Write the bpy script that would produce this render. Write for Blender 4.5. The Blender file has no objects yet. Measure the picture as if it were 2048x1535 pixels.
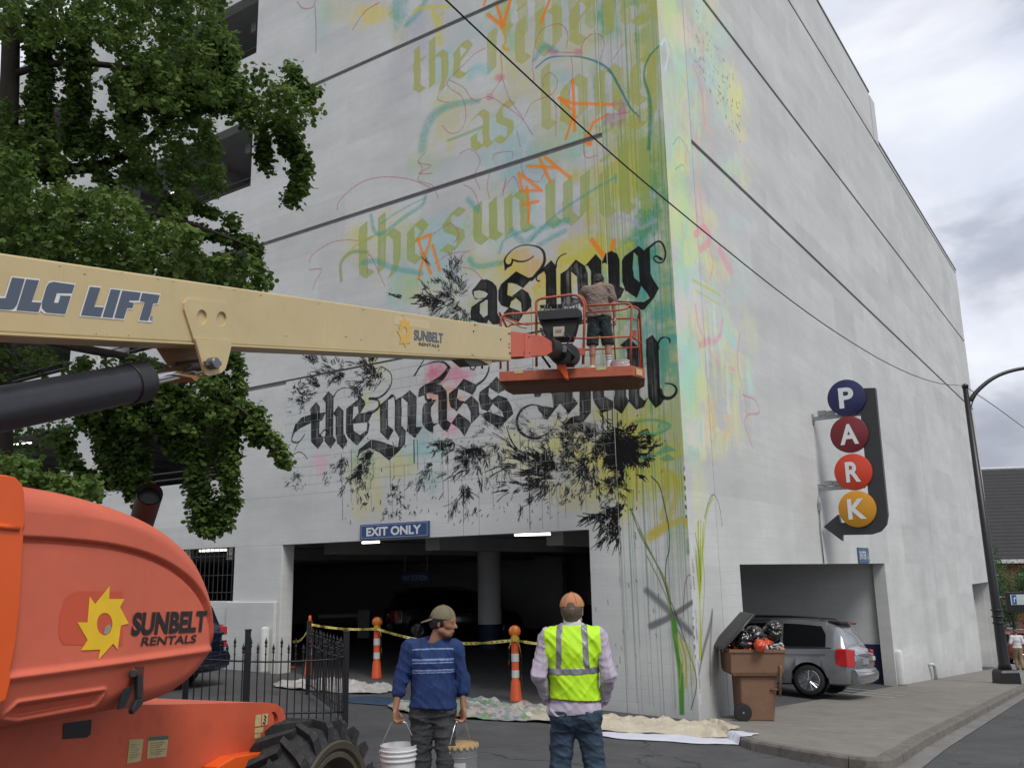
import bpy, bmesh, math, random
import numpy as np
from mathutils import Vector, Matrix
# ---------------------------------------------------------------- camera
FPX, PITCH, ROLL, HCAM = 1788.35, math.radians(11.9754), math.radians(-1.1385), 2.35
PPX, PPY = 1024.0, 767.5
_b = math.radians(34.0)
cp, sp, cr, sr = math.cos(PITCH), math.sin(PITCH), math.cos(ROLL), math.sin(ROLL)
_M = np.array([[cr, -sr, 0], [sr, cr, 0], [0, 0, 1]]) @ np.array([[1, 0, 0], [0, cp, sp], [0, -sp, cp]])
FW = np.array([math.cos(_b), math.sin(_b), 0.0])      # level view direction
RT = np.array([math.sin(_b), -math.cos(_b), 0.0])     # level right
WM = _M @ np.array([RT, [0, 0, -1.0], FW])
def ray(px, py):
 return WM.T @ np.array([(px - PPX) / FPX, (py - PPY) / FPX, 1.0])
_d0 = ray(1400, 1440)
CAM = -_d0 * (HCAM / -_d0[2])                           # the garage corner stands at the origin
S = bpy.context.scene
_cd = bpy.data.cameras.new('camera'); _co = bpy.data.objects.new('camera', _cd); S.collection.objects.link(_co)
_cd.sensor_width = 36.0; _cd.lens = FPX / 2048 * 36.0; _cd.clip_start = 0.1; _cd.clip_end = 2000
_R = Matrix(((WM[0][0], -WM[1][0], -WM[2][0]), (WM[0][1], -WM[1][1], -WM[2][1]), (WM[0][2], -WM[1][2], -WM[2][2])))
_co.matrix_world = Matrix.Translation(Vector(CAM)) @ _R.to_4x4()
S.camera = _co
# ---------------------------------------------------------------- sky, sun, exposure
SUN_TO = Vector((-0.50, -0.95, 1.45)).normalized()       # towards the veiled sun
wd = bpy.data.worlds.new('World'); S.world = wd; wd.use_nodes = True
nt = wd.node_tree; nt.nodes.clear()
def N(t, typ, **k):
 n = t.nodes.new(typ)
 for a, v in k.items(): setattr(n, a, v)
 return n
out = N(nt, 'ShaderNodeOutputWorld'); bg = N(nt, 'ShaderNodeBackground'); bg.inputs[1].default_value = 0.115
sky = N(nt, 'ShaderNodeTexSky', sky_type='NISHITA', sun_disc=False)
sky.sun_elevation = math.asin(SUN_TO.z); sky.sun_rotation = math.atan2(SUN_TO.x, SUN_TO.y)
sky.air_density = 1.3; sky.dust_density = 1.2
tc = N(nt, 'ShaderNodeTexCoord'); mp = N(nt, 'ShaderNodeMapping'); mp.inputs['Scale'].default_value = (1.0, 1.0, 1.9)
mp.inputs['Location'].default_value = (0.35, 1.9, 0.7)
nt.links.new(tc.outputs['Generated'], mp.inputs[0])
n1 = N(nt, 'ShaderNodeTexNoise'); n1.inputs['Scale'].default_value = 3.8; n1.inputs['Detail'].default_value = 7; n1.inputs['Roughness'].default_value = 0.5
n1.inputs['Distortion'].default_value = 0.35
n2 = N(nt, 'ShaderNodeTexNoise'); n2.inputs['Scale'].default_value = 1.7; n2.inputs['Detail'].default_value = 4
nt.links.new(mp.outputs[0], n1.inputs['Vector']); nt.links.new(mp.outputs[0], n2.inputs['Vector'])
r1 = N(nt, 'ShaderNodeValToRGB'); e = r1.color_ramp.elements
e[0].position = 0.36; e[0].color = (2.3, 2.45, 2.9, 1); e[1].position = 0.70; e[1].color = (6.2, 6.25, 6.45, 1)
x = r1.color_ramp.elements.new(0.47); x.color = (3.1, 3.25, 3.75, 1)
x = r1.color_ramp.elements.new(0.55); x.color = (4.7, 4.8, 5.3, 1)
nt.links.new(n1.outputs['Fac'], r1.inputs[0])
r2 = N(nt, 'ShaderNodeValToRGB'); e = r2.color_ramp.elements
e[0].position = 0.36; e[0].color = (0.78, 0.78, 0.78, 1); e[1].position = 0.5; e[1].color = (1, 1, 1, 1)
nt.links.new(n2.outputs['Fac'], r2.inputs[0])
mx = N(nt, 'ShaderNodeMix', data_type='RGBA')
nt.links.new(r2.outputs[0], mx.inputs[0]); nt.links.new(sky.outputs[0], mx.inputs[6]); nt.links.new(r1.outputs[0], mx.inputs[7])
nt.links.new(mx.outputs[2], bg.inputs[0]); nt.links.new(bg.outputs[0], out.inputs[0])
_sl = bpy.data.lights.new('sun', 'SUN'); _sl.energy = 1.5; _sl.angle = math.radians(22); _sl.color = (1.0, 0.965, 0.91)
_so = bpy.data.objects.new('sun', _sl); S.collection.objects.link(_so); _so.location = (0, 0, 40)
_so.rotation_euler = SUN_TO.to_track_quat('Z', 'Y').to_euler()
S.view_settings.view_transform = 'Standard'; S.view_settings.look = 'None'; S.view_settings.gamma = 1
S.view_settings.use_curve_mapping = False; S.view_settings.exposure = 0.62
S.cycles.max_bounces = 6; S.cycles.diffuse_bounces = 4; S.cycles.use_denoising = True
# ---------------------------------------------------------------- placing helpers (measured from the photograph)
def onx(px, py, v=0.0):
 d = ray(px, py); return CAM + d * ((v - CAM[0]) / d[0])
def ony(px, py, v=0.0):
 d = ray(px, py); return CAM + d * ((v - CAM[1]) / d[1])
def onz(px, py, v=0.0):
 d = ray(px, py); return CAM + d * ((v - CAM[2]) / d[2])
def atd(px, py, dep):
 return CAM + ray(px, py) * dep          # dep = distance along the view axis
def onplane(px, py, P0, n):
 d = ray(px, py); return CAM + d * (np.dot(np.array(P0) - CAM, n) / np.dot(d, n))
def depth(q): return float((WM @ (np.array(q) - CAM))[2])
def sstep(t):
 t = np.clip(t, 0, 1); return t * t * (3 - 2 * t)
def G(x, y):
 """height of the ground: the side street falls away past the corner"""
 x = np.asarray(x, float); y = np.asarray(y, float)
 down = -0.07 * np.maximum(x, 0) * (1 - sstep((y - 1.2) / 3.0))
 down = np.where(x > 34, down - 0.0 * x, down)
 return np.where(x < 0, -0.05 * x, down) + 0.03 * np.clip(y, 0, 11)
def RD(x, y):
 """the roadway: a kerb's height below the pavement on the street side"""
 return G(x, y) - 0.13 * sstep((0.6 - np.asarray(y, float)) / 2.6) * sstep((np.asarray(x, float) + 6.0) / 3.0)
def ongr(px, py, fn=G):
 d = ray(px, py); t = 6.0
 for _ in range(80):
  q = CAM + t * d; t += (float(fn(q[0], q[1])) - q[2]) / d[2] * 0.7
 return CAM + t * d
# ---------------------------------------------------------------- mesh helpers
C = S.collection
class MB:
 def __init__(s): s.v = []; s.f = []; s.m = []
 def add(s, vs, fs, m=0):
  o = len(s.v); s.v.extend([tuple(map(float, v)) for v in vs]); s.f.extend([tuple(i + o for i in f) for f in fs]); s.m.extend([m] * len(fs)); return s
 def box(s, a, b, m=0):
  x0, y0, z0 = a; x1, y1, z1 = b
  x0, x1 = min(x0, x1), max(x0, x1); y0, y1 = min(y0, y1), max(y0, y1); z0, z1 = min(z0, z1), max(z0, z1)
  vs = [(x0, y0, z0), (x1, y0, z0), (x1, y1, z0), (x0, y1, z0), (x0, y0, z1), (x1, y0, z1), (x1, y1, z1), (x0, y1, z1)]
  return s.add(vs, [(3, 2, 1, 0), (4, 5, 6, 7), (0, 1, 5, 4), (1, 2, 6, 5), (2, 3, 7, 6), (3, 0, 4, 7)], m)
 def obox(s, c, ax, h, m=0):
  """oriented box: centre, three unit axes, half sizes"""
  c = np.array(c, float); ax = [np.array(a, float) for a in ax]
  vs = [c + ax[0] * h[0] * i + ax[1] * h[1] * j + ax[2] * h[2] * k for k in (-1, 1) for j, i in ((-1, -1), (-1, 1), (1, 1), (1, -1))]
  return s.add(vs, [(3, 2, 1, 0), (4, 5, 6, 7), (0, 1, 5, 4), (1, 2, 6, 5), (2, 3, 7, 6), (3, 0, 4, 7)], m)
 def prism(s, poly, off, m=0):
  """poly: 3-D outline, off: extrusion vector"""
  n = len(poly); off = np.array(off, float); P = [np.array(p, float) for p in poly]
  vs = P + [p + off for p in P]
  return s.add(vs, [tuple(range(n))[::-1], tuple(range(n, 2 * n))] + [(i, (i + 1) % n, n + (i + 1) % n, n + i) for i in range(n)], m)
 def tube(s, pts, r, n=8, m=0, cap=True, closed=False):
  P = [np.array(p, float) for p in pts]; K = len(P)
  if not hasattr(r, '__len__'): r = [r] * K
  T = []
  for i in range(K):
   a = P[(i - 1) % K] if (closed or i > 0) else P[i]; b = P[(i + 1) % K] if (closed or i < K - 1) else P[i]
   t = b - a; T.append(t / (np.linalg.norm(t) + 1e-12))
  u = np.cross(T[0], (0, 0, 1.0))
  if np.linalg.norm(u) < 0.05: u = np.cross(T[0], (1.0, 0, 0))
  u /= np.linalg.norm(u); vs = []
  for i in range(K):
   u = u - T[i] * np.dot(u, T[i]); u /= np.linalg.norm(u) + 1e-12; w = np.cross(T[i], u)
   for k in range(n):
    an = 2 * math.pi * k / n; vs.append(P[i] + (u * math.cos(an) + w * math.sin(an)) * r[i])
  fs = []
  for i in range(K if closed else K - 1):
   for k in range(n):
    a = i * n + k; b = i * n + (k + 1) % n; c = ((i + 1) % K) * n; fs.append((a, b, c + (k + 1) % n, c + k))
  if cap and not closed: fs += [tuple(range(n))[::-1], tuple(range((K - 1) * n, K * n))]
  return s.add(vs, fs, m)
 def lathe(s, prof, c=(0, 0, 0), n=24, m=0, axis=(0, 0, 1), cap=True):
  """prof: (radius, height) pairs about an axis through c"""
  ax = np.array(axis, float); ax /= np.linalg.norm(ax)
  u = np.cross(ax, (0, 0, 1.0))
  if np.linalg.norm(u) < 0.05: u = np.array((1.0, 0, 0))
  u /= np.linalg.norm(u); w = np.cross(ax, u); c = np.array(c, float); vs = []
  for r, h in prof:
   for k in range(n):
    an = 2 * math.pi * k / n; vs.append(c + ax * h + (u * math.cos(an) + w * math.sin(an)) * r)
  fs = [(i * n + k, i * n + (k + 1) % n, (i + 1) * n + (k + 1) % n, (i + 1) * n + k) for i in range(len(prof) - 1) for k in range(n)]
  if cap: fs += [tuple(range(n))[::-1], tuple(range((len(prof) - 1) * n, len(prof) * n))]
  return s.add(vs, fs, m)
 def loft(s, rings, m=0, cap=True, closed=True):
  n = len(rings[0]); vs = [p for r in rings for p in r]; fs = []
  for i in range(len(rings) - 1):
   for k in range(n if closed else n - 1):
    fs.append((i * n + k, i * n + (k + 1) % n, (i + 1) * n + (k + 1) % n, (i + 1) * n + k))
  if cap and closed: fs += [tuple(range(n))[::-1], tuple(range((len(rings) - 1) * n, len(rings) * n))]
  return s.add(vs, fs, m)
def setprops(o, label=None, cat=None, group=None, kind=None):
 if label: o['label'] = label
 if cat: o['category'] = cat
 if group: o['group'] = group
 if kind: o['kind'] = kind
 return o
def thing(name, label, cat, loc=(0, 0, 0), group=None, rot=None):
 o = bpy.data.objects.new(name, None); C.objects.link(o); o.location = tuple(map(float, loc)); o.empty_display_size = 0.1
 if rot is not None: o.rotation_euler = rot
 return setprops(o, label, cat, group)
def wloc(o):
 p = np.zeros(3)
 while o is not None: p += np.array(o.location); o = o.parent
 return p
def mk(name, mb, mats, parent=None, smooth=False, bevel=0, world=True, recalc=True, kind=None, label=None):
 """one mesh object; coordinates are world ones unless world=False (then they are the parent's own)"""
 me = bpy.data.meshes.new(name)
 off = wloc(parent) if (parent is not None and world) else np.zeros(3)
 V = np.array(mb.v, float).reshape(-1, 3) - off
 me.from_pydata(V.tolist(), [], mb.f)
 if not isinstance(mats, (list, tuple)): mats = [mats]
 for m_ in mats: me.materials.append(m_)
 if any(mb.m): me.polygons.foreach_set('material_index', mb.m)
 if recalc and len(me.polygons) < 60000:
  bm = bmesh.new(); bm.from_mesh(me); bmesh.ops.recalc_face_normals(bm, faces=bm.faces); bm.to_mesh(me); bm.free()
 if smooth:
  if smooth is True: me.polygons.foreach_set('use_smooth', [True] * len(me.polygons))
  else: me.shade_auto(smooth) if hasattr(me, 'shade_auto') else None
 o = bpy.data.objects.new(name, me); C.objects.link(o)
 if smooth not in (True, False):
  bm = bmesh.new(); bm.from_mesh(me); ca = math.radians(smooth)
  for ed in bm.edges:
   ed.smooth = not (len(ed.link_faces) == 2 and ed.calc_face_angle(0) > ca)
  for fc in bm.faces: fc.smooth = True
  bm.to_mesh(me); bm.free()
 if parent is not None: o.parent = parent
 if bevel:
  b = o.modifiers.new('bevel', 'BEVEL'); b.width = bevel; b.segments = 2; b.limit_method = 'ANGLE'; b.angle_limit = 0.7; b.harden_normals = False
 if kind: o['kind'] = kind
 if label: o['label'] = label
 return o
def copyobj(o, parent=None, loc=None):
 c = o.copy(); C.objects.link(c)
 if parent is not None: c.parent = parent
 if loc is not None: c.location = loc
 return c
def copytree(o, parent=None):
 c = copyobj(o, parent)
 for ch in list(o.children): copytree(ch, c)
 return c
# ---------------------------------------------------------------- text
def text_polys(txt, size=1.0, bold=0.0, shear=0.0, sx=1.0, spacing=1.0):
 cu = bpy.data.curves.new('t', 'FONT'); cu.body = txt; cu.size = size; cu.offset = bold; cu.shear = shear
 cu.align_x = 'CENTER'; cu.align_y = 'CENTER'; cu.resolution_u = 5; cu.space_character = spacing
 o = bpy.data.objects.new('t', cu); C.objects.link(o)
 dg = bpy.context.evaluated_depsgraph_get(); dg.update(); me = bpy.data.meshes.new_from_object(o.evaluated_get(dg))
 V = [(v.co.x * sx, v.co.y) for v in me.vertices]; Fs = [tuple(p.vertices) for p in me.polygons]
 bpy.data.objects.remove(o); bpy.data.curves.remove(cu); bpy.data.meshes.remove(me)
 return V, Fs
def lettering(txt, P0, u, v, w, h, mat_, parent, name='lettering', bold=0.0, shear=0.0, off=0.004, spacing=1.0):
 """flat text centred at P0 on the plane of unit u (right) and v (up), fitted to w x h, off = stand-off along u x v"""
 V, Fs = text_polys(txt, 1.0, bold, shear, 1.0, spacing)
 A = np.array(V); mn, mxx = A.min(0), A.max(0); A = (A - (mn + mxx) / 2) / (mxx - mn) * (w, h)
 u = np.array(u, float); v = np.array(v, float); n = np.cross(u, v); P0 = np.array(P0, float)
 mb = MB(); mb.add([P0 + u * a[0] + v * a[1] + n * off for a in A], Fs)
 return mk(name, mb, mat_, parent, recalc=False)
# ---------------------------------------------------------------- materials
def rgb(h):
 h = h.lstrip('#'); c = [int(h[i:i + 2], 16) / 255 for i in (0, 2, 4)]
 return tuple(x / 12.92 if x <= 0.04045 else ((x + 0.055) / 1.055) ** 2.4 for x in c)
_mats = {}
def mat(name, col, rough=0.6, metal=0.0, var=0.12, vscale=3.0, bump=0.0, bscale=40.0, spec=0.5, dirt=0.0, dirtcol=(0.05, 0.045, 0.04), emit=None, estr=0, trans=0.0, alpha=1.0, coat=0.0, stretch=None, sub=0.0):
 if isinstance(col, str): col = rgb(col)
 if name in _mats: return _mats[name]
 m = bpy.data.materials.new(name); m.use_nodes = True; t = m.node_tree; b = t.nodes['Principled BSDF']; _mats[name] = m
 L = t.links.new
 b.inputs['Roughness'].default_value = rough; b.inputs['Metallic'].default_value = metal; b.inputs['Specular IOR Level'].default_value = spec
 b.inputs['Coat Weight'].default_value = coat; b.inputs['Coat Roughness'].default_value = 0.08
 b.inputs['Transmission Weight'].default_value = trans; b.inputs['Alpha'].default_value = alpha
 if emit is not None:
  b.inputs['Emission Color'].default_value = (*emit, 1); b.inputs['Emission Strength'].default_value = estr
 g = N(t, 'ShaderNodeNewGeometry'); src = g.outputs['Position']
 if stretch:
  mp = N(t, 'ShaderNodeMapping'); mp.inputs['Scale'].default_value = stretch; L(src, mp.inputs[0]); src = mp.outputs[0]
 if var > 0:
  n = N(t, 'ShaderNodeTexNoise'); n.inputs['Scale'].default_value = vscale; n.inputs['Detail'].default_value = 6; n.inputs['Roughness'].default_value = 0.62
  L(src, n.inputs['Vector'])
  r = N(t, 'ShaderNodeMapRange'); r.inputs[1].default_value = 0.25; r.inputs[2].default_value = 0.75
  r.inputs[3].default_value = 1 - var; r.inputs[4].default_value = 1 + var; L(n.outputs['Fac'], r.inputs[0])
  h = N(t, 'ShaderNodeVectorMath', operation='SCALE'); h.inputs[0].default_value = col[:3]; L(r.outputs[0], h.inputs['Scale'])
  cur = h.outputs[0]
  if dirt > 0:
   n2 = N(t, 'ShaderNodeTexNoise'); n2.inputs['Scale'].default_value = vscale * 2.7; n2.inputs['Detail'].default_value = 8; n2.inputs['Roughness'].default_value = 0.7
   L(src, n2.inputs['Vector'])
   r2 = N(t, 'ShaderNodeMapRange'); r2.inputs[1].default_value = 0.5; r2.inputs[2].default_value = 0.75; r2.inputs[4].default_value = dirt
   L(n2.outputs['Fac'], r2.inputs[0])
   mx = N(t, 'ShaderNodeMix', data_type='RGBA'); L(r2.outputs[0], mx.inputs[0]); L(cur, mx.inputs[6]); mx.inputs[7].default_value = (*dirtcol, 1)
   cur = mx.outputs[2]
  L(cur, b.inputs['Base Color'])
  rr = N(t, 'ShaderNodeMapRange'); rr.inputs[3].default_value = max(0.02, rough - 0.08); rr.inputs[4].default_value = min(1, rough + 0.1)
  L(n.outputs['Fac'], rr.inputs[0]); L(rr.outputs[0], b.inputs['Roughness'])
 else:
  b.inputs['Base Color'].default_value = (*col[:3], 1)
 if bump > 0:
  n3 = N(t, 'ShaderNodeTexNoise'); n3.inputs['Scale'].default_value = bscale; n3.inputs['Detail'].default_value = 5; L(src, n3.inputs['Vector'])
  bp = N(t, 'ShaderNodeBump'); bp.inputs['Strength'].default_value = bump; bp.inputs['Distance'].default_value = 0.01
  L(n3.outputs['Fac'], bp.inputs['Height']); L(bp.outputs[0], b.inputs['Normal'])
 return m
def strk(m):
 return m.node_tree
# ---------------------------------------------------------------- distance-field solids (bodies, moulded covers, bags)
def surface_nets(F, org, h):
 """F: grid of signed distance; returns vertices and quads of the zero level"""
 s = F < 0
 c = np.zeros(tuple(n - 1 for n in F.shape), np.int8)
 for i in (0, 1):
  for j in (0, 1):
   for k in (0, 1):
    c += s[i:F.shape[0] - 1 + i, j:F.shape[1] - 1 + j, k:F.shape[2] - 1 + k]
 act = (c > 0) & (c < 8); I, J, K = np.nonzero(act); n = len(I)
 idx = np.full(act.shape, -1, np.int32); idx[I, J, K] = np.arange(n)
 acc = np.zeros((n, 3)); cnt = np.zeros(n)
 cor = [(i, j, k) for i in (0, 1) for j in (0, 1) for k in (0, 1)]
 for a in range(8):
  for b in range(a + 1, 8):
   A, B = cor[a], cor[b]
   if sum(abs(A[q] - B[q]) for q in range(3)) != 1: continue
   fa = F[I + A[0], J + A[1], K + A[2]]; fb = F[I + B[0], J + B[1], K + B[2]]
   x = (fa < 0) != (fb < 0); t = np.where(x, fa / np.where(fa == fb, 1, fa - fb), 0)
   for q in range(3): acc[:, q] += np.where(x, A[q] + t * (B[q] - A[q]), 0)
   cnt += x
 V = (acc / np.maximum(cnt, 1)[:, None] + np.stack([I, J, K], 1)) * h + np.array(org)
 Q = []
 sh = F.shape
 for ax in range(3):
  o1, o2 = [(1, 2), (2, 0), (0, 1)][ax]
  sl0 = [slice(1, sh[q] - 1) for q in range(3)]; sl1 = list(sl0); sl0[ax] = slice(0, sh[ax] - 1); sl1[ax] = slice(1, sh[ax])
  a = s[tuple(sl0)]; b = s[tuple(sl1)]; ch = np.nonzero(a != b)
  p = [ch[q] + (0 if q == ax else 1) for q in range(3)]
  flip = a[ch]
  def at(d1, d2):
   q = [p[0].copy(), p[1].copy(), p[2].copy()]; q[o1] -= d1; q[o2] -= d2; return idx[q[0], q[1], q[2]]
  quad = np.stack([at(0, 0), at(1, 0), at(1, 1), at(0, 1)], 1)
  quad[~flip] = quad[~flip][:, ::-1]; Q.append(quad)
 Q = np.concatenate(Q); Q = Q[(Q >= 0).all(1)]
 return V, Q
def smin(a, b, k):
 if k <= 0: return np.minimum(a, b)
 h = np.clip(0.5 + 0.5 * (b - a) / k, 0, 1); return b + (a - b) * h - k * h * (1 - h)
def cone_sd(X, Y, Z, a, b, ra, rb, sc=None):
 """tapered capsule; sc squeezes a direction: (unit vector, factor > 1 makes it thinner that way)"""
 a = np.array(a, float); b = np.array(b, float)
 d = b - a; L2 = max(d @ d, 1e-9)
 px, py, pz = X - a[0], Y - a[1], Z - a[2]
 t = np.clip((px * d[0] + py * d[1] + pz * d[2]) / L2, 0, 1)
 qx, qy, qz = px - t * d[0], py - t * d[1], pz - t * d[2]
 if sc is not None:
  n, k = np.array(sc[0], float), sc[1]; n = n / np.linalg.norm(n)
  dn = qx * n[0] + qy * n[1] + qz * n[2]; e = dn * (k - 1); qx = qx + n[0] * e; qy = qy + n[1] * e; qz = qz + n[2] * e
 return np.sqrt(qx * qx + qy * qy + qz * qz) - (ra + (rb - ra) * t)
class SDF:
 def __init__(s, lo, hi, h):
  s.lo = np.array(lo, float); s.h = h; s.n = [int((hi[i] - lo[i]) / h) + 2 for i in range(3)]
  s.F = np.full(s.n, 1.0, np.float32); s.ax = [s.lo[i] + np.arange(s.n[i]) * h for i in range(3)]
 def win(s, a, b, pad):
  sl = []
  for i in range(3):
   l = int((min(a[i], b[i]) - pad - s.lo[i]) / s.h); u = int((max(a[i], b[i]) + pad - s.lo[i]) / s.h) + 2
   sl.append(slice(max(0, l), max(0, min(s.n[i], u))))
  sl = tuple(sl); g = np.meshgrid(s.ax[0][sl[0]], s.ax[1][sl[1]], s.ax[2][sl[2]], indexing='ij', sparse=True)
  return sl, g
 def cone(s, a, b, ra, rb, k=0.02, sc=None):
  sl, g = s.win(a, b, max(ra, rb) + k * 1.5 + 0.01);
  if any(q.stop <= q.start for q in sl): return s
  s.F[sl] = smin(s.F[sl], cone_sd(*g, a, b, ra, rb, sc).astype(np.float32), k); return s
 def cut(s, fn):
  g = np.meshgrid(*s.ax, indexing='ij', sparse=True); s.F = np.maximum(s.F, fn(*g).astype(np.float32)); return s
 def mesh(s):
  F = s.F.copy(); F[0] = F[-1] = 1; F[:, 0] = F[:, -1] = 1; F[:, :, 0] = F[:, :, -1] = 1
  V, Q = surface_nets(F, s.lo, s.h); mb = MB(); mb.v = V.tolist(); mb.f = Q.tolist(); mb.m = [0] * len(mb.f); return mb
# ================================================================ GROUND
def grid_mesh(xs, ys, fn):
 mb = MB(); n = len(ys)
 X, Y = np.meshgrid(xs, ys, indexing='ij'); Z = fn(X, Y)
 mb.v = np.stack([X.ravel(), Y.ravel(), Z.ravel()], 1).tolist()
 mb.f = [(i * n + j, (i + 1) * n + j, (i + 1) * n + j + 1, i * n + j + 1) for i in range(len(xs) - 1) for j in range(n - 1)]
 mb.m = [0] * len(mb.f); return mb
xs = sorted(set([-160, -110, -70, -45, -30] + list(np.arange(-22, 42, 0.5)) + [45, 55, 75, 110, 160, 230, 320]))
ys = sorted(set([-220, -140, -90, -60, -40, -28, -20, -14, -10] + list(np.arange(-8, 14, 0.4)) + [15, 18, 22, 28, 40, 60, 90, 140, 220]))
def far_ground(X, Y):
 Xc = np.clip(X, -22, 60); return RD(Xc, Y) - 0.004
asphalt = mat('asphalt', (0.072, 0.073, 0.075), 0.86, var=0.28, vscale=1.3, bump=0.5, bscale=160, dirt=0.35, dirtcol=(0.10, 0.098, 0.095), spec=0.3)
def add_asphalt_detail(m, spatter=True):
 t = m.node_tree; b = t.nodes['Principled BSDF']; L = t.links.new
 cur = b.inputs['Base Color'].links[0].from_socket
 g = N(t, 'ShaderNodeNewGeometry')
 n = N(t, 'ShaderNodeTexNoise'); n.inputs['Scale'].default_value = 95; n.inputs['Detail'].default_value = 2; L(g.outputs['Position'], n.inputs['Vector'])
 r = N(t, 'ShaderNodeMapRange'); r.inputs[1].default_value = 0.3; r.inputs[2].default_value = 0.7; r.inputs[3].default_value = 0.72; r.inputs[4].default_value = 1.3; L(n.outputs['Fac'], r.inputs[0])
 v = N(t, 'ShaderNodeVectorMath', operation='SCALE'); L(cur, v.inputs[0]); L(r.outputs[0], v.inputs['Scale']); cur = v.outputs[0]
 # cracks and fine paint flecks
 vo = N(t, 'ShaderNodeTexVoronoi', feature='DISTANCE_TO_EDGE'); vo.inputs['Scale'].default_value = 0.33
 n3 = N(t, 'ShaderNodeTexNoise'); n3.inputs['Scale'].default_value = 1.6; n3.inputs['Detail'].default_value = 6; L(g.outputs['Position'], n3.inputs['Vector'])
 ad = N(t, 'ShaderNodeVectorMath', operation='MULTIPLY_ADD'); L(n3.outputs['Color'], ad.inputs[0]); ad.inputs[1].default_value = (1.2, 1.2, 0); L(g.outputs['Position'], ad.inputs[2])
 L(ad.outputs[0], vo.inputs['Vector'])
 c = N(t, 'ShaderNodeMapRange'); c.inputs[1].default_value = 0.0; c.inputs[2].default_value = 0.006; c.inputs[3].default_value = 0.35; c.inputs[4].default_value = 1; L(vo.outputs['Distance'], c.inputs[0])
 v2 = N(t, 'ShaderNodeVectorMath', operation='SCALE'); L(cur, v2.inputs[0]); L(c.outputs[0], v2.inputs['Scale']); cur = v2.outputs[0]
 if spatter:
  w = N(t, 'ShaderNodeTexVoronoi', feature='F1'); w.inputs['Scale'].default_value = 7.0; L(g.outputs['Position'], w.inputs['Vector'])
  w2 = N(t, 'ShaderNodeMapRange'); w2.inputs[1].default_value = 0.05; w2.inputs[2].default_value = 0.085; w2.inputs[3].default_value = 0.75; w2.inputs[4].default_value = 0; L(w.outputs['Distance'], w2.inputs[0])
  w3 = N(t, 'ShaderNodeTexNoise'); w3.inputs['Scale'].default_value = 0.9; L(g.outputs['Position'], w3.inputs['Vector'])
  w4 = N(t, 'ShaderNodeMapRange'); w4.inputs[1].default_value = 0.5; w4.inputs[2].default_value = 0.6; L(w3.outputs['Fac'], w4.inputs[0])
  w5 = N(t, 'ShaderNodeMath', operation='MULTIPLY'); L(w2.outputs[0], w5.inputs[0]); L(w4.outputs[0], w5.inputs[1])
  mx = N(t, 'ShaderNodeMix', data_type='RGBA'); L(w5.outputs[0], mx.inputs[0]); L(cur, mx.inputs[6]); mx.inputs[7].default_value = (0.32, 0.32, 0.31, 1); cur = mx.outputs[2]
 L(cur, b.inputs['Base Color'])
add_asphalt_detail(asphalt)
g_ = mk('road', grid_mesh(xs, ys, far_ground), asphalt, smooth=True, recalc=False); g_['kind'] = 'structure'; g_['label'] = 'dark grey asphalt roadway running past the garage corner'
# pale wheel-worn lane edge along the kerb of the side street
lane = mat('worn_concrete_gutter', (0.17, 0.165, 0.155), 0.85, var=0.3, vscale=2.0, bump=0.4, bscale=120, dirt=0.6, dirtcol=(0.06, 0.06, 0.06))
def kerb_y(x): return -3.38 + 0.024 * (x + 2.5)
xs2 = np.concatenate([np.arange(-2.6, 42, 0.5), [50, 60, 80]])
mb = MB(); vs = []; fs = []
for i, x in enumerate(xs2):
 for k, dy in enumerate((0.06, -0.26)):
  y = kerb_y(x) + dy; vs.append((x, y, float(RD(min(x, 60), y)) + 0.002 + 0.004))
 if i: fs.append((2 * i - 2, 2 * i - 1, 2 * i + 1, 2 * i))
mb.add(vs, fs); o = mk('gutter', mb, lane, recalc=False); o['kind'] = 'structure'
# pavement slab with its kerb: outline measured on the ground
conc = mat('pavement_concrete', (0.20, 0.187, 0.168), 0.88, var=0.16, vscale=1.1, bump=0.35, bscale=90, dirt=0.55, dirtcol=(0.11, 0.098, 0.085), spec=0.3)
kerbm = mat('kerb_concrete', (0.16, 0.148, 0.132), 0.9, var=0.25, vscale=3, bump=0.4, bscale=70, dirt=0.7, dirtcol=(0.05, 0.045, 0.04), spec=0.2)
def xl(y):   # west edge of the pavement as a function of y
 return float(np.interp(y, [-3.4, -3.32, -3.1, -2.4, -1.46, -0.6, 0.0], [-2.25, -2.42, -2.48, -2.25, -1.78, -0.85, -0.1]))
NV = 9
def pav_row(x, y0, y1): return [(x, y, float(G(x, y))) for y in np.linspace(y0, y1, NV)]
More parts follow.
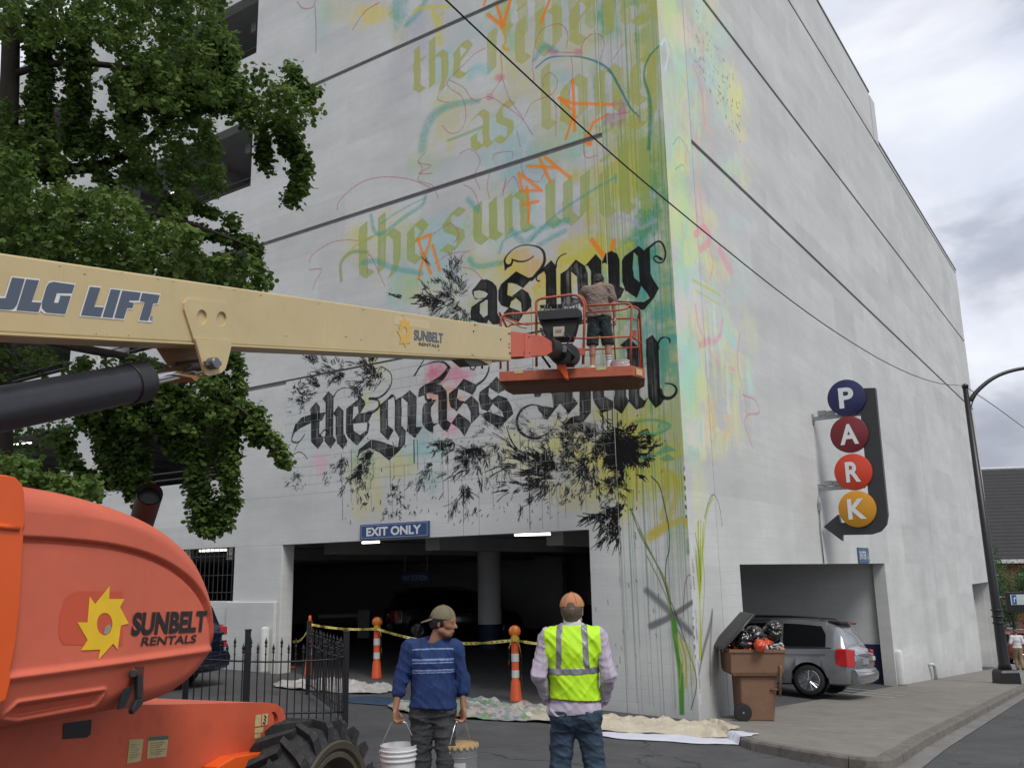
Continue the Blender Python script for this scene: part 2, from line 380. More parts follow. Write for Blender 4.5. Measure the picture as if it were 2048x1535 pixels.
# surface split into pavement flags by recessed joints
joints = [-0.1, 2.4, 5.0, 7.5, 10, 12.5, 15, 17.5, 20, 22.5, 25, 27.5, 30, 32.5, 35, 37.5, 40, 43, 46, 50, 55, 62, 75]
pav = thing('sidewalk', None, None, (0, 0, 0)); pav['kind'] = 'structure'; pav['label'] = 'tan concrete pavement along the right wall of the garage'
def slab_from(rows, name, m, parent, thick=0.14, gap=0.0):
 """rows: list of rows of points (top surface); adds a skirt"""
 mb = MB(); n = len(rows[0]); top = [p for r in rows for p in r]
 fs = [(i * n + k, (i + 1) * n + k, (i + 1) * n + k + 1, i * n + k + 1) for i in range(len(rows) - 1) for k in range(n - 1)]
 per = [(0, k) for k in range(n)] + [(i, n - 1) for i in range(1, len(rows))] + [(len(rows) - 1, k) for k in range(n - 2, -1, -1)] + [(i, 0) for i in range(len(rows) - 2, 0, -1)]
 base = len(top); vs = list(top)
 for i, k in per: p = rows[i][k]; vs.append((p[0], p[1], p[2] - thick))
 q = len(per)
 for j in range(q):
  a = per[j]; b = per[(j + 1) % q]; fs.append((a[0] * n + a[1], b[0] * n + b[1], base + (j + 1) % q, base + j))
 mb.add(vs, fs); return mk(name, mb, m, parent, recalc=True, bevel=0)
KW = 0.17
# first flags at the rounded corner
ysC = np.linspace(-3.2 + 0.02, 0.0, 15)
rows = []
for fr in np.linspace(0, 1, 5):
 rows.append([((xl(y) + KW) * (1 - fr) + (-0.11) * fr, y, float(G((xl(y) + KW) * (1 - fr) + (-0.11) * fr, y))) for y in ysC if True])
slab_from(rows, 'paving_slab', conc, pav)
for a, b in zip(joints[:-1], joints[1:]):
 rows = []
 for x in np.linspace(a + 0.006, b - 0.006, 3): rows.append(pav_row(x, kerb_y(x) + KW + 0.006, -0.001 if x < 39.5 else 3.0))
 slab_from(rows, 'paving_slab', conc, pav)
# kerb stones
def kerb_run(pts, name='kerbstone'):
 L_ = []; R_ = []
 for i, p in enumerate(pts):
  a = np.array(pts[max(0, i - 1)]); b = np.array(pts[min(len(pts) - 1, i + 1)]); t = (b - a) / np.linalg.norm(b - a); n = np.array([-t[1], t[0]])
  L_.append(np.array(p)); R_.append(np.array(p) + n * KW)
 mb = MB(); vs = []
 for l, r in zip(L_, R_):
  zl = float(G(*l)); zb = min(float(RD(*l)), zl - 0.02) - 0.08
  vs += [(l[0] - (l - r)[0] * -0.08, l[1] - (l - r)[1] * -0.08, zb), (l[0], l[1], zl - 0.025), (l[0] - (l - r)[0] * 0.12, l[1] - (l - r)[1] * 0.12, zl + 0.003), (r[0], r[1], float(G(*r)) + 0.003), (r[0], r[1], zb)]
 fs = [(5 * i + k, 5 * i + 5 + k, 5 * i + 6 + k, 5 * i + 1 + k) for i in range(len(pts) - 1) for k in range(4)] + [(0, 1, 2, 3, 4), tuple(range(5 * len(pts) - 5, 5 * len(pts)))[::-1]]
 mb.add(vs, fs); return mk(name, mb, kerbm, pav)
west = [(xl(y), y) for y in (0.0, -0.3, -0.6, -1.0, -1.46)]
west2 = [(xl(y), y) for y in (-1.475, -1.9, -2.4, -2.9)]
cornerk = [(xl(-2.915), -2.915), (-2.46, -3.12), (-2.40, -3.24), (-2.28, -3.34), (-2.1, kerb_y(-2.1)), (-1.6, kerb_y(-1.6))]
for run in (west, west2, cornerk): kerb_run(run)
xk = list(np.arange(-1.58, 40, 2.4))
for a, b in zip(xk[:-1], xk[1:]): kerb_run([(a + 0.006, kerb_y(a)), ((a + b) / 2, kerb_y((a + b) / 2)), (b - 0.006, kerb_y(b))])
kerb_run([(38.8, kerb_y(38.8)), (55, kerb_y(55)), (75, kerb_y(75))])
# parking bay marks by the van, drawn on the drive
whitep = mat('road_marking_paint', (0.5, 0.5, 0.48), 0.8, var=0.3, vscale=9, dirt=0.8, dirtcol=(0.12, 0.11, 0.1))
for (ax_, ay, bx, by) in ((8.6, -1.1, 9.5, 1.0), (9.5, -1.2, 10.5, 1.2), (10.6, -1.0, 11.5, 1.3)):
 mb = MB(); d = np.array([bx - ax_, by - ay]); n = np.array([-d[1], d[0]]) / np.linalg.norm(d) * 0.04; vs = []
 for t in np.linspace(0, 1, 6):
  p = np.array([ax_, ay]) + d * t
  for s in (-1, 1): q = p + n * s; vs.append((q[0], q[1], float(G(*q)) + 0.006))
 mb.add(vs, [(2 * i, 2 * i + 1, 2 * i + 3, 2 * i + 2) for i in range(5)]); o = mk('road_marking', mb, whitep, recalc=False); o['kind'] = 'structure'
# ================================================================ THE GARAGE
garage = thing('parking_garage', 'white painted concrete parking garage whose corner wall carries a half finished blackletter mural', 'building', (0, 0, 0))
# --- painted wall material: white paint over masonry, mural images (drawn by numpy below) mixed in by their alpha
def wall_material(name, mural=True, base=(0.60, 0.61, 0.595)):
 m = bpy.data.materials.new(name); m.use_nodes = True; t = m.node_tree; b = t.nodes['Principled BSDF']; L = t.links.new
 b.inputs['Roughness'].default_value = 0.82; b.inputs['Specular IOR Level'].default_value = 0.25
 g = N(t, 'ShaderNodeNewGeometry'); sx = N(t, 'ShaderNodeSeparateXYZ'); L(g.outputs['Position'], sx.inputs[0])
 ns = N(t, 'ShaderNodeSeparateXYZ'); L(g.outputs['Normal'], ns.inputs[0])
 ab = N(t, 'ShaderNodeMath', operation='ABSOLUTE'); L(ns.outputs[0], ab.inputs[0])
 isl = N(t, 'ShaderNodeMath', operation='GREATER_THAN'); L(ab.outputs[0], isl.inputs[0]); isl.inputs[1].default_value = 0.5
 # base white with broad soft staining, vertical weather streaks
 mp = N(t, 'ShaderNodeMapping'); mp.inputs['Scale'].default_value = (1, 1, 0.3); L(g.outputs['Position'], mp.inputs[0])
 a1 = N(t, 'ShaderNodeTexNoise'); a1.inputs['Scale'].default_value = 1.1; a1.inputs['Detail'].default_value = 7; a1.inputs['Roughness'].default_value = 0.65; L(mp.outputs[0], a1.inputs['Vector'])
 mq = N(t, 'ShaderNodeMapping'); mq.inputs['Scale'].default_value = (0.45, 0.45, 1.6); L(g.outputs['Position'], mq.inputs[0]); a2 = N(t, 'ShaderNodeTexNoise'); a2.inputs['Scale'].default_value = 0.75; a2.inputs['Detail'].default_value = 9; a2.inputs['Roughness'].default_value = 0.68; L(mq.outputs[0], a2.inputs['Vector'])
 r1 = N(t, 'ShaderNodeMapRange'); r1.inputs[1].default_value = 0.3; r1.inputs[2].default_value = 0.72; r1.inputs[3].default_value = 0.95; r1.inputs[4].default_value = 1.03; L(a1.outputs['Fac'], r1.inputs[0])
 r2 = N(t, 'ShaderNodeMapRange'); r2.inputs[1].default_value = 0.3; r2.inputs[2].default_value = 0.7; r2.inputs[3].default_value = 0.86; r2.inputs[4].default_value = 1.09; L(a2.outputs['Fac'], r2.inputs[0])
 mu = N(t, 'ShaderNodeMath', operation='MULTIPLY'); L(r1.outputs[0], mu.inputs[0]); L(r2.outputs[0], mu.inputs[1])
 # small dark chips and scuffs
 a3 = N(t, 'ShaderNodeTexNoise'); a3.inputs['Scale'].default_value = 5.5; a3.inputs['Detail'].default_value = 9; a3.inputs['Roughness'].default_value = 0.78; L(g.outputs['Position'], a3.inputs['Vector'])
 r3 = N(t, 'ShaderNodeMapRange'); r3.inputs[1].default_value = 0.655; r3.inputs[2].default_value = 0.72; r3.inputs[3].default_value = 1; r3.inputs[4].default_value = 0.62; L(a3.outputs['Fac'], r3.inputs[0])
 mu2 = N(t, 'ShaderNodeMath', operation='MULTIPLY'); L(mu.outputs[0], mu2.inputs[0]); L(r3.outputs[0], mu2.inputs[1])
 # splash dirt at the foot
 r4 = N(t, 'ShaderNodeMapRange'); r4.inputs[1].default_value = -0.1; r4.inputs[2].default_value = 0.9; r4.inputs[3].default_value = 0.80; r4.inputs[4].default_value = 1.0
 hz = N(t, 'ShaderNodeMath', operation='MULTIPLY_ADD'); L(sx.outputs[0], hz.inputs[0]); hz.inputs[1].default_value = 0.07; L(sx.outputs[2], hz.inputs[2])
 hn = N(t, 'ShaderNodeMath', operation='ADD'); L(hz.outputs[0], hn.inputs[0]); L(a3.outputs['Fac'], hn.inputs[1]);
 hm = N(t, 'ShaderNodeMath', operation='SUBTRACT'); L(hn.outputs[0], hm.inputs[0]); hm.inputs[1].default_value = 0.5; L(hm.outputs[0], r4.inputs[0])
 mu3 = N(t, 'ShaderNodeMath', operation='MULTIPLY'); L(mu2.outputs[0], mu3.inputs[0]); L(r4.outputs[0], mu3.inputs[1])
 vs_ = N(t, 'ShaderNodeVectorMath', operation='SCALE'); vs_.inputs[0].default_value = base; L(mu3.outputs[0], vs_.inputs['Scale'])
 cur = vs_.outputs[0]
 pb = N(t, 'ShaderNodeTexBrick'); pb.offset = 0.37; pb.inputs['Scale'].default_value = 1.0; pb.inputs['Mortar Size'].default_value = 0.0; pb.inputs['Brick Width'].default_value = 2.3; pb.inputs['Row Height'].default_value = 1.25; pb.inputs['Color1'].default_value = (0.91, 0.91, 0.91, 1); pb.inputs['Color2'].default_value = (1.03, 1.03, 1.03, 1)
 # masonry courses under the paint: a faint relief
 cx = N(t, 'ShaderNodeMix', data_type='FLOAT'); L(isl.outputs[0], cx.inputs[0]); L(sx.outputs[0], cx.inputs[2]); L(sx.outputs[1], cx.inputs[3])
 cv = N(t, 'ShaderNodeCombineXYZ'); L(cx.outputs[0], cv.inputs[0]); L(sx.outputs[2], cv.inputs[1])
 pv = N(t, 'ShaderNodeVectorMath', operation='MULTIPLY_ADD'); L(a3.outputs['Color'], pv.inputs[0]); pv.inputs[1].default_value = (0.5, 0.16, 0); L(cv.outputs[0], pv.inputs[2]); L(pv.outputs[0], pb.inputs['Vector']); pm_ = N(t, 'ShaderNodeVectorMath', operation='MULTIPLY'); L(cur, pm_.inputs[0]); L(pb.outputs['Color'], pm_.inputs[1]); cur = pm_.outputs[0]
 br = N(t, 'ShaderNodeTexBrick'); br.offset = 0.5; br.inputs['Scale'].default_value = 1.0; br.inputs['Mortar Size'].default_value = 0.008; br.inputs['Mortar Smooth'].default_value = 0.4
 br.inputs['Brick Width'].default_value = 0.42; br.inputs['Row Height'].default_value = 0.21; L(cv.outputs[0], br.inputs['Vector'])
 fine = N(t, 'ShaderNodeTexNoise'); fine.inputs['Scale'].default_value = 26; fine.inputs['Detail'].default_value = 6; L(g.outputs['Position'], fine.inputs['Vector'])
 amt = N(t, 'ShaderNodeMapRange'); amt.inputs[1].default_value = 0.42; amt.inputs[2].default_value = 0.62; amt.inputs[3].default_value = 0.15; amt.inputs[4].default_value = 0.9; L(a2.outputs['Fac'], amt.inputs[0])
 bm_ = N(t, 'ShaderNodeMath', operation='MULTIPLY'); L(br.outputs['Fac'], bm_.inputs[0]); L(amt.outputs[0], bm_.inputs[1])
 cm_ = N(t, 'ShaderNodeMath', operation='MULTIPLY_ADD'); L(bm_.outputs[0], cm_.inputs[0]); cm_.inputs[1].default_value = -0.10; cm_.inputs[2].default_value = 1; cs_ = N(t, 'ShaderNodeVectorMath', operation='SCALE'); L(cur, cs_.inputs[0]); L(cm_.outputs[0], cs_.inputs['Scale']); cur = cs_.outputs[0]
 hgt = N(t, 'ShaderNodeMath', operation='SUBTRACT'); L(fine.outputs['Fac'], hgt.inputs[0]); L(bm_.outputs[0], hgt.inputs[1])
 bp = N(t, 'ShaderNodeBump'); bp.inputs['Strength'].default_value = 0.35; bp.inputs['Distance'].default_value = 0.006; L(hgt.outputs[0], bp.inputs['Height']); L(bp.outputs[0], b.inputs['Normal'])
 if mural:
  for im, ux, W_, Z0, H_, u0, want in ((IMG_L, 1, LW, LZ0, LH, 0.0, 1), (IMG_R, 0, RW, RZ0, RH, 0.0, 0)):
   q = N(t, 'ShaderNodeCombineXYZ')
   d1 = N(t, 'ShaderNodeMath', operation='DIVIDE'); L(sx.outputs[ux], d1.inputs[0]); d1.inputs[1].default_value = W_; L(d1.outputs[0], q.inputs[0])
   s1 = N(t, 'ShaderNodeMath', operation='SUBTRACT'); L(sx.outputs[2], s1.inputs[0]); s1.inputs[1].default_value = Z0
   d2 = N(t, 'ShaderNodeMath', operation='DIVIDE'); L(s1.outputs[0], d2.inputs[0]); d2.inputs[1].default_value = H_; L(d2.outputs[0], q.inputs[1])
   ti = N(t, 'ShaderNodeTexImage'); ti.image = im; ti.extension = 'CLIP'; L(q.outputs[0], ti.inputs[0])
   nearp = N(t, 'ShaderNodeMath', operation='LESS_THAN'); aa_ = N(t, 'ShaderNodeMath', operation='ABSOLUTE'); L(sx.outputs[0 if want else 1], aa_.inputs[0]); L(aa_.outputs[0], nearp.inputs[0]); nearp.inputs[1].default_value = 0.06
   if want: f_ = isl.outputs[0]
   else:
    iv = N(t, 'ShaderNodeMath', operation='SUBTRACT'); iv.inputs[0].default_value = 1; L(isl.outputs[0], iv.inputs[1]); f_ = iv.outputs[0]
   fa = N(t, 'ShaderNodeMath', operation='MULTIPLY'); L(ti.outputs['Alpha'], fa.inputs[0]); L(f_, fa.inputs[1]); fb_ = N(t, 'ShaderNodeMath', operation='MULTIPLY'); L(fa.outputs[0], fb_.inputs[0]); L(nearp.outputs[0], fb_.inputs[1]); fa = fb_
   mx = N(t, 'ShaderNodeMix', data_type='RGBA'); L(fa.outputs[0], mx.inputs[0]); L(cur, mx.inputs[6]); L(ti.outputs['Color'], mx.inputs[7]); cur = mx.outputs[2]
 L(cur, b.inputs['Base Color']); return m
LW, LZ0, LH = 13.0, -0.3, 19.2          # left wall paint area: y 0..13, z -0.3..18.9
RW, RZ0, RH = 7.2, -0.6, 19.5           # right wall paint area: x 0..7.2
LPX, LPY = 1430, 2112
RPX, RPY = 792, 2145
IMG_L = bpy.data.images.new('mural_left_wall', LPX, LPY, alpha=True); IMG_R = bpy.data.images.new('mural_right_wall', RPX, RPY, alpha=True)
for im in (IMG_L, IMG_R): im.alpha_mode = 'CHANNEL_PACKED'
W_paint = wall_material('painted_wall'); W_plain = wall_material('white_masonry_paint', False)
W_in = wall_material('garage_inner_paint', False, (0.66, 0.67, 0.66))
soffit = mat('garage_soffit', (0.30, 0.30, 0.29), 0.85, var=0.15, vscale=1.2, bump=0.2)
joint_shade = mat('joint_shade_grey', (0.24, 0.235, 0.22), 0.8, var=0.2)  # darker grey paints the shadow line into the storey grooves; vertical joints share it
bluep = mat('blue_band_paint', (0.012, 0.022, 0.075), 0.6, var=0.15)
darkm = mat('black_metal', (0.012, 0.012, 0.013), 0.5, var=0.2, vscale=20)
PT = 0.30
Z = [3.10, 6.93, 10.61, 14.43, 18.40, 20.32]
GP = 0.10                                                # open groove between storeys
def wp(a, b, m=W_paint, name='wall_panel', bevel=0.0):
 mb = MB(); mb.box(a, b); return mk(name, mb, m, garage, bevel=bevel)
# corner pier, full height
PY, PX = 1.30, 1.28
for z0, z1 in ((-0.6, 20.32),): wp((0, 0, z0), (PX, PY, z1), name='corner_pier', bevel=0.02)
YJ = 11.53
# left wall: ground storey around the exit
wp((0, PY, -0.3), (PT, 1.90, Z[0])); wp((0, PY, Z[0]), (PT, YJ, 4.19));
wp((0.0, 9.88, -0.3), (0.36, YJ, Z[0]), name='exit_pillar', bevel=0.015)
wp((-0.09, 9.98, -0.3), (-0.0, YJ + 0.1, 1.84), name='pillar_plinth', bevel=0.02)
# masonry band behind the letters: backing plus real blocks with open joints
BX = 0.007
wp((BX, PY, 4.19), (PT, YJ, Z[1] - GP), W_plain, 'block_backing')
BW, BH = 0.42, 0.2085
blk = {}
def block_mesh(w, cut=0.0):
 k = round(w, 3)
 if k not in blk:
  mb = MB(); mb.box((0, 0, 0), (BX + 0.001, w - 0.008, BH - 0.007)); me = bpy.data.meshes.new('block'); me.from_pydata(mb.v, [], mb.f); me.materials.append(W_paint)
  bm = bmesh.new(); bm.from_mesh(me); bmesh.ops.recalc_face_normals(bm, faces=bm.faces); bm.to_mesh(me); bm.free(); blk[k] = me
 return blk[k]
rng = random.Random(5)
nrow = int(round((Z[1] - GP - 4.19) / BH)); yend = 9.94
cnt = 0
for r_ in range(nrow):
 y = PY - (BW / 2 if r_ % 2 else 0)
 while y < yend - 0.01:
  y0 = max(y, PY); y1 = min(y + BW, yend); w = y1 - y0
  if w > 0.05 and cnt < 290:
   o = bpy.data.objects.new('block', block_mesh(w)); C.objects.link(o); o.parent = garage
   o.location = (rng.uniform(-0.0012, 0.0012), y0 + 0.004, 4.19 + r_ * BH + 0.0035); cnt += 1
  y += BW
wp((0, yend + 0.004, 4.194), (BX + 0.001, YJ, Z[1] - GP), name='render_coat')
# upper storeys
for k in range(1, 5):
 z0 = Z[k]; z1 = Z[k + 1] - (GP if k < 4 else 0)
 wp((-0.012, PY, z0), (PT, YJ, z1), bevel=0.006)
 mb = MB(); mb.box((0.035, PY, z0 - GP), (PT, YJ, z0)); mk('joint_shade_strip', mb, joint_shade, garage)  # dark backing strip stands in for the shade along each storey line
 if k == 1:
  pass
# right wall
XR, XS = 39.7, 19.95
RZ = [2.44, 6.93, 10.61, 14.43, 18.40]
zt = lambda x: 20.32 if x < XS else 18.5
wp((PX, 0, -1.2), (2.27, PT + 0.9, 2.44)); inner_late = 1
wp((PX, 0, 2.44), (14.4, PT, RZ[2] - GP)); wp((14.403, 0, -2.2), (22.4, PT, RZ[2] - GP)); wp((14.28, 0, -1.6), (14.4, PT + 0.05, 2.44)); wp((22.42, 0.0, -2.9), (31.2, PT, RZ[2] - GP))
wp((31.2, 0.0, 1.5), (37.2, PT, RZ[2] - GP)); wp((37.2, 0, -3.2), (XR, PT, RZ[2] - GP));
wp((31.2, 0.75, -3.2), (37.2, 1.05, 1.5), W_plain, 'recess_wall'); wp((31.2, PT, -3), (31.3, 0.75, 1.5), W_plain, 'recess_wall'); wp((37.1, PT, -3.2), (37.2, 0.75, 1.5), W_plain, 'recess_wall'); wp((31.2, PT, 1.5), (37.2, 1.05, 1.6), W_plain, 'recess_wall')
mb = MB(); mb.box((32.6, 0.70, -0.2), (32.9, 0.76, 1.3)); mk('window', mb, darkm, garage)
jx = [PX, 8.6, 22.4, 31.2, XR]
for k in (2, 3):
 z0, z1 = RZ[k], RZ[k + 1] - GP
 for a, b in zip(jx[:-1], jx[1:]): wp((a + 0.012, 0.0, z0), (b, PT, z1), bevel=0.006)
wp((PX + 0.012, 0, 18.4), (8.6, PT, 20.32)); wp((8.612, 0, 18.4), (XS, PT, 20.32)); wp((XS + 0.002, 0, 18.4), (XR, PT, 18.55))
wp((XS, -0.03, 18.35), (XS + 0.75, PT, 20.2), name='parapet_end')
for z in RZ[2:]:
 mb = MB(); mb.box((PX, 0.035, z - GP), (XR, PT, z)); mk('joint_shade_strip', mb, joint_shade, garage)
mb = MB(); mb.box((22.4, 0.03, -2.5), (22.42, 0.2, 10.5)); mb.box((8.6, 0.03, 10.6), (8.612, 0.2, 20.3)); mb.box((22.4, 0.03, 10.6), (22.412, 0.2, 18.4)); mb.box((31.2, 0.03, 10.6), (31.212, 0.2, 18.4)); mk('joint_shade_strip', mb, joint_shade, garage)
wp((XR - 0.3, PT, -3.4), (XR, 26, 18.5), W_plain, 'end_wall')
# coping strips on the parapets
cop = mat('coping', (0.30, 0.30, 0.29), 0.8, var=0.2)
for a, b, z in ((0.0, XS, 20.322), (XS + 0.75, XR, 18.552)):
 mb = MB(); mb.box((a, -0.035, z), (b, 0.34, z + 0.05)); mk('coping', mb, cop, garage)
mb = MB(); mb.box((-0.047, 0.34, 20.322), (0.34, YJ, 20.37)); mk('coping', mb, cop, garage)
# roof slab closes the box to the light
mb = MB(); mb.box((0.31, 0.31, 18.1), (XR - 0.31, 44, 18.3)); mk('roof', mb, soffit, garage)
# --- left side bays beyond the stair tower: spandrels, columns, slabs, beams
bays = [(-1.5, 1.85, -1), (3.3, 4.75, 6.86), (7.0, 8.56, 10.70), (10.7, 12.31, 14.23), (14.5, 16.13, 18.0), (18.2, 19.6, 20.3)]
YE = 46
# spandrels: (bottom, top)
spans = [(-0.3, 1.85), (3.10, 4.75), (6.86, 8.56), (10.70, 12.31), (14.23, 16.13), (18.0, 20.32)]
for i, (a, b) in enumerate(spans):
 wp((0.0, YJ + (0.10 if i == 0 else 0.0), a), (PT, YE, b), W_plain, 'spandrel', bevel=0.01)
for i, z in enumerate((3.10, 6.86, 10.70, 14.23, 18.0)):
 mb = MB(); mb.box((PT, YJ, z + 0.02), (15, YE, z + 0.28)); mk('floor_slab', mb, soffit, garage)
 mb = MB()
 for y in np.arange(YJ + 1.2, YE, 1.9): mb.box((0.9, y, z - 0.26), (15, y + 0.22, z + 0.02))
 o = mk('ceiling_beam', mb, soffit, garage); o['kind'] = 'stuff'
for y0, y1 in ((18.0, 19.5), (27.5, 29.0), (37, 38.5)):
 wp((0.03, y0, -0.3), (1.0, y1, 18.2), W_plain, 'column', bevel=0.01)
mb = MB(); mb.box((15, YJ, -1), (15.3, YE, 18.2)); mb.box((PT, YE, -1), (15.3, YE + 0.3, 18.2)); mk('inner_wall', mb, W_in, garage)
mb = MB(); mb.box((PT, YJ - 0.3, 3.4), (15, YJ, 18.1)); mk('tower_wall', mb, W_in, garage)
# guard rails in the openings
railm = mat('dark_rail', (0.03, 0.03, 0.03), 0.5, var=0.1)
for z in (4.75, 8.56, 12.31, 16.13):
 for k in (0.18, 0.36):
  mb = MB(); mb.tube([(0.2, YJ, z + k), (0.2, YE, z + k)], 0.02, 6); mk('guard_rail', mb, railm, garage)
# barred window by the exit
mb = MB()
for y in np.arange(YJ + 0.12, 13.6, 0.17): mb.tube([(0.05, y, 1.85), (0.05, y, 3.10)], 0.012, 6)
for z in (2.05, 2.9, 2.45): mb.tube([(0.05, YJ, z), (0.05, 13.6, z)], 0.012, 6)
wb = mk('window_bars', mb, darkm, garage)
wp((0.0, 13.6, 1.85), (PT, YE, 3.10), W_plain, 'wall_panel')
# --- inside of the garage at street level
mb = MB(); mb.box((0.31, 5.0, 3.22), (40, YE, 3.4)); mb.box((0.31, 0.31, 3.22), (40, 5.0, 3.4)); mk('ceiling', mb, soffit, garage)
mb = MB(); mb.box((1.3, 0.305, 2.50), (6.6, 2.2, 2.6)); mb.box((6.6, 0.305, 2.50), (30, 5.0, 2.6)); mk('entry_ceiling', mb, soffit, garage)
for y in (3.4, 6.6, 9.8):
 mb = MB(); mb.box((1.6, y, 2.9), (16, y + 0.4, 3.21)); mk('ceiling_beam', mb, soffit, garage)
def inner(a, b, m=W_in, name='inner_wall'):
 mb = MB(); mb.box(a, b); return mk(name, mb, m, garage)
inner((6.6, 5.0, 0.75), (30, 5.2, 3.22)); inner((6.6, 4.99, -2.5), (30, 5.21, 0.748), bluep, 'blue_wall_band')
inner((30, 0.31, -2.5), (30.2, 5.2, 2.5)); None
inner((17.5, 5.2, 1.1), (17.8, 40, 3.22)); inner((17.49, 5.2, -0.5), (17.81, 40, 1.098), bluep, 'blue_wall_band')
inner((14.42, 0.352, 0.12), (14.6, 4.6, 2.5)); inner((14.41, 0.352, -1.6), (14.61, 4.6, 0.118), bluep, 'blue_wall_band')
# door and dark window in the partition seen through the exit
for a, b in (((8.3, 4.93, -0.1), (10.3, 4.985, 1.5)), ((11.6, 4.93, -0.2), (12.5, 4.985, 1.7))):
 mb = MB(); mb.box(a, b); mk('inner_door', mb, darkm, garage)
q = atd(979, 1200, 26.0)
mb = MB(); mb.lathe([(0.34, 0.95), (0.34, 3.2)], (q[0], q[1], 0), 28); mk('round_column', mb, W_in, garage, smooth=40)
mb = MB(); mb.lathe([(0.343, -0.3), (0.343, 0.948)], (q[0], q[1], 0), 28); mk('blue_column_band', mb, bluep, garage, smooth=40)
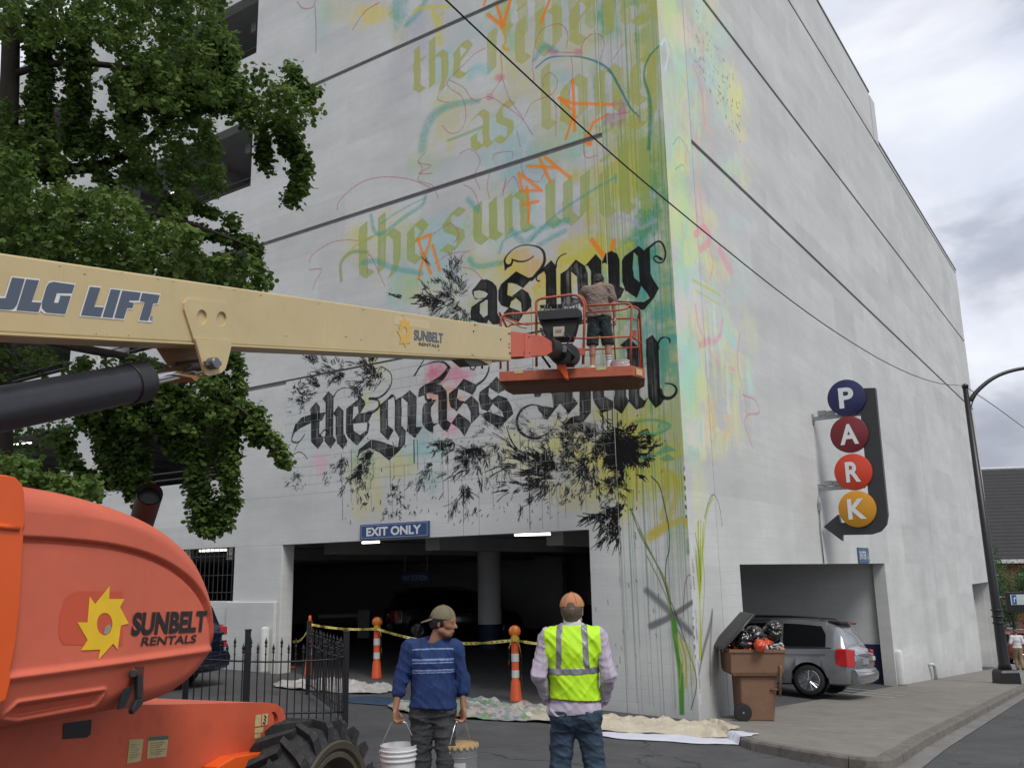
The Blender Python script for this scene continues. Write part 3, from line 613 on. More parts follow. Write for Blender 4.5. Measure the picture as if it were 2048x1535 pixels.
# ================================================================ THE MURAL: paint on the two walls, drawn with numpy
class Canvas:
 def __init__(s, side):
  s.side = side
  s.W, s.H = (LPX, LPY) if side == 'L' else (RPX, RPY)
  s.sx = s.W / (LW if side == 'L' else RW); s.sz = s.H / (LH if side == 'L' else RH); s.z0 = LZ0 if side == 'L' else RZ0
  s.C = np.zeros((s.H, s.W, 3), np.float32); s.A = np.zeros((s.H, s.W), np.float32)
  r = np.random.RandomState(11 if side == 'L' else 12)
  def vnoise(nx, ny):
   g = r.rand(ny + 2, nx + 2).astype(np.float32)
   x = np.linspace(0, nx, s.W, endpoint=False); y = np.linspace(0, ny, s.H, endpoint=False)
   xi = x.astype(int); yi = y.astype(int); fx = sstep(x - xi).astype(np.float32); fy = sstep(y - yi).astype(np.float32)[:, None]
   a = g[yi][:, xi]; b = g[yi][:, xi + 1]; c = g[yi + 1][:, xi]; d = g[yi + 1][:, xi + 1]
   return (a * (1 - fx) + b * fx) * (1 - fy) + (c * (1 - fx) + d * fx) * fy
  s.nv = (vnoise(s.W // 3, s.H // 60) * 0.6 + vnoise(s.W // 9, s.H // 120) * 0.4)          # vertical brush streaks
  s.ns = (vnoise(s.W // 90, s.H // 90) * 0.45 + vnoise(s.W // 30, s.H // 30) * 0.35 + vnoise(s.W // 9, s.H // 9) * 0.2)  # soft clouds
  s.nf = vnoise(s.W // 2, s.H // 2)                                                          # grain
 def T(s, pts):
  P = np.array(pts, float); out = np.empty_like(P)
  for i, (x, y) in enumerate(P):
   if s.side == 'L': q = onx(x, y); out[i] = (q[1] * s.sx, (q[2] - s.z0) * s.sz)
   else: q = ony(x, y); out[i] = (q[0] * s.sx, (q[2] - s.z0) * s.sz)
  return out
 def comp(s, sl, a, col):
  a = np.clip(a, 0, 1); A = s.A[sl]; Cc = s.C[sl]
  Cc[:] = Cc * (1 - a[..., None]) + np.array(col, np.float32) * a[..., None]; A[:] = A * (1 - a) + a
 def win(s, P, pad):
  x0 = int(max(0, P[:, 0].min() - pad)); x1 = int(min(s.W, P[:, 0].max() + pad + 2)); y0 = int(max(0, P[:, 1].min() - pad)); y1 = int(min(s.H, P[:, 1].max() + pad + 2))
  return None if x1 <= x0 or y1 <= y0 else (slice(y0, y1), slice(x0, x1))
 def poly(s, cs, col, alpha=1.0, dry=0.0, streak=0.0, rough=0.6, rim=0.0):
  """even-odd fill of contours given in photograph pixels"""
  if not isinstance(cs[0][0], (tuple, list)): cs = [cs]
  Ps = [s.T(c) for c in cs]; sl = s.win(np.concatenate(Ps), 3)
  if sl is None: return
  Y, X = np.mgrid[sl[0], sl[1]]; Y = Y.astype(np.float32); X = X.astype(np.float32)
  Xw = X + (s.ns[sl] - 0.5) * 5 * rough; Yw = Y + (s.nf[sl] - 0.5) * 1.6 * rough
  ins = np.zeros(X.shape, bool); D = np.full(X.shape, 1e9, np.float32)
  for P in Ps:
   n = len(P)
   for i in range(n):
    ax, ay = P[i]; bx, by = P[(i + 1) % n]
    if ay != by:
     c = ((ay > Yw) != (by > Yw)) & (Xw < (bx - ax) * (Yw - ay) / (by - ay) + ax); ins ^= c
    dx, dy = bx - ax, by - ay; L2 = dx * dx + dy * dy + 1e-9
    t = np.clip(((Xw - ax) * dx + (Yw - ay) * dy) / L2, 0, 1)
    D = np.minimum(D, (Xw - ax - t * dx) ** 2 + (Yw - ay - t * dy) ** 2)
  D = np.sqrt(D); sd = np.where(ins, D, -D); a = np.clip(sd + 0.5, 0, 1) * alpha
  if dry: a = a * np.where(s.nv[sl] < dry * 0.6 + 0.12 * s.ns[sl], 0.35, 1)
  if streak: a = a * (1 - streak * np.clip((s.nv[sl] * 0.65 + s.ns[sl] * 0.35 - 0.38) * 3.2, 0, 1) * np.clip(sd / 7, 0, 1))
  if rim: a = np.maximum(a, np.clip(sd + 0.5, 0, 1) * np.clip(1 - sd / 4, 0, 1) * rim)
  s.comp(sl, a, col)
 def line(s, pts, w, col, alpha=1.0, soft=0.6, dry=0.0, smooth=True, taper=False, grain=0.0):
  """brush or spray line through photograph pixels; w in photograph pixels (one value or one per point)"""
  pts = np.array(pts, float); w = np.full(len(pts), float(w)) if not hasattr(w, '__len__') else np.array(w, float)
  if smooth and len(pts) > 2:
   k = 6; n = len(pts); q = np.vstack([2 * pts[0] - pts[1], pts, 2 * pts[-1] - pts[-2]]); o = []; ow = []
   for i in range(n - 1):
    for t in np.linspace(0, 1, k, endpoint=False):
     p0, p1, p2, p3 = q[i:i + 4]
     o.append(0.5 * (2 * p1 + (p2 - p0) * t + (2 * p0 - 5 * p1 + 4 * p2 - p3) * t * t + (3 * p1 - p0 - 3 * p2 + p3) * t ** 3)); ow.append(w[i] * (1 - t) + w[i + 1] * t)
   o.append(pts[-1]); ow.append(w[-1]); pts = np.array(o); w = np.array(ow)
  P = s.T(pts); m = s.T(pts + [1, 0]); m2 = s.T(pts + [0, 1]); sc = 0.5 * (np.linalg.norm(m - P, axis=1) + np.linalg.norm(m2 - P, axis=1)); R = w * sc / 2
  if taper: R = R * np.sin(np.linspace(0.25, math.pi - 0.1, len(R))) ** 0.6
  pad = R.max() * (1 + soft * 2) + 2; sl = s.win(P, pad)
  if sl is None: return
  Y, X = np.mgrid[sl[0], sl[1]]; X = X.astype(np.float32); Y = Y.astype(np.float32); best = np.full(X.shape, -1e9, np.float32)
  for i in range(len(P) - 1):
   ax, ay = P[i]; bx, by = P[i + 1]; dx, dy = bx - ax, by - ay; L2 = dx * dx + dy * dy + 1e-9
   t = np.clip(((X - ax) * dx + (Y - ay) * dy) / L2, 0, 1); d = np.sqrt((X - ax - t * dx) ** 2 + (Y - ay - t * dy) ** 2)
   best = np.maximum(best, ((R[i] * (1 - t) + R[i + 1] * t) - d) / np.maximum(0.8, (R[i] + R[i + 1]) * soft))
  a = np.clip(best + 0.5, 0, 1) * alpha
  if dry: a = a * np.where(s.nv[sl] * 0.5 + s.nf[sl] * 0.5 < dry, 0.15, 1)
  if grain: a = a * (1 - grain * np.clip((s.nf[sl] - 0.35) * 2.2, 0, 1))
  s.comp(sl, a, col)
 def blob(s, x, y, rx, ry, col, alpha, ang=0.0, streak=0.0):
  c = s.T([(x, y)])[0]; e = s.T([(x + rx, y)])[0]; f = s.T([(x, y + ry)])[0]; U = e - c; V = f - c
  Mx = np.array([[U[0], V[0]], [U[1], V[1]]]);
  if abs(np.linalg.det(Mx)) < 1e-6: return
  I = np.linalg.inv(Mx); r = (abs(U) + abs(V)) * 1.5; sl = s.win(np.array([c - r, c + r]), 2)
  if sl is None: return
  Y, X = np.mgrid[sl[0], sl[1]]; u = I[0, 0] * (X - c[0]) + I[0, 1] * (Y - c[1]); v = I[1, 0] * (X - c[0]) + I[1, 1] * (Y - c[1])
  d = np.sqrt(u * u + v * v) + (s.ns[sl] - 0.5) * 2.2
  a = alpha * sstep(1.25 - d) * (1 - streak * np.clip((s.nv[sl] - 0.4) * 2.5, 0, 1)) * (0.75 + 0.5 * (s.nf[sl] - 0.5))
  s.comp(sl, a, col)
 def done(s, im):
  out = np.zeros((s.H, s.W, 4), np.float32); out[..., :3] = s.C / np.maximum(s.A, 1e-4)[..., None]; out[..., 3] = s.A
  im.pixels.foreach_set(np.clip(out, 0, 1).ravel()); im.update(); im.pack()
def zz(ox, oy, k):
 return lambda pts: [(ox + x / k, oy + y / k) for x, y in pts]
BLK = (0.055, 0.055, 0.06); OLV = (0.68, 0.68, 0.36); YEL = (0.80, 0.76, 0.30); TEAL = (0.28, 0.62, 0.62); AQUA = (0.50, 0.76, 0.76); GRN = (0.20, 0.55, 0.36)
MINT = (0.45, 0.86, 0.66); PNK = (0.82, 0.32, 0.48); LPNK = (0.90, 0.62, 0.72); ORG = (0.95, 0.52, 0.12); LAV = (0.68, 0.66, 0.74); DTEAL = (0.10, 0.42, 0.42)
M = Canvas('L'); R_ = np.random.RandomState(3); U = R_.uniform
# --- washes
for _ in range(120):
 x = U(650, 1340); y = U(-140, 720); lim = 1340 - (y + 140) * 0.0 - U(0, 1) * 560
 x = max(x, lim); c = [YEL, OLV, AQUA, YEL, (0.74, 0.76, 0.5), LAV, AQUA][R_.randint(7)]; M.blob(x, y, U(25, 75), U(20, 70), c, U(0.25, 0.6), streak=0.45)
for _ in range(45): M.blob(U(1180, 1345), U(-150, 1000), U(15, 60), U(50, 160), [OLV, GRN, (0.70, 0.72, 0.40), TEAL, YEL][R_.randint(5)], U(0.22, 0.5), streak=0.7)
for y in range(-160, 1500, 60): M.blob(1312 + y * 0.045, y, 30, 60, (0.66, 0.70, 0.50) if y < 1060 else (0.62, 0.66, 0.50), 0.85 if y < 950 else (0.45 if y < 1150 else 0.0), streak=0.35)
for (x, y, rx, ry, c, a) in ((1290, 560, 45, 130, TEAL, 0.7), (1300, 700, 40, 90, TEAL, 0.6), (1270, 330, 50, 110, OLV, 0.6), (1300, 430, 28, 90, GRN, 0.55), (1230, 380, 60, 70, YEL, 0.5), (1130, 560, 60, 35, YEL, 0.75), (1060, 530, 50, 40, (0.85, 0.66, 0.25), 0.7), (1000, 540, 40, 40, YEL, 0.6), (955, 590, 26, 30, OLV, 0.5),
  (1160, 500, 60, 26, YEL, 0.7), (1210, 520, 40, 30, YEL, 0.6), (880, 500, 60, 50, AQUA, 0.5), (760, 470, 60, 60, YEL, 0.35), (1260, 900, 60, 90, YEL, 0.75), (1200, 900, 60, 60, YEL, 0.6), (1140, 870, 50, 50, YEL, 0.5), (900, 745, 50, 20, PNK, 0.55), (870, 760, 20, 30, PNK, 0.6), (930, 770, 30, 30, LPNK, 0.5), (905, 800, 40, 24, (0.88, 0.55, 0.3), 0.55),
  (900, 850, 22, 26, LPNK, 0.8), (1000, 800, 30, 16, AQUA, 0.5), (860, 900, 50, 24, AQUA, 0.65), (845, 860, 28, 30, TEAL, 0.4), (800, 930, 34, 20, YEL, 0.5), (870, 960, 18, 30, TEAL, 0.35), (725, 920, 18, 34, TEAL, 0.35), (745, 740, 30, 25, YEL, 0.4), (760, 830, 14, 26, YEL, 0.7), (735, 800, 14, 20, YEL, 0.5), (640, 930, 14, 24, LPNK, 0.5), (615, 850, 30, 60, (0.72, 0.8, 0.8), 0.3),
  (1080, 900, 70, 50, (0.80, 0.78, 0.40), 0.45), (1180, 970, 60, 60, YEL, 0.55), (1290, 960, 40, 80, (0.72, 0.72, 0.3), 0.6), (730, 970, 26, 60, YEL, 0.4), (1230, 830, 40, 40, (0.8, 0.74, 0.35), 0.5), (1250, 1010, 30, 40, YEL, 0.5), (1300, 860, 30, 60, (0.68, 0.72, 0.35), 0.6),
  (690, 20, 60, 30, YEL, 0.25), (740, 30, 36, 24, (0.86, 0.78, 0.35), 0.7), (640, 40, 24, 50, AQUA, 0.25), (800, 20, 14, 40, TEAL, 0.55), (940, 60, 50, 60, AQUA, 0.2), (1000, 30, 50, 40, AQUA, 0.25)):
 M.blob(x, y, rx * 1.15, ry * 1.15, c, min(0.95, a * 1.3), streak=0.25)
# drip field near the corner
for _ in range(170):
 x = U(1130, 1338); x = 1338 - (1338 - x) * U(0.3, 1); y = U(-120, 700); L_ = U(60, 420); M.line([(x, y), (x + L_ * 0.045, y + L_)], U(0.8, 2.2), [GRN, OLV, DTEAL, TEAL, (0.5, 0.55, 0.25), (0.45, 0.45, 0.42)][R_.randint(6)], U(0.2, 0.5), soft=0.4, smooth=False)
for _ in range(40):
 x = U(1225, 1370); y = U(850, 1050); L_ = U(250, 560); M.line([(x, y), (x + L_ * 0.05, min(y + L_, 1430))], U(0.7, 1.5), [(0.35, 0.5, 0.42), (0.3, 0.4, 0.4), GRN][R_.randint(3)], U(0.3, 0.65), smooth=False)
# --- olive blackletter words underneath: stems of a broad pen
def stem(x0, y0, x1, y1, w, col=OLV, al=0.8, cv=M):
 h = w * 0.42
 cv.poly([(x0 - w / 2, y0 + h * 0.6), (x0, y0 - h * 0.5), (x0 + w / 2, y0 + h * 0.3), (x1 + w / 2, y1 - h * 0.8), (x1 + w * 0.05, y1 + h * 0.7), (x1 - w / 2, y1 - h * 0.5)], col, al, streak=0.22, rough=1.6)
def bar(pts, w, col=OLV, al=0.8, cv=M):
 """broad pen held at 40 degrees"""
 n = np.array([0.76, -0.64]) * w / 2
 for a, b in zip(pts[:-1], pts[1:]):
  a = np.array(a); b = np.array(b); cv.poly([tuple(a + n), tuple(b + n), tuple(b - n), tuple(a - n)], col, al, streak=0.2, rough=1.6)
GL = dict(t=([(.3, -.4), (.3, .85), (.5, 1.02)], [(-.12, .2), (.25, .06), (.62, .0)]), h=([(.2, -.5), (.2, .98)], [(.2, .2), (.45, 0), (.64, .18), (.64, .85), (.5, 1.2)]), e=([(.42, -.02), (.2, .15), (.2, .85), (.42, 1.02), (.66, .85)], [(.42, -.02), (.62, .2), (.25, .55)]), s=([(.64, .12), (.42, -.02), (.2, .2), (.24, .4), (.56, .6), (.58, .82), (.36, 1.02), (.1, .86)],), u=([(.2, 0), (.2, .85), (.38, 1.02), (.62, .84)], [(.62, 0), (.62, .88), (.78, 1.02)]), n=([(.2, .02), (.2, 1.0)], [(.2, .17), (.44, 0), (.62, .16), (.62, .9), (.76, 1.02)]),
   w=([(.2, -.05), (.2, .85), (.38, 1.02), (.6, .84)], [(.6, 0), (.6, .85), (.8, 1.02), (1.0, .84)], [(1.0, -.05), (1.0, .85)]), i=([(.2, 0), (.2, .88), (.36, 1.02)], [(.2, -.32), (.24, -.26)]), l=([(.2, -.52), (.2, .88), (.36, 1.02)],), a=([(.14, .17), (.38, 0), (.6, .16), (.6, .9), (.74, 1.02)], [(.56, .45), (.2, .6), (.2, .86), (.38, 1.02), (.6, .86)]), o=([(.2, .16), (.2, .86), (.4, 1.02), (.64, .86), (.64, .16), (.42, -.02), (.2, .16)],),
   g=([(.62, .1), (.42, -.02), (.2, .16), (.2, .84), (.4, 1.0), (.62, .84)], [(.62, .0), (.62, 1.3), (.4, 1.52), (.1, 1.36)]), r=([(.2, .02), (.2, 1.0)], [(.2, .17), (.48, -.02), (.62, .14)]), v=([(.2, -.08), (.2, .75), (.42, 1.02), (.62, .8), (.62, .12), (.48, -.02)],))
ADV = dict(w=1.25, i=.46, l=.46, t=.62, r=.68)
def word(txt, x0, y0, x1, y1, h0, h1, col=OLV, al=0.85):
 """a word in broad-pen blackletter: its x-height line runs from (x0, y0) to (x1, y1), heights h0 to h1 pixels"""
 tot = sum(ADV.get(c, .84) for c in txt); pos = 0
 for c in txt:
  for st in GL[c]:
   P = []
   for gx, gy in st: t_ = (pos + gx) / tot; P.append((x0 + (x1 - x0) * t_, y0 + (y1 - y0) * t_ + gy * (h0 + (h1 - h0) * t_)))
   bar(P, (x1 - x0) / tot * 0.30, col, al)
  pos += ADV.get(c, .84)
word('the', 818, 128, 952, 78, 62, 66); word('rivers', 968, 66, 1330, -62, 82, 92, al=0.75); word('as', 938, 232, 1038, 198, 70, 76); word('long', 1076, 180, 1322, 104, 80, 92, al=0.8)
O2 = (0.62, 0.67, 0.36); word('the', 706, 486, 868, 436, 74, 76, col=O2); word('sun', 880, 432, 1066, 376, 76, 80, col=O2); word('will', 1084, 372, 1312, 318, 84, 92, col=O2, al=0.8)
# upper word fragments at the top edge
for x in range(1010, 1330, 34): stem(x, -60 + (1330 - x) * 0.12, x + 3, 40 + (1330 - x) * 0.1, 20, al=0.6)
# --- free strokes: teal, aqua, pink scribbles, orange tags
f = zz(780, 0, 3.657)
M.line(f([(240, 1090), (260, 960), (330, 840), (460, 770), (650, 740)]), [16, 18, 16, 12, 9], TEAL, 0.6, soft=0.5, grain=0.6)
M.line(f([(1070, 500), (1160, 430), (1290, 415), (1440, 430), (1590, 500), (1680, 640), (1760, 790), (1830, 860)]), [3, 3.5, 1.5, 3.5, 4.5, 4, 3.5, 1.5], (0.10, 0.46, 0.50), 0.75, soft=0.4)
M.line(f([(1975, 330), (1890, 430), (1860, 560), (1900, 720), (1905, 900), (1895, 1090)]), [3, 4, 4, 6, 7, 7], (0.10, 0.46, 0.40), 0.7, soft=0.5, grain=0.4)
M.line(f([(1060, 440), (1130, 350), (1230, 380)]), [8, 14, 6], TEAL, 0.65, grain=0.5); M.line(f([(120, 190), (200, 110), (260, 10), (300, -60)]), [8, 14, 12, 10], TEAL, 0.6, grain=0.5)
M.line(f([(590, 560), (640, 500), (720, 520)]), 18, AQUA, 0.6, grain=0.4); M.line(f([(430, 1030), (560, 980), (680, 930)]), 5, (0.5, 0.65, 0.35), 0.6)
for pts, w in (([(780, 20), (830, 200), (890, -20)], 7), ([(720, 110), (830, 200)], 7), ([(1175, -10), (1110, 165)], 6), ([(1240, 720), (1340, 760), (1620, 765)], 6), ([(1340, 590), (1350, 800), (1355, 960)], 6), ([(1290, 1020), (1350, 820), (1240, 720)], 5), ([(1455, 980), (1490, 900), (1590, 840)], 6), ([(1445, 1010), (1460, 1040)], 14), ([(700, 10), (690, 40)], 5)):
 M.line(f(pts), w, ORG, 0.85, soft=0.35, smooth=False)
M.line(f([(830, 210), (850, 300), (830, 350), (870, 370)]), 5, (0.80, 0.66, 0.2), 0.8); M.line(f([(180, 90), (250, 60), (440, 50)]), 8, YEL, 0.7); M.line(f([(320, 90), (350, 190), (370, 320)]), 11, (0.80, 0.77, 0.25), 0.7); M.line(f([(350, 160), (390, 90), (380, 180)]), 5, YEL, 0.7)
PK = (0.72, 0.36, 0.48)
def scr(pts, w=1.6, al=0.85, col=PK, jit=1.0):
 M.line([(x + U(-1, 1) * jit, y + U(-1, 1) * jit) for x, y in pts], w, col, al, soft=0.4, grain=0.5)
for pts in ([(700, 355), (620, 400), (560, 460), (430, 590), (440, 650), (530, 720), (560, 860), (520, 960), (440, 980), (380, 920)], [(430, 600), (350, 720), (440, 760)], [(440, 590), (540, 640), (620, 740), (730, 710), (850, 780), (960, 870), (1050, 990)], [(810, 380), (820, 560), (740, 700)], [(820, 570), (880, 720), (980, 880)], [(990, 860), (1050, 750), (1190, 690), (1230, 600), (1180, 540), (1120, 580), (1130, 640)], [(1190, 700), (1220, 800), (1215, 1000)],
   [(1060, 600), (1050, 440), (1100, 240), (1240, 180), (1300, 250), (1290, 360)], [(1390, 400), (1440, 280), (1530, 250), (1570, 320), (1540, 430)], [(1330, 420), (1340, 540), (1310, 700)], [(1640, 430), (1700, 330)], [(1380, 390), (1180, 385)], [(1800, 820), (1830, 900)], [(1590, 840), (1750, 820)], [(930, 960), (960, 1080)]): scr(f(pts))
for x, y in ((1190, 385), (1380, 390), (730, 715), (815, 570), (1700, 820), (1640, 770)): M.blob(*f([(x, y)])[0], 10, 8, (0.80, 0.36, 0.55), 0.6)
M.blob(1222, 235, 26, 18, (0.62, 0.42, 0.5), 0.6); M.blob(1245, 215, 12, 14, (0.66, 0.4, 0.6), 0.5)
for pts in ([(595, 5), (606, 18), (625, 16), (632, 3)], [(631, 12), (634, 60), (633, 106)], [(706, 60), (730, 25), (760, 5)]): scr(pts, 2.2, 0.8)
f = zz(620, 280, 2.844)
for pts in ([(0, 700), (20, 650), (110, 590), (200, 570), (270, 575)], [(0, 740), (70, 740), (40, 800), (20, 850)], [(160, 400), (170, 350), (270, 260), (400, 215), (560, 220), (690, 270)], [(620, 120), (640, 170), (620, 230), (700, 260), (730, 330)], [(660, 70), (620, 130), (690, 150), (620, 190), (700, 190)], [(850, 80), (920, 55), (970, 120), (940, 200), (970, 280)], [(1040, 120), (1060, 80), (1150, 70), (1150, 110)], [(1020, 330), (1010, 260), (1030, 180)], [(1100, 320), (1120, 220), (1100, 290), (1160, 210), (1200, 300)], [(700, 540), (800, 480), (850, 540), (820, 590)], [(880, 260), (930, 290), (970, 380)], [(1200, 110), (1220, 200), (1300, 240), (1340, 180)], [(720, 700), (800, 650), (910, 630)], [(840, 720), (870, 650), (910, 640)], [(840, 720), (930, 740), (980, 790)], [(330, 760), (340, 650), (430, 830)], [(1560, 20), (1570, 100), (1640, 90)]): scr(f(pts), 1.8, 0.8)
for pts in ([(620, 570), (640, 640), (690, 760)], [(610, 570), (690, 540), (680, 600), (650, 660), (620, 790)], [(700, 600), (740, 740)], [(1240, 150), (1410, 160)], [(1300, 90), (1370, 240)], [(1340, 100), (1480, 215)], [(1190, 190), (1320, 290), (1210, 290), (1190, 190)], [(1235, 270), (1250, 380), (1245, 470)], [(1210, 370), (1300, 350)], [(1570, 10), (1600, 30)]): M.line(f(pts), 6, ORG, 0.8, soft=0.4, smooth=False)
for pts in ([(1605, 570), (1680, 670)], [(1730, 575), (1720, 620)]): M.line(f(pts), 9, ORG, 0.85, soft=0.3, smooth=False)
for pts, w in (([(350, 430), (370, 520), (420, 530), (540, 440), (640, 370), (660, 320)], 7), ([(400, 480), (520, 400), (660, 330)], 3), ([(300, 700), (380, 690), (480, 730), (640, 760)], 9), ([(1150, 520), (1230, 580), (1330, 500), (1470, 460)], 12), ([(1260, 570), (1400, 430), (1560, 320), (1740, 210)], 5), ([(1300, 600), (1450, 520)], 9), ([(1740, 200), (1740, 240)], 5), ([(910, 680), (950, 720), (1090, 700)], 10), ([(1080, 640), (1120, 560), (1280, 500)], 6), ([(900, 340), (960, 400)], 10)): M.line(f(pts), w, TEAL, 0.6, soft=0.5, grain=0.5)
M.line(f([(180, 800), (180, 700), (240, 640), (330, 640)]), 6, (0.55, 0.62, 0.3), 0.75); M.line(f([(1850, 460), (1880, 500), (1960, 460)]), 8, LAV, 0.6); M.line(f([(1700, 440), (1800, 450), (1870, 490)]), 5, LAV, 0.6)
for x, y in ((770, 760), (715, 470), (760, 560)): M.blob(x, y, 30, 22, YEL, 0.3)
# --- black letters, upper line
A_ = zz(930, 470, 7.675); B_ = zz(1080, 470, 7.677); C_ = zz(580, 680, 6.396); D_ = zz(820, 690, 6.396); E_ = zz(1080, 650, 5.483)
def ink(z, cs, al=0.97, streak=0.06, rim=0.0, rough=0.35):
 M.poly([z(c) for c in cs], BLK, al, streak=streak, rim=rim, rough=rough)
ink(A_, [[(250, 685), (350, 685), (430, 725), (490, 790), (505, 860), (505, 1200), (550, 1290), (540, 1375), (430, 1375), (365, 1300), (350, 1360), (230, 1350), (100, 1310), (90, 1200), (105, 1110), (230, 1020), (290, 985), (160, 990), (115, 900), (115, 850), (180, 780)], [(140, 870), (220, 850), (310, 870), (360, 910), (320, 960), (220, 985), (150, 960)], [(240, 1060), (330, 1000), (355, 1000), (355, 1230), (290, 1270), (235, 1200)]])
ink(A_, [[(795, 560), (980, 660), (1070, 640), (935, 780), (900, 820), (800, 760), (690, 730), (640, 720)]]); ink(A_, [[(795, 560), (560, 760), (520, 860), (520, 1000), (560, 1080), (690, 1130), (720, 1020), (790, 975), (660, 920), (670, 740), (800, 740), (880, 640)]])
ink(A_, [[(880, 825), (980, 890), (1030, 1000), (1030, 1100), (940, 1190), (880, 1190), (870, 1040), (800, 975), (730, 945), (820, 870)]], streak=0.25); ink(A_, [[(690, 1110), (600, 1200), (620, 1260), (830, 1340), (900, 1230), (850, 1170)]], streak=0.2)
def curl(z, pts, w, al=0.95): M.line(z(pts), w, BLK, al, soft=0.25)
curl(A_, [(1030, 690), (1110, 600), (1190, 500), (1230, 390), (1210, 260), (1130, 190), (1000, 160), (860, 170), (740, 230), (650, 320), (615, 400), (640, 460), (700, 470), (735, 410), (728, 370)], [6, 7, 7, 6, 5, 3, 2.2, 2, 2, 3, 4, 4, 5, 4, 2]); curl(A_, [(740, 385), (850, 412), (960, 395), (1060, 330)], [3, 3, 2.5, 2]); ink(A_, [[(610, 450), (700, 470), (620, 555)]])
ink(A_, [[(1330, 390), (1405, 480), (1418, 1140), (1250, 1140), (1250, 620), (1220, 560), (1170, 545)]]); curl(A_, [(1200, 545), (1120, 610), (1103, 680), (1140, 715), (1150, 700)], [7, 4, 2.5, 2.5, 2]); curl(B_, [(252, 500), (262, 420), (300, 350), (350, 310), (412, 288)], [4, 3, 2.5, 2, 1.5])
ink(A_, [[(1150, 1080), (1535, 1060), (1535, 1140), (1180, 1130)]])
ink(B_, [[(560, 380), (700, 480), (740, 600), (745, 780), (740, 960), (600, 1060), (450, 1110), (330, 1080), (322, 800), (322, 600), (420, 540)], [(485, 565), (575, 640), (590, 975), (500, 960), (490, 800)]], streak=0.42)
ink(B_, [[(865, 295), (950, 400), (955, 750), (955, 1100), (790, 1100), (790, 560), (740, 470), (700, 480)]]); ink(B_, [[(1100, 245), (1190, 290), (1225, 380), (1230, 790), (1300, 830), (1240, 960), (1180, 1000), (1050, 1000), (1050, 460), (1010, 430), (955, 440), (1020, 280)]], streak=0.12)
ink(B_, [[(1520, 168), (1600, 240), (1690, 200), (1700, 600), (1750, 700), (1830, 820), (1750, 970), (1600, 1150), (1500, 1140), (1150, 1010), (1400, 1025), (1600, 1030), (1690, 970), (1640, 880), (1560, 780), (1490, 970), (1310, 850), (1270, 720), (1260, 400), (1300, 330), (1450, 220)], [(1445, 260), (1510, 330), (1535, 730), (1450, 660), (1425, 500)]], streak=0.15)
curl(B_, [(1640, 230), (1790, 110), (1870, 120), (1920, 220), (1925, 340), (1880, 420), (1800, 420), (1748, 360), (1790, 325), (1870, 375)], [6, 4, 3.5, 3.5, 3.5, 3, 2.5, 2.5, 3, 5])
# --- black letters, lower line: thinner paint
K = dict(al=0.96, streak=0.16, rim=0.98)
ink(C_, [[(335, 790), (385, 855), (375, 1190), (420, 1240), (430, 1290), (360, 1395), (270, 1300), (270, 960), (255, 885)]], **K); ink(C_, [[(75, 1080), (150, 990), (270, 950), (460, 920), (410, 1030), (250, 1070), (130, 1130), (70, 1180), (45, 1220)]], **K); curl(C_, [(75, 1080), (40, 1200), (25, 1290), (110, 1305), (190, 1210)], [3, 3, 3, 2.5, 2]); curl(C_, [(110, 1305), (55, 1420)], [2, 1]); curl(C_, [(35, 1465), (120, 1430), (190, 1470), (220, 1520)], 1.6)
ink(C_, [[(495, 655), (560, 720), (555, 1230), (595, 1280), (520, 1390), (440, 1290), (455, 1200), (455, 800), (415, 750)]], **K); ink(C_, [[(620, 840), (685, 900), (685, 1180), (720, 1250), (740, 1290), (680, 1400), (600, 1310), (585, 1200), (585, 980), (550, 940)]], **K); curl(C_, [(565, 720), (600, 660), (680, 612), (750, 615)], [3, 2, 1.6, 1.2])
curl(C_, [(380, 1230), (440, 1245), (490, 1180), (440, 1150), (390, 1210)], 2.5)
ink(C_, [[(905, 730), (720, 880), (715, 1180), (740, 1240), (860, 1350), (1000, 1190), (1022, 1080), (1005, 1045), (1060, 930), (1040, 915), (900, 935), (965, 830), (960, 780)], [(815, 850), (870, 850), (880, 930), (805, 1020)], [(810, 1070), (990, 1055), (985, 1150), (900, 1215), (820, 1160)]], **K)
curl(C_, [(1020, 750), (1130, 740), (1230, 670), (1300, 550), (1290, 430), (1210, 360), (1160, 340)], [5, 4, 4, 2.5, 2, 2, 2]); curl(C_, [(1050, 760), (1130, 775), (1140, 850), (1080, 910), (1000, 930)], [2, 3, 4, 5, 6])
ink(C_, [[(1150, 830), (1300, 700), (1340, 720), (1255, 770), (1255, 1090), (1330, 1150), (1260, 1285), (1155, 1180)]], **K); ink(C_, [[(1345, 770), (1430, 720), (1430, 1090), (1485, 1160), (1475, 1330), (1400, 1420), (1270, 1540), (1150, 1440), (1020, 1380), (900, 1440), (860, 1535), (880, 1400), (1040, 1270), (1150, 1290), (1380, 1370), (1400, 1250), (1340, 1150)]], **K); curl(C_, [(1245, 770), (1300, 705), (1340, 730), (1352, 820)], 3)
ink(C_, [[(1535, 640), (1625, 730), (1615, 1110), (1700, 1110), (1600, 1255), (1490, 1165), (1505, 1120), (1505, 800), (1440, 740), (1380, 770)]], **K)
ink(D_, [[(300, 490), (400, 510), (470, 590), (480, 700), (475, 960), (530, 1000), (480, 1110), (420, 1080), (365, 1000), (365, 640), (250, 610), (190, 640), (100, 670), (120, 560), (200, 500)]], **K); ink(D_, [[(250, 700), (175, 760), (158, 830), (158, 1000), (200, 1070), (300, 1135), (300, 1040), (365, 1000), (300, 1000), (270, 900), (270, 800), (340, 700)]], **K)
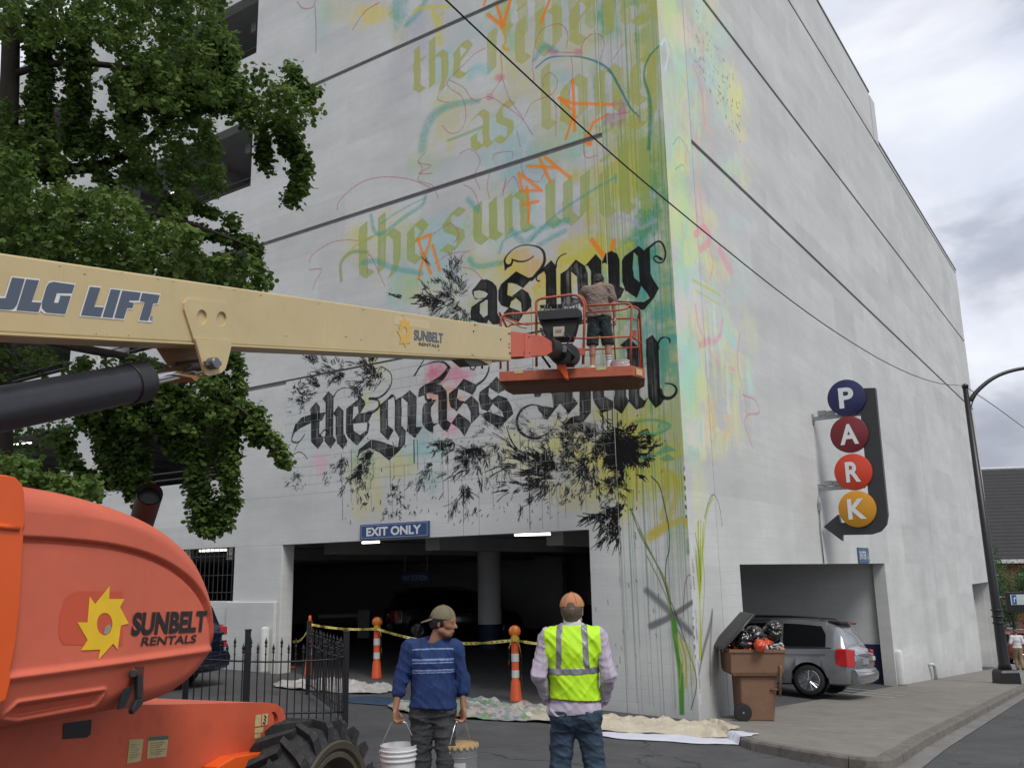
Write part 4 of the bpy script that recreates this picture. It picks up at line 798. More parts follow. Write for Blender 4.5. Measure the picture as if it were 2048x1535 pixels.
ink(D_, [[(130, 540), (250, 480), (380, 400), (440, 340), (500, 250), (505, 330), (440, 430), (380, 490), (300, 500), (200, 520)]], **K); curl(D_, [(505, 290), (440, 225), (330, 215), (200, 250), (100, 300)], [5, 4, 3, 2, 1.5]); curl(D_, [(190, 170), (120, 290), (60, 390)], [2, 3, 4]); curl(D_, [(200, 650), (215, 700), (270, 700)], 5)
ink(D_, [[(690, 430), (860, 510), (840, 580), (800, 640), (700, 590), (620, 560), (600, 680), (640, 710), (700, 720), (600, 850), (520, 790), (500, 700), (500, 620), (600, 540)]], **K); ink(D_, [[(790, 645), (880, 740), (890, 900), (780, 1010), (700, 1170), (620, 1060), (530, 1000), (620, 870), (750, 960), (780, 1000), (775, 860), (730, 760), (680, 740)]], **K); curl(D_, [(860, 510), (950, 440), (1000, 350), (1015, 280)], [5, 4, 4, 3])
ink(D_, [[(1110, 400), (1170, 490), (1290, 490), (1200, 580), (1130, 620), (1010, 545), (1005, 650), (1050, 700), (1130, 640), (1240, 680), (1300, 780), (1325, 880), (1140, 1065), (960, 960), (930, 880), (1000, 850), (1200, 920), (1180, 850), (1060, 750), (1000, 850), (910, 820), (880, 700), (890, 600), (1000, 520)]], **K)
curl(D_, [(1700, 790), (1560, 765), (1430, 830), (1370, 960), (1400, 1090), (1500, 1170), (1620, 1190), (1760, 1130), (1850, 1040), (1880, 960)], [2, 3, 5, 6, 6, 5, 4, 2.5, 1.5, 1])
ink(E_, [[(-80, 640), (90, 600), (360, 600), (365, 790), (420, 860), (320, 970), (220, 860), (80, 1040), (-20, 930), (-30, 880), (150, 905), (130, 760), (60, 680), (0, 790), (-60, 790)]], **K); ink(E_, [[(435, 600), (560, 600), (560, 960), (480, 1060), (270, 1090), (340, 1010), (435, 990)]], **K); ink(E_, [[(-120, 660), (60, 640), (70, 700), (-40, 760), (-110, 740)]], **K)
ink(E_, [[(580, 600), (700, 600), (705, 780), (800, 835), (820, 760), (815, 580), (940, 580), (945, 780), (980, 835), (900, 975), (820, 915), (680, 965), (600, 860), (575, 780)]], al=0.93, streak=0.3); ink(E_, [[(880, 225), (975, 140), (1080, 240), (1095, 780), (1150, 830), (1190, 790), (1140, 900), (1060, 930), (975, 840), (970, 640), (955, 260)]], al=0.95, streak=0.25)
ink(E_, [[(1235, 108), (1300, 200), (1310, 400), (1322, 760), (1370, 800), (1330, 870), (1270, 910), (1190, 800), (1185, 760), (1165, 300), (1165, 160)]], streak=0.16); curl(E_, [(1298, 260), (1300, 200), (1330, 150), (1380, 135), (1425, 160), (1425, 195)], [6, 5, 4, 3, 3, 2.5]); curl(E_, [(1315, 720), (1350, 790), (1430, 800), (1490, 750), (1495, 690), (1450, 650), (1375, 640)], [10, 8, 6, 5, 4, 3, 2])
ink(E_, [[(230, 1130), (330, 1010), (480, 1060), (640, 1090), (660, 1200), (500, 1190)]], al=0.55, streak=0.5)
# --- splatter bursts
def burst(cx, cy, n, a0, a1, r0, r1, l0, l1, w0=1.0, w1=3.0, col=BLK, al=0.95):
 nt_ = max(3, n // 3)
 for _ in range(nt_):
  a = math.radians(U(a0, a1)); r = r0 + (r1 - r0) * U(0, 1) * U(0.4, 1.35); bx = cx + math.cos(a) * r + U(-4, 4); by = cy + math.sin(a) * r * 0.85 + U(-4, 4)
  main = a + R_.normal(0, 0.35 if a1 - a0 < 300 else 0.9); ll = U(l0, l1) * 1.25
  for _ in range(7):
   b = main + R_.normal(0, 0.2); L_ = ll * U(0.25, 0.9); ox, oy = U(-4, 4), U(-4, 4); k = U(-0.25, 0.25); x = bx + ox; y = by + oy
   ww = U(w0, w1) * 0.62; M.line([(x, y), (x + math.cos(b) * L_ * 0.5, y + math.sin(b) * L_ * 0.5), (x + math.cos(b + k) * L_, y + math.sin(b + k) * L_)], [ww, ww * U(0.6, 1.5), ww * U(0.3, 1)], col, al, soft=0.35, smooth=False, dry=0.28)
  if U(0, 1) < 0.6: x, y = bx + R_.normal(0, ll * 0.7), by + R_.normal(0, ll * 0.7); M.line([(x, y), (x + U(-2, 2), y + U(0, 4))], U(0.8, 2.0), col, al, smooth=False)
burst(920, 600, 130, 120, 290, 8, 85, 6, 30, 0.8, 2.4); burst(900, 608, 60, 165, 200, 0, 80, 10, 40, 1.2, 3.5); burst(905, 560, 40, 230, 300, 0, 50, 8, 24, 1, 2.5); burst(930, 620, 70, 60, 180, 0, 40, 6, 20, 0.8, 2)
burst(760, 745, 150, 90, 230, 4, 62, 5, 22, 0.9, 2.8); burst(745, 725, 60, 220, 300, 0, 55, 8, 26, 1, 2.8); burst(690, 750, 90, 130, 260, 0, 60, 5, 18, 0.8, 2.4); burst(640, 775, 80, 120, 260, 0, 50, 4, 14, 0.9, 2.8); burst(612, 800, 60, 100, 260, 0, 34, 4, 12, 0.9, 2.6); burst(635, 730, 40, 220, 260, 0, 34, 5, 16, 1, 2.4); burst(717, 780, 50, 60, 300, 0, 20, 4, 12, 1, 3)
M.blob(1246, 902, 26, 24, BLK, 0.95); M.blob(1232, 918, 14, 12, BLK, 0.8); M.blob(1262, 884, 12, 10, BLK, 0.8); burst(1245, 900, 420, 0, 360, 0, 55, 8, 30, 1.2, 4.5); burst(1190, 885, 240, 0, 360, 6, 60, 6, 24, 0.9, 3.0); burst(1150, 880, 90, 100, 260, 0, 80, 8, 30, 0.8, 2.2); burst(1170, 930, 260, 60, 230, 0, 100, 6, 22, 0.8, 2.4); burst(1240, 950, 140, 60, 160, 0, 70, 5, 18, 0.8, 2.2)
burst(1130, 940, 80, 150, 215, 10, 110, 16, 60, 1.5, 5.0); burst(1110, 955, 60, 120, 175, 0, 90, 14, 44, 1.2, 3.6); burst(1245, 1010, 46, 95, 165, 0, 60, 24, 60, 2.2, 6.0); burst(1235, 1030, 26, 85, 125, 10, 50, 18, 40, 2, 4.5)
burst(945, 900, 130, 70, 200, 0, 80, 6, 24, 0.9, 3.4); burst(950, 890, 80, 40, 130, 0, 46, 5, 20, 1.2, 4.2); burst(1000, 880, 90, 60, 160, 10, 90, 8, 26, 0.7, 1.8); burst(930, 970, 60, 60, 120, 0, 60, 8, 26, 1, 2.6); burst(905, 885, 60, 100, 200, 0, 40, 5, 18, 1, 3)
burst(860, 930, 50, 90, 140, 0, 70, 8, 24, 0.9, 2.6, col=(0.08, 0.2, 0.2)); burst(725, 930, 110, 80, 130, 0, 80, 5, 16, 1, 3.2); burst(690, 915, 70, 90, 140, 0, 60, 4, 14, 0.9, 2.4); burst(790, 970, 90, 60, 110, 0, 70, 3, 9, 1, 2.4); burst(600, 945, 60, 90, 150, 0, 40, 3, 9, 0.6, 1.4); burst(745, 905, 40, 100, 160, 0, 40, 8, 26, 1.2, 3.0)
burst(1000, 860, 60, 150, 330, 0, 50, 6, 20, 0.6, 1.6); burst(1060, 850, 50, 60, 300, 0, 40, 8, 24, 0.5, 1.3); burst(1120, 860, 60, 150, 360, 0, 45, 8, 24, 0.6, 1.8)
for (x, y, L_, w) in ((683, 905, 135, 1.2), (703, 900, 60, 1.2), (828, 880, 45, 2.6), (835, 880, 60, 1.3), (895, 895, 150, 1.0), (1057, 880, 180, 1.5), (1097, 850, 190, 1.0), (1040, 860, 120, 0.9), (791, 800, 60, 1), (780, 905, 75, 1.2), (1000, 630, 40, 1.2), (1063, 600, 140, 1), (1215, 815, 60, 2.2), (1225, 820, 75, 2), (1205, 820, 60, 2), (1235, 825, 50, 1.8), (1190, 840, 70, 1.2)): M.line([(x, y), (x + L_ * 0.02, y + L_)], w, BLK, 0.85, soft=0.3, smooth=False)
for _ in range(160): x = U(690, 1300); y = U(880, 1050); M.line([(x, y), (x + U(-4, 2), y + U(2, 7))], U(0.8, 2.2), BLK, 0.9, smooth=False)
for _ in range(26): x = U(1185, 1330); y = U(1060, 1330); M.line([(x, y), (x + U(0, 2), y + U(2, 14))], U(0.8, 2), (0.2, 0.24, 0.2), 0.7, smooth=False)
for _ in range(46): x = U(700, 1290); y = U(900, 1000); M.line([(x, y), (x + 1, y + U(20, 90))], U(0.6, 1.3), BLK, 0.6, smooth=False)
# --- foot of the corner: grasses, grey spray cross, ochre loops
F_ = zz(1160, 880, 2.693)
M.line(F_([(400, 500), (470, 430), (520, 300), (510, 200), (440, 160)]), [20, 16, 12, 12, 9], (0.72, 0.66, 0.22), 0.75, soft=0.5, grain=0.5); M.line(F_([(460, 190), (465, 300), (440, 420)]), 9, (0.72, 0.66, 0.22), 0.7, soft=0.5); M.line(F_([(380, 520), (480, 460), (560, 430), (580, 470)]), [22, 14, 10, 8], (0.74, 0.68, 0.24), 0.75, soft=0.5)
for pts in (((410, 70), (470, 25), (525, 55), (430, 75)), ((430, 100), (480, 75), (520, 105), (460, 115))): M.poly(F_(pts), (0.35, 0.60, 0.50), 0.7)
M.line(F_([(430, 70), (330, 100)]), 6, (0.35, 0.62, 0.55), 0.6)
M.poly(E_([(1300, 1060), (1450, 1090), (1330, 1190), (1280, 1180)]), (0.42, 0.65, 0.5), 0.5); M.line(E_([(1050, 1060), (1250, 1040), (1430, 1100), (1300, 1190), (1100, 1180)]), 5, (0.35, 0.60, 0.45), 0.7)
M.line(E_([(1350, 200), (1360, 400), (1350, 640)]), [16, 20, 12], (0.30, 0.60, 0.50), 0.6, soft=0.4, grain=0.4); M.line(E_([(1490, 130), (1400, 120), (1330, 220)]), 7, TEAL, 0.6)
GSP = (0.36, 0.37, 0.38)
M.line(F_([(360, 810), (430, 870), (490, 930), (560, 1000), (600, 1040)]), [13, 14, 14, 13, 9], GSP, 0.8, soft=0.55); M.line(F_([(385, 1000), (490, 950), (610, 870)]), [14, 12, 9], GSP, 0.85, soft=0.4); M.blob(*F_([(560, 1030)])[0], 24, 12, GSP, 0.3)
DOL = (0.45, 0.50, 0.10); DG = (0.12, 0.22, 0.14)
for pts, w, c in (([(275, 370), (330, 520), (420, 680), (480, 840), (540, 1000), (590, 1150), (620, 1240), (628, 1330), (600, 1450)], 2.0, DG), ([(385, 195), (430, 250), (460, 370), (480, 480), (482, 590), (465, 660), (465, 790), (500, 930)], 2.2, DG), ([(320, 480), (400, 640), (470, 780), (500, 960), (560, 1080)], 2.8, DOL), ([(360, 620), (430, 760), (490, 900)], 2.4, DOL), ([(290, 400), (370, 580), (430, 700), (480, 820)], 2, DOL)): M.line(F_(pts), w, c, 0.85, dry=0.18)
for k in range(9): M.line(F_([(492 + k * 3, 960), (510 + k * 3, 1100 + k * 8), (530 + k * 3, 1250), (540 + k * 2.4, 1475)]), U(2, 4), [(0.15, 0.55, 0.22), (0.5, 0.62, 0.15), (0.2, 0.45, 0.15)][k % 3], 0.7, soft=0.35)
for k in range(10): x = 545 + k * 7; M.line(F_([(x - 30, 1050 + k * 5), (x, 1180), (x + U(-8, 8), 1180 + U(60, 170))]), U(1.5, 3.5), [(0.66, 0.66, 0.2), (0.45, 0.48, 0.12), (0.75, 0.75, 0.3)][k % 3], 0.6, soft=0.5)
M.line(F_([(555, 960), (565, 800), (580, 735), (600, 730), (603, 800)]), 1.8, (0.55, 0.25, 0.15), 0.8); M.blob(*F_([(585, 590)])[0], 5, 26, (0.2, 0.5, 0.38), 0.7)
for k in range(12): y = 120 + k * 26; M.line(F_([(562 + k * 0.9, y), (564 + k * 0.9, y + U(10, 26))]), U(1.5, 3), [(0.9, 0.9, 0.9), (0.1, 0.12, 0.12)][k % 2], 0.85, smooth=False, dry=0.2)
for k in range(14): y = 940 + k * 17; M.line(F_([(612 + k * 1.0, y), (616 + k * 1.0, y + 16)]), U(3, 6), [(0.88, 0.88, 0.88), (0.25, 0.26, 0.27), (0.8, 0.8, 0.8)][k % 3], 0.8, smooth=False, dry=0.3)
M.done(IMG_L)
# --- right face
M = Canvas('R')
for y in range(-200, 900, 40): M.blob(1345 + y * 0.045, y, 16, 40, (0.56, 0.88, 0.70), 0.6, streak=0.3)
for _ in range(120):
 y = U(-160, 860); x0 = 1322 + y * 0.055; ext = 60 + 90 * (1 - abs(y - 420) / 650); x = x0 + abs(U(0, 1)) ** 1.3 * (ext + 30)
 M.blob(x, y + (x - x0) * 0.5, U(12, 34), U(20, 60), [(0.90, 0.89, 0.62), (0.90, 0.89, 0.60), (0.75, 0.90, 0.82), (0.93, 0.82, 0.86), (0.70, 0.86, 0.86), (0.86, 0.88, 0.62)][R_.randint(6)], U(0.3, 0.65), streak=0.5)
for _ in range(40):
 x = U(1340, 1480); y = U(60, 860); M.line([(x, y), (x + U(-6, 8), y + U(20, 110))], U(2, 8), [LPNK, (0.93, 0.72, 0.60), (0.70, 0.88, 0.78), (0.92, 0.9, 0.55), (0.6, 0.84, 0.85)][R_.randint(5)], U(0.35, 0.6), soft=0.5, grain=0.4)
for pts, w, c in (([(1385, 130), (1400, 170), (1410, 250)], 3, (0.88, 0.6, 0.5)), ([(1400, 380), (1405, 440), (1425, 520), (1420, 560)], 3, (0.93, 0.65, 0.55)), ([(1390, 470), (1410, 455), (1420, 480), (1400, 500)], 7, (0.92, 0.6, 0.66)), ([(1440, 500), (1460, 540)], 12, LPNK), ([(1390, 610), (1400, 660), (1430, 720), (1470, 740)], 4, LPNK), ([(1445, 640), (1440, 670), (1420, 690)], 6, LPNK),
  ([(1400, 690), (1420, 680)], 8, (0.88, 0.5, 0.6)), ([(1480, 665), (1475, 730), (1490, 800), (1495, 850)], 1.8, (0.78, 0.5, 0.6)), ([(1485, 790), (1510, 800), (1518, 825), (1495, 830), (1490, 850), (1505, 895)], 2, (0.78, 0.48, 0.58)), ([(1420, 800), (1430, 870)], 3, (0.95, 0.68, 0.4)), ([(1430, 800), (1425, 860)], 3, (0.95, 0.68, 0.4)), ([(1450, 830), (1462, 850), (1445, 880)], 4, (0.93, 0.75, 0.45)), ([(1445, 660), (1470, 690), (1450, 640)], 9, (0.68, 0.86, 0.88)),
  ([(1480, 780), (1485, 840), (1500, 860)], 5, (0.72, 0.72, 0.80)), ([(1322, 90), (1330, 80), (1336, 110), (1330, 140)], 3, (0.85, 0.95, 0.95)), ([(1345, 290), (1360, 275), (1380, 310)], 2, (0.5, 0.75, 0.72)), ([(1350, 340), (1365, 330), (1372, 345)], 2, (0.5, 0.75, 0.72)), ([(1385, 560), (1440, 590)], 3, YEL), ([(1390, 580), (1440, 610)], 2, YEL)): M.line(pts, w, c, 0.7, soft=0.4, grain=0.4)
for _ in range(90): x = U(1380, 1480); y = 60 + (x - 1380) * 1.7 + U(-60, 60); M.line([(x, y), (x + U(-1, 3), y + U(2, 6))], U(0.6, 1.4), (0.35, 0.35, 0.36), 0.7, smooth=False)
for k in range(15): M.line(F_([(620 + k * 3.4, U(420, 640)), (635 + k * 1.5, 760), (646, 900), (650 + U(-6, 6), 1180)]), U(1.2, 3.2), [(0.62, 0.66, 0.12), (0.40, 0.44, 0.10), (0.80, 0.82, 0.35), (0.55, 0.62, 0.2)][k % 4], 0.75, soft=0.4, dry=0.1)
for k in range(5): M.line(F_([(650 + k, 720), (668, 540 - k * 12), (680 + k * 2, 380), (715, 300 + k * 3)]), 1.4, (0.62, 0.72, 0.25), 0.6)
M.line(F_([(670, 420), (690, 340), (712, 295), (735, 310), (755, 380), (765, 460)]), 1.6, (0.25, 0.33, 0.25), 0.7, dry=0.25); M.line(F_([(655, 1050), (670, 780), (660, 620)]), 2.0, DOL, 0.6)
M.blob(*F_([(640, 330)])[0], 12, 90, (0.86, 0.86, 0.5), 0.5, streak=0.6)
M.line(F_([(640, 1260), (665, 1130), (700, 1000), (712, 915)]), [3, 6, 7, 3], GSP, 0.75, soft=0.5); M.line(F_([(703, 1320), (700, 1150), (712, 930)]), [3, 5, 4], GSP, 0.6, soft=0.6); M.line(F_([(620, 500), (640, 620), (650, 760)]), 1.5, DG, 0.7, dry=0.2)
for k in range(10): y = 560 + k * 90; M.line(F_([(600 + k * 5.0, y), (606 + k * 5.0, y + U(40, 80))]), U(1.5, 4), [(0.9, 0.9, 0.9), (0.2, 0.35, 0.28), (0.3, 0.3, 0.3)][k % 3], 0.6, smooth=False, dry=0.35)
for _ in range(18): x = U(1385, 1470); y = U(600, 800); M.line([(x, y), (x + 3, y + U(30, 90))], U(6, 11), [(0.86, 0.87, 0.58), (0.80, 0.84, 0.58), (0.84, 0.90, 0.80)][R_.randint(3)], 0.5, soft=0.3, grain=0.3, smooth=False)
M.done(IMG_R)
# mural words are paint; loose flakes at the corner edge
# ================================================================ THE BOOM LIFT
from mathutils.geometry import tessellate_polygon
def plate(contours, off, m=0, mb=None):
 """flat plate with holes: contours of 3-D points (outer first), extruded by off"""
 mb = mb or MB(); off = np.array(off, float); flat = [np.array(p, float) for c in contours for p in c]
 tris = tessellate_polygon([[Vector(p) for p in c] for c in contours]); n = len(flat)
 mb.add(flat + [p + off for p in flat], [tuple(t) for t in tris] + [tuple(i + n for i in t)[::-1] for t in tris], m)
 base = len(mb.v) - 2 * n; o = 0
 for c in contours:
  k = len(c)
  for i in range(k): a = o + i; b = o + (i + 1) % k; mb.f.append((base + a, base + b, base + n + b, base + n + a)); mb.m.append(m)
  o += k
 return mb
def decal(contours, off, mat_, parent, name):
 tris = tessellate_polygon([[Vector(p) for p in c] for c in contours]); mb = MB()
 mb.add([np.array(p) + off for c in contours for p in c], [tuple(t) for t in tris]); return mk(name, mb, mat_, parent, recalc=False)
cream = mat('cream_boom_paint', (0.56, 0.45, 0.235), 0.42, var=0.06, vscale=2.5, dirt=0.10, dirtcol=(0.22, 0.16, 0.08), spec=0.4)
orange = mat('faded_orange_plastic', (0.60, 0.128, 0.072), 0.50, var=0.10, vscale=3.0, dirt=0.22, dirtcol=(0.34, 0.07, 0.04), bump=0.05, bscale=60, spec=0.4)
orange2 = mat('bright_orange_paint', (0.72, 0.10, 0.012), 0.34, var=0.06, vscale=3.0, dirt=0.05, dirtcol=(0.3, 0.05, 0.02))
orange3 = mat('frame_orange_paint', (0.56, 0.095, 0.040), 0.45, var=0.12, vscale=3.0, dirt=0.35, dirtcol=(0.22, 0.05, 0.03))
rustor = mat('worn_basket_paint', (0.42, 0.095, 0.045), 0.55, var=0.2, vscale=9.0, dirt=0.6, dirtcol=(0.13, 0.055, 0.035))
blk = mat('black_plastic', (0.018, 0.018, 0.02), 0.45, var=0.2, vscale=12)
chrome = mat('chrome', (0.62, 0.62, 0.64), 0.12, metal=1.0, var=0.03)
gmet = mat('grey_steel', (0.16, 0.16, 0.17), 0.4, metal=0.6, var=0.15, vscale=20)
rubber = mat('tyre_rubber', (0.030, 0.031, 0.033), 0.75, var=0.25, vscale=9, bump=0.4, bscale=70, dirt=0.65, dirtcol=(0.085, 0.080, 0.068), spec=0.25)
dusty = mat('dusty_rim', (0.060, 0.050, 0.032), 0.75, var=0.25, vscale=12, dirt=0.4, dirtcol=(0.10, 0.085, 0.05))
slate = mat('slate_letter_vinyl', (0.075, 0.10, 0.14), 0.4, var=0.05); whitev = mat('white_vinyl', (0.72, 0.72, 0.70), 0.4, var=0.04)
blackv = mat('black_vinyl', (0.012, 0.012, 0.013), 0.4, var=0.1); yelv = mat('yellow_vinyl', (0.80, 0.50, 0.018), 0.4, var=0.08, vscale=9)
yelf = mat('faded_yellow_vinyl', (0.66, 0.40, 0.06), 0.45, var=0.12, vscale=20); stick = mat('sticker_cream', (0.50, 0.40, 0.19), 0.55, var=0.2, vscale=30)
B0 = atd(0, 585, 4.47); B1 = atd(1022, 687, 11.35)
sH = B1 - B0; slope = sH[2] / math.hypot(sH[0], sH[1]); sH[2] = 0; sH /= np.linalg.norm(sH)
nH = np.array([sH[1], -sH[0], 0.0])                      # outward, towards the street side
UPV = np.array([0, 0, 1.0])
nB = float(np.dot(B0, nH))
def pl(px, py, off=0.0):
 """point on the boom's side plane moved out by off"""
 return onplane(px, py, B0 + nH * off, nH)
gz = float(RD(-10.2, -2.0))
lift = thing('boom_lift', 'orange and cream telescopic boom lift with its basket raised to the mural', 'boom lift', (-11.0, -1.9, gz))
dirB = sH + UPV * slope; dirB /= np.linalg.norm(dirB)
upB = np.cross(nH, dirB); upB = upB if upB[2] > 0 else -upB
TL, TR, BR_, BL = pl(0, 505), pl(1022, 655.7), pl(1022, 718.5), pl(0, 665)
ext = 1.9
BW_ = 0.24
mb = MB(); TL2 = TL - (TR - TL) / np.linalg.norm(TR - TL) * ext; BL2 = BL - (BR_ - BL) / np.linalg.norm(BR_ - BL) * ext
mb.prism([TL2, TR, BR_, BL2], -nH * BW_); boom = mk('boom', mb, cream, lift, bevel=0.012)
# bottom flange lip
mb = MB(); a = BL2 - upB * 0.0; b = BR_; mb.prism([a + nH * 0.008, b + nH * 0.008, b + nH * 0.008 - upB * 0.014, a + nH * 0.008 - upB * 0.014], -nH * (BW_ + 0.016)); mk('boom_flange', mb, cream, lift, bevel=0.004)
# lettering on the boom
JZ = zz(0, 500, 5.689)
def onb(cs, off=0.0): return [[pl(x, y, off) for x, y in JZ(c)] for c in cs]
outlines = [[(-60, 525), (45, 525), (120, 298), (455, 330), (365, 575), (460, 580), (515, 410), (550, 355), (600, 348), (858, 382), (740, 745), (500, 725), (460, 690), (435, 720), (140, 695), (60, 690), (-60, 680)],
   [(1005, 403), (1145, 415), (1075, 630), (1180, 640), (1250, 432), (1825, 497), (1795, 620), (1745, 622), (1690, 760), (1745, 760), (1750, 800), (1725, 825), (1565, 812), (1632, 600), (1530, 598), (1505, 678), (1445, 675), (1410, 798), (895, 755)]]
letters = [[[(-60, 545), (55, 548), (130, 312), (275, 328), (185, 620), (150, 665), (110, 678), (-60, 668)]], [[(290, 332), (438, 346), (352, 592), (465, 598), (430, 704), (180, 684)]],
   [[(600, 362), (843, 396), (812, 490), (640, 488), (605, 598), (655, 602), (680, 528), (668, 518), (800, 522), (735, 728), (520, 710), (470, 660), (470, 590), (520, 420), (550, 375)]],
   [[(1015, 418), (1135, 430), (1065, 645), (1175, 652), (1140, 760), (915, 740)]], [[(1255, 445), (1365, 458), (1275, 770), (1160, 760)]], [[(1385, 460), (1595, 485), (1572, 572), (1465, 572), (1460, 592), (1520, 600), (1500, 660), (1440, 658), (1402, 780), (1293, 770)]],
   [[(1612, 488), (1812, 512), (1785, 605), (1738, 605), (1680, 802), (1578, 795), (1640, 590), (1585, 580)]]]
for c in outlines: decal(onb([c]), nH * 0.003, whitev, lift, 'letter_outline')
for c in letters: decal(onb(c), nH * 0.005, slate, lift, 'letter')
ring = [[(1720 + 22 * math.cos(a) * q, 780 + 24 * math.sin(a) * q) for a in np.linspace(0, 2 * math.pi, 16, endpoint=False)] for q in (1, 0.75)]
decal(onb([ring[0], ring[1][::-1]]), nH * 0.005, slate, lift, 'registered_mark')
lettering('R', pl(*JZ([(1720, 781)])[0]), dirB, upB, 0.018, 0.026, slate, lift, 'registered_mark')
SB = zz(760, 600, 6.827)
def star(cx, cy, rx, ry, fn, n=10, twist=0.45):
 o = []
 for i in range(n):
  a = 2 * math.pi * i / n + 0.1; o.append((cx + rx * math.cos(a), cy + ry * math.sin(a))); b = a + 2 * math.pi / n * (1 - twist); o.append((cx + rx * 0.66 * math.cos(b), cy + ry * 0.66 * math.sin(b)))
 h = [(cx + rx * 0.34 * math.cos(a), cy + ry * 0.34 * math.sin(a)) for a in np.linspace(0, 2 * math.pi, 20, endpoint=False)]
 return [[fn(*p) for p in o], [fn(*p) for p in h[::-1]]]
sunpx = [(325, 230), (370, 290), (405, 285), (395, 355), (425, 370), (400, 420), (432, 440), (405, 500), (412, 590), (370, 585), (345, 645), (320, 590), (260, 600), (280, 530), (262, 480), (225, 420), (265, 405), (250, 350), (275, 350), (265, 270), (300, 285)]
hole = [(330 + 35 * math.cos(a), 432 + 65 * math.sin(a)) for a in np.linspace(0, 2 * math.pi, 20, endpoint=False)]
decal([[pl(*p) for p in SB(sunpx)], [pl(*p) for p in SB(hole)][::-1]], nH * 0.004, yelf, lift, 'sun_emblem')
decal([[pl(*p) for p in SB([(190, 210), (640, 280), (670, 300), (672, 400), (190, 330)])]], nH * 0.002, mat('pale_paint_patch', (0.60, 0.49, 0.27), 0.45, var=0.05), lift, 'repaint_patch')
def fit_text(txt, tl, tr, bl, fnp, mat_, name='lettering', bold=0.02, shear=0.0, off=0.004, serif=False, parent=None):
 a, b, c = fnp(*tl), fnp(*tr), fnp(*bl); V, Fs = text_polys(txt, 1.0, bold, shear); A = np.array(V); mn, mx_ = A.min(0), A.max(0); A = (A - mn) / (mx_ - mn)
 u = b - a; v = c - a; mb = MB(); mb.add([a + u * q[0] + v * (1 - q[1]) + nH * off for q in A], Fs); return mk(name, mb, mat_, parent or lift, recalc=False)
fit_text('SUNBELT', *SB([(462, 398), (858, 452), (460, 545)]), pl, slate, bold=0.035)
fit_text('RENTALS', *SB([(527, 575), (805, 605), (527, 618)]), pl, blackv, bold=0.02)
# bolt holes and scuffs near the boom tip
mb = MB()
for x, y in ((1755, 455), (1775, 460), (1762, 597), (1762, 643), (1768, 722), (1782, 724), (1295, 335), (1278, 425), (1647, 535)):
 q = pl(*SB([(x, y)])[0], 0.002); mb.lathe([(0.012, 0), (0.012, 0.005)], q, 8, axis=nH)
mk('bolt_heads', mb, blackv, lift)
mb = MB(); rs_ = np.random.RandomState(8)
for k in range(26):
 x = rs_.uniform(20, 1000); t_ = x / 1022; yt, yb = 505 + 150 * t_ + 4, 665 + 53 * t_ - 5; y = rs_.choice([yb - rs_.uniform(0, 6), rs_.uniform(yt, yb), yt + rs_.uniform(0, 5)]); a_ = rs_.uniform(-0.6, 0.6); l_ = rs_.uniform(1.5, 6); w_ = rs_.uniform(0.5, 1.3)
 mb.add([pl(x, y, .002), pl(x + l_, y + a_ * l_, .002), pl(x + l_, y + a_ * l_ + w_, .002), pl(x - 1, y + w_ * 1.4, .002)], [(0, 1, 2, 3)])
mk('paint_chips', mb, mat('chipped_paint', (0.13, 0.09, 0.05), 0.7, var=0.3, vscale=30), lift, recalc=False)
for x in (128, 655): mb = MB(); t_ = x / 1022; mb.tube([pl(x, 508 + 150 * t_, 0.0), pl(x + 1, 663 + 53 * t_, 0.0)], 0.003, 5); mk('weld_seam', mb, cream, lift)
# strap bracket below the tip
q = [pl(*p, -0.02) for p in SB([(1350, 800), (1530, 808), (1530, 870), (1500, 885)])]; mb = MB(); mb.prism(q, -nH * 0.2); mk('hose_bracket', mb, cream, lift, bevel=0.004)
q = [pl(*p, -0.05) for p in SB([(1110, 790), (1360, 806), (1500, 885), (1240, 900)])]; mb = MB(); mb.prism(q, -nH * 0.14); mk('hose_guide', mb, mat('dull_brown', (0.10, 0.08, 0.05), 0.6), lift)
mb = MB(); mb.tube([pl(*p, -0.1) for p in SB([(1225, 890), (1240, 940), (1280, 950), (1305, 910)])], 0.008, 6); mb.tube([pl(*p, -0.1) for p in SB([(1395, 890), (1395, 935)])], 0.012, 6); mk('hose', mb, blk, lift, smooth=True)
# lift cylinder with its rod and bracket
CZ = zz(320, 580, 7.675)
cax = -BW_ / 2
cA, cB = pl(-60, 830, cax), pl(285, 762, cax); rd_, re_ = pl(280, 763, cax), pl(385, 737, cax)
mb = MB(); mb.tube([cA - (cB - cA) * 0.8, cB], 0.118, 28); cyl = mk('lift_cylinder', mb, mat('cylinder_black', (0.022, 0.023, 0.03), 0.35, var=0.15, vscale=6, dirt=0.3, dirtcol=(0.06, 0.05, 0.04)), lift, smooth=40)
dv = (cB - cA) / np.linalg.norm(cB - cA); mb = MB(); mb.tube([cB - dv * 0.13, cB + dv * 0.005], 0.127, 28); mk('gland_nut', mb, blk, cyl, smooth=40, bevel=0.004)
mb = MB(); mb.tube([cB - dv * 0.05, re_ + dv * 0.1], 0.045, 20); mk('piston_rod', mb, chrome, lift, smooth=40)
bp_ = [(430, 140), (1050, 215), (1075, 420), (1055, 760), (1055, 880), (1005, 1090), (965, 1220), (900, 1280), (720, 1325), (660, 1300), (640, 1250), (500, 790), (345, 300), (345, 200), (380, 155)]
circ = [[(cx + 78 * math.cos(a), cy + 118 * math.sin(a)) for a in np.linspace(0, 2 * math.pi, 24, endpoint=False)] for cx, cy in ((612, 420), (915, 448))]
up_ = [(430, 140), (1050, 215), (1062, 420), (1050, 765), (488, 745), (345, 300), (345, 200), (380, 155)]
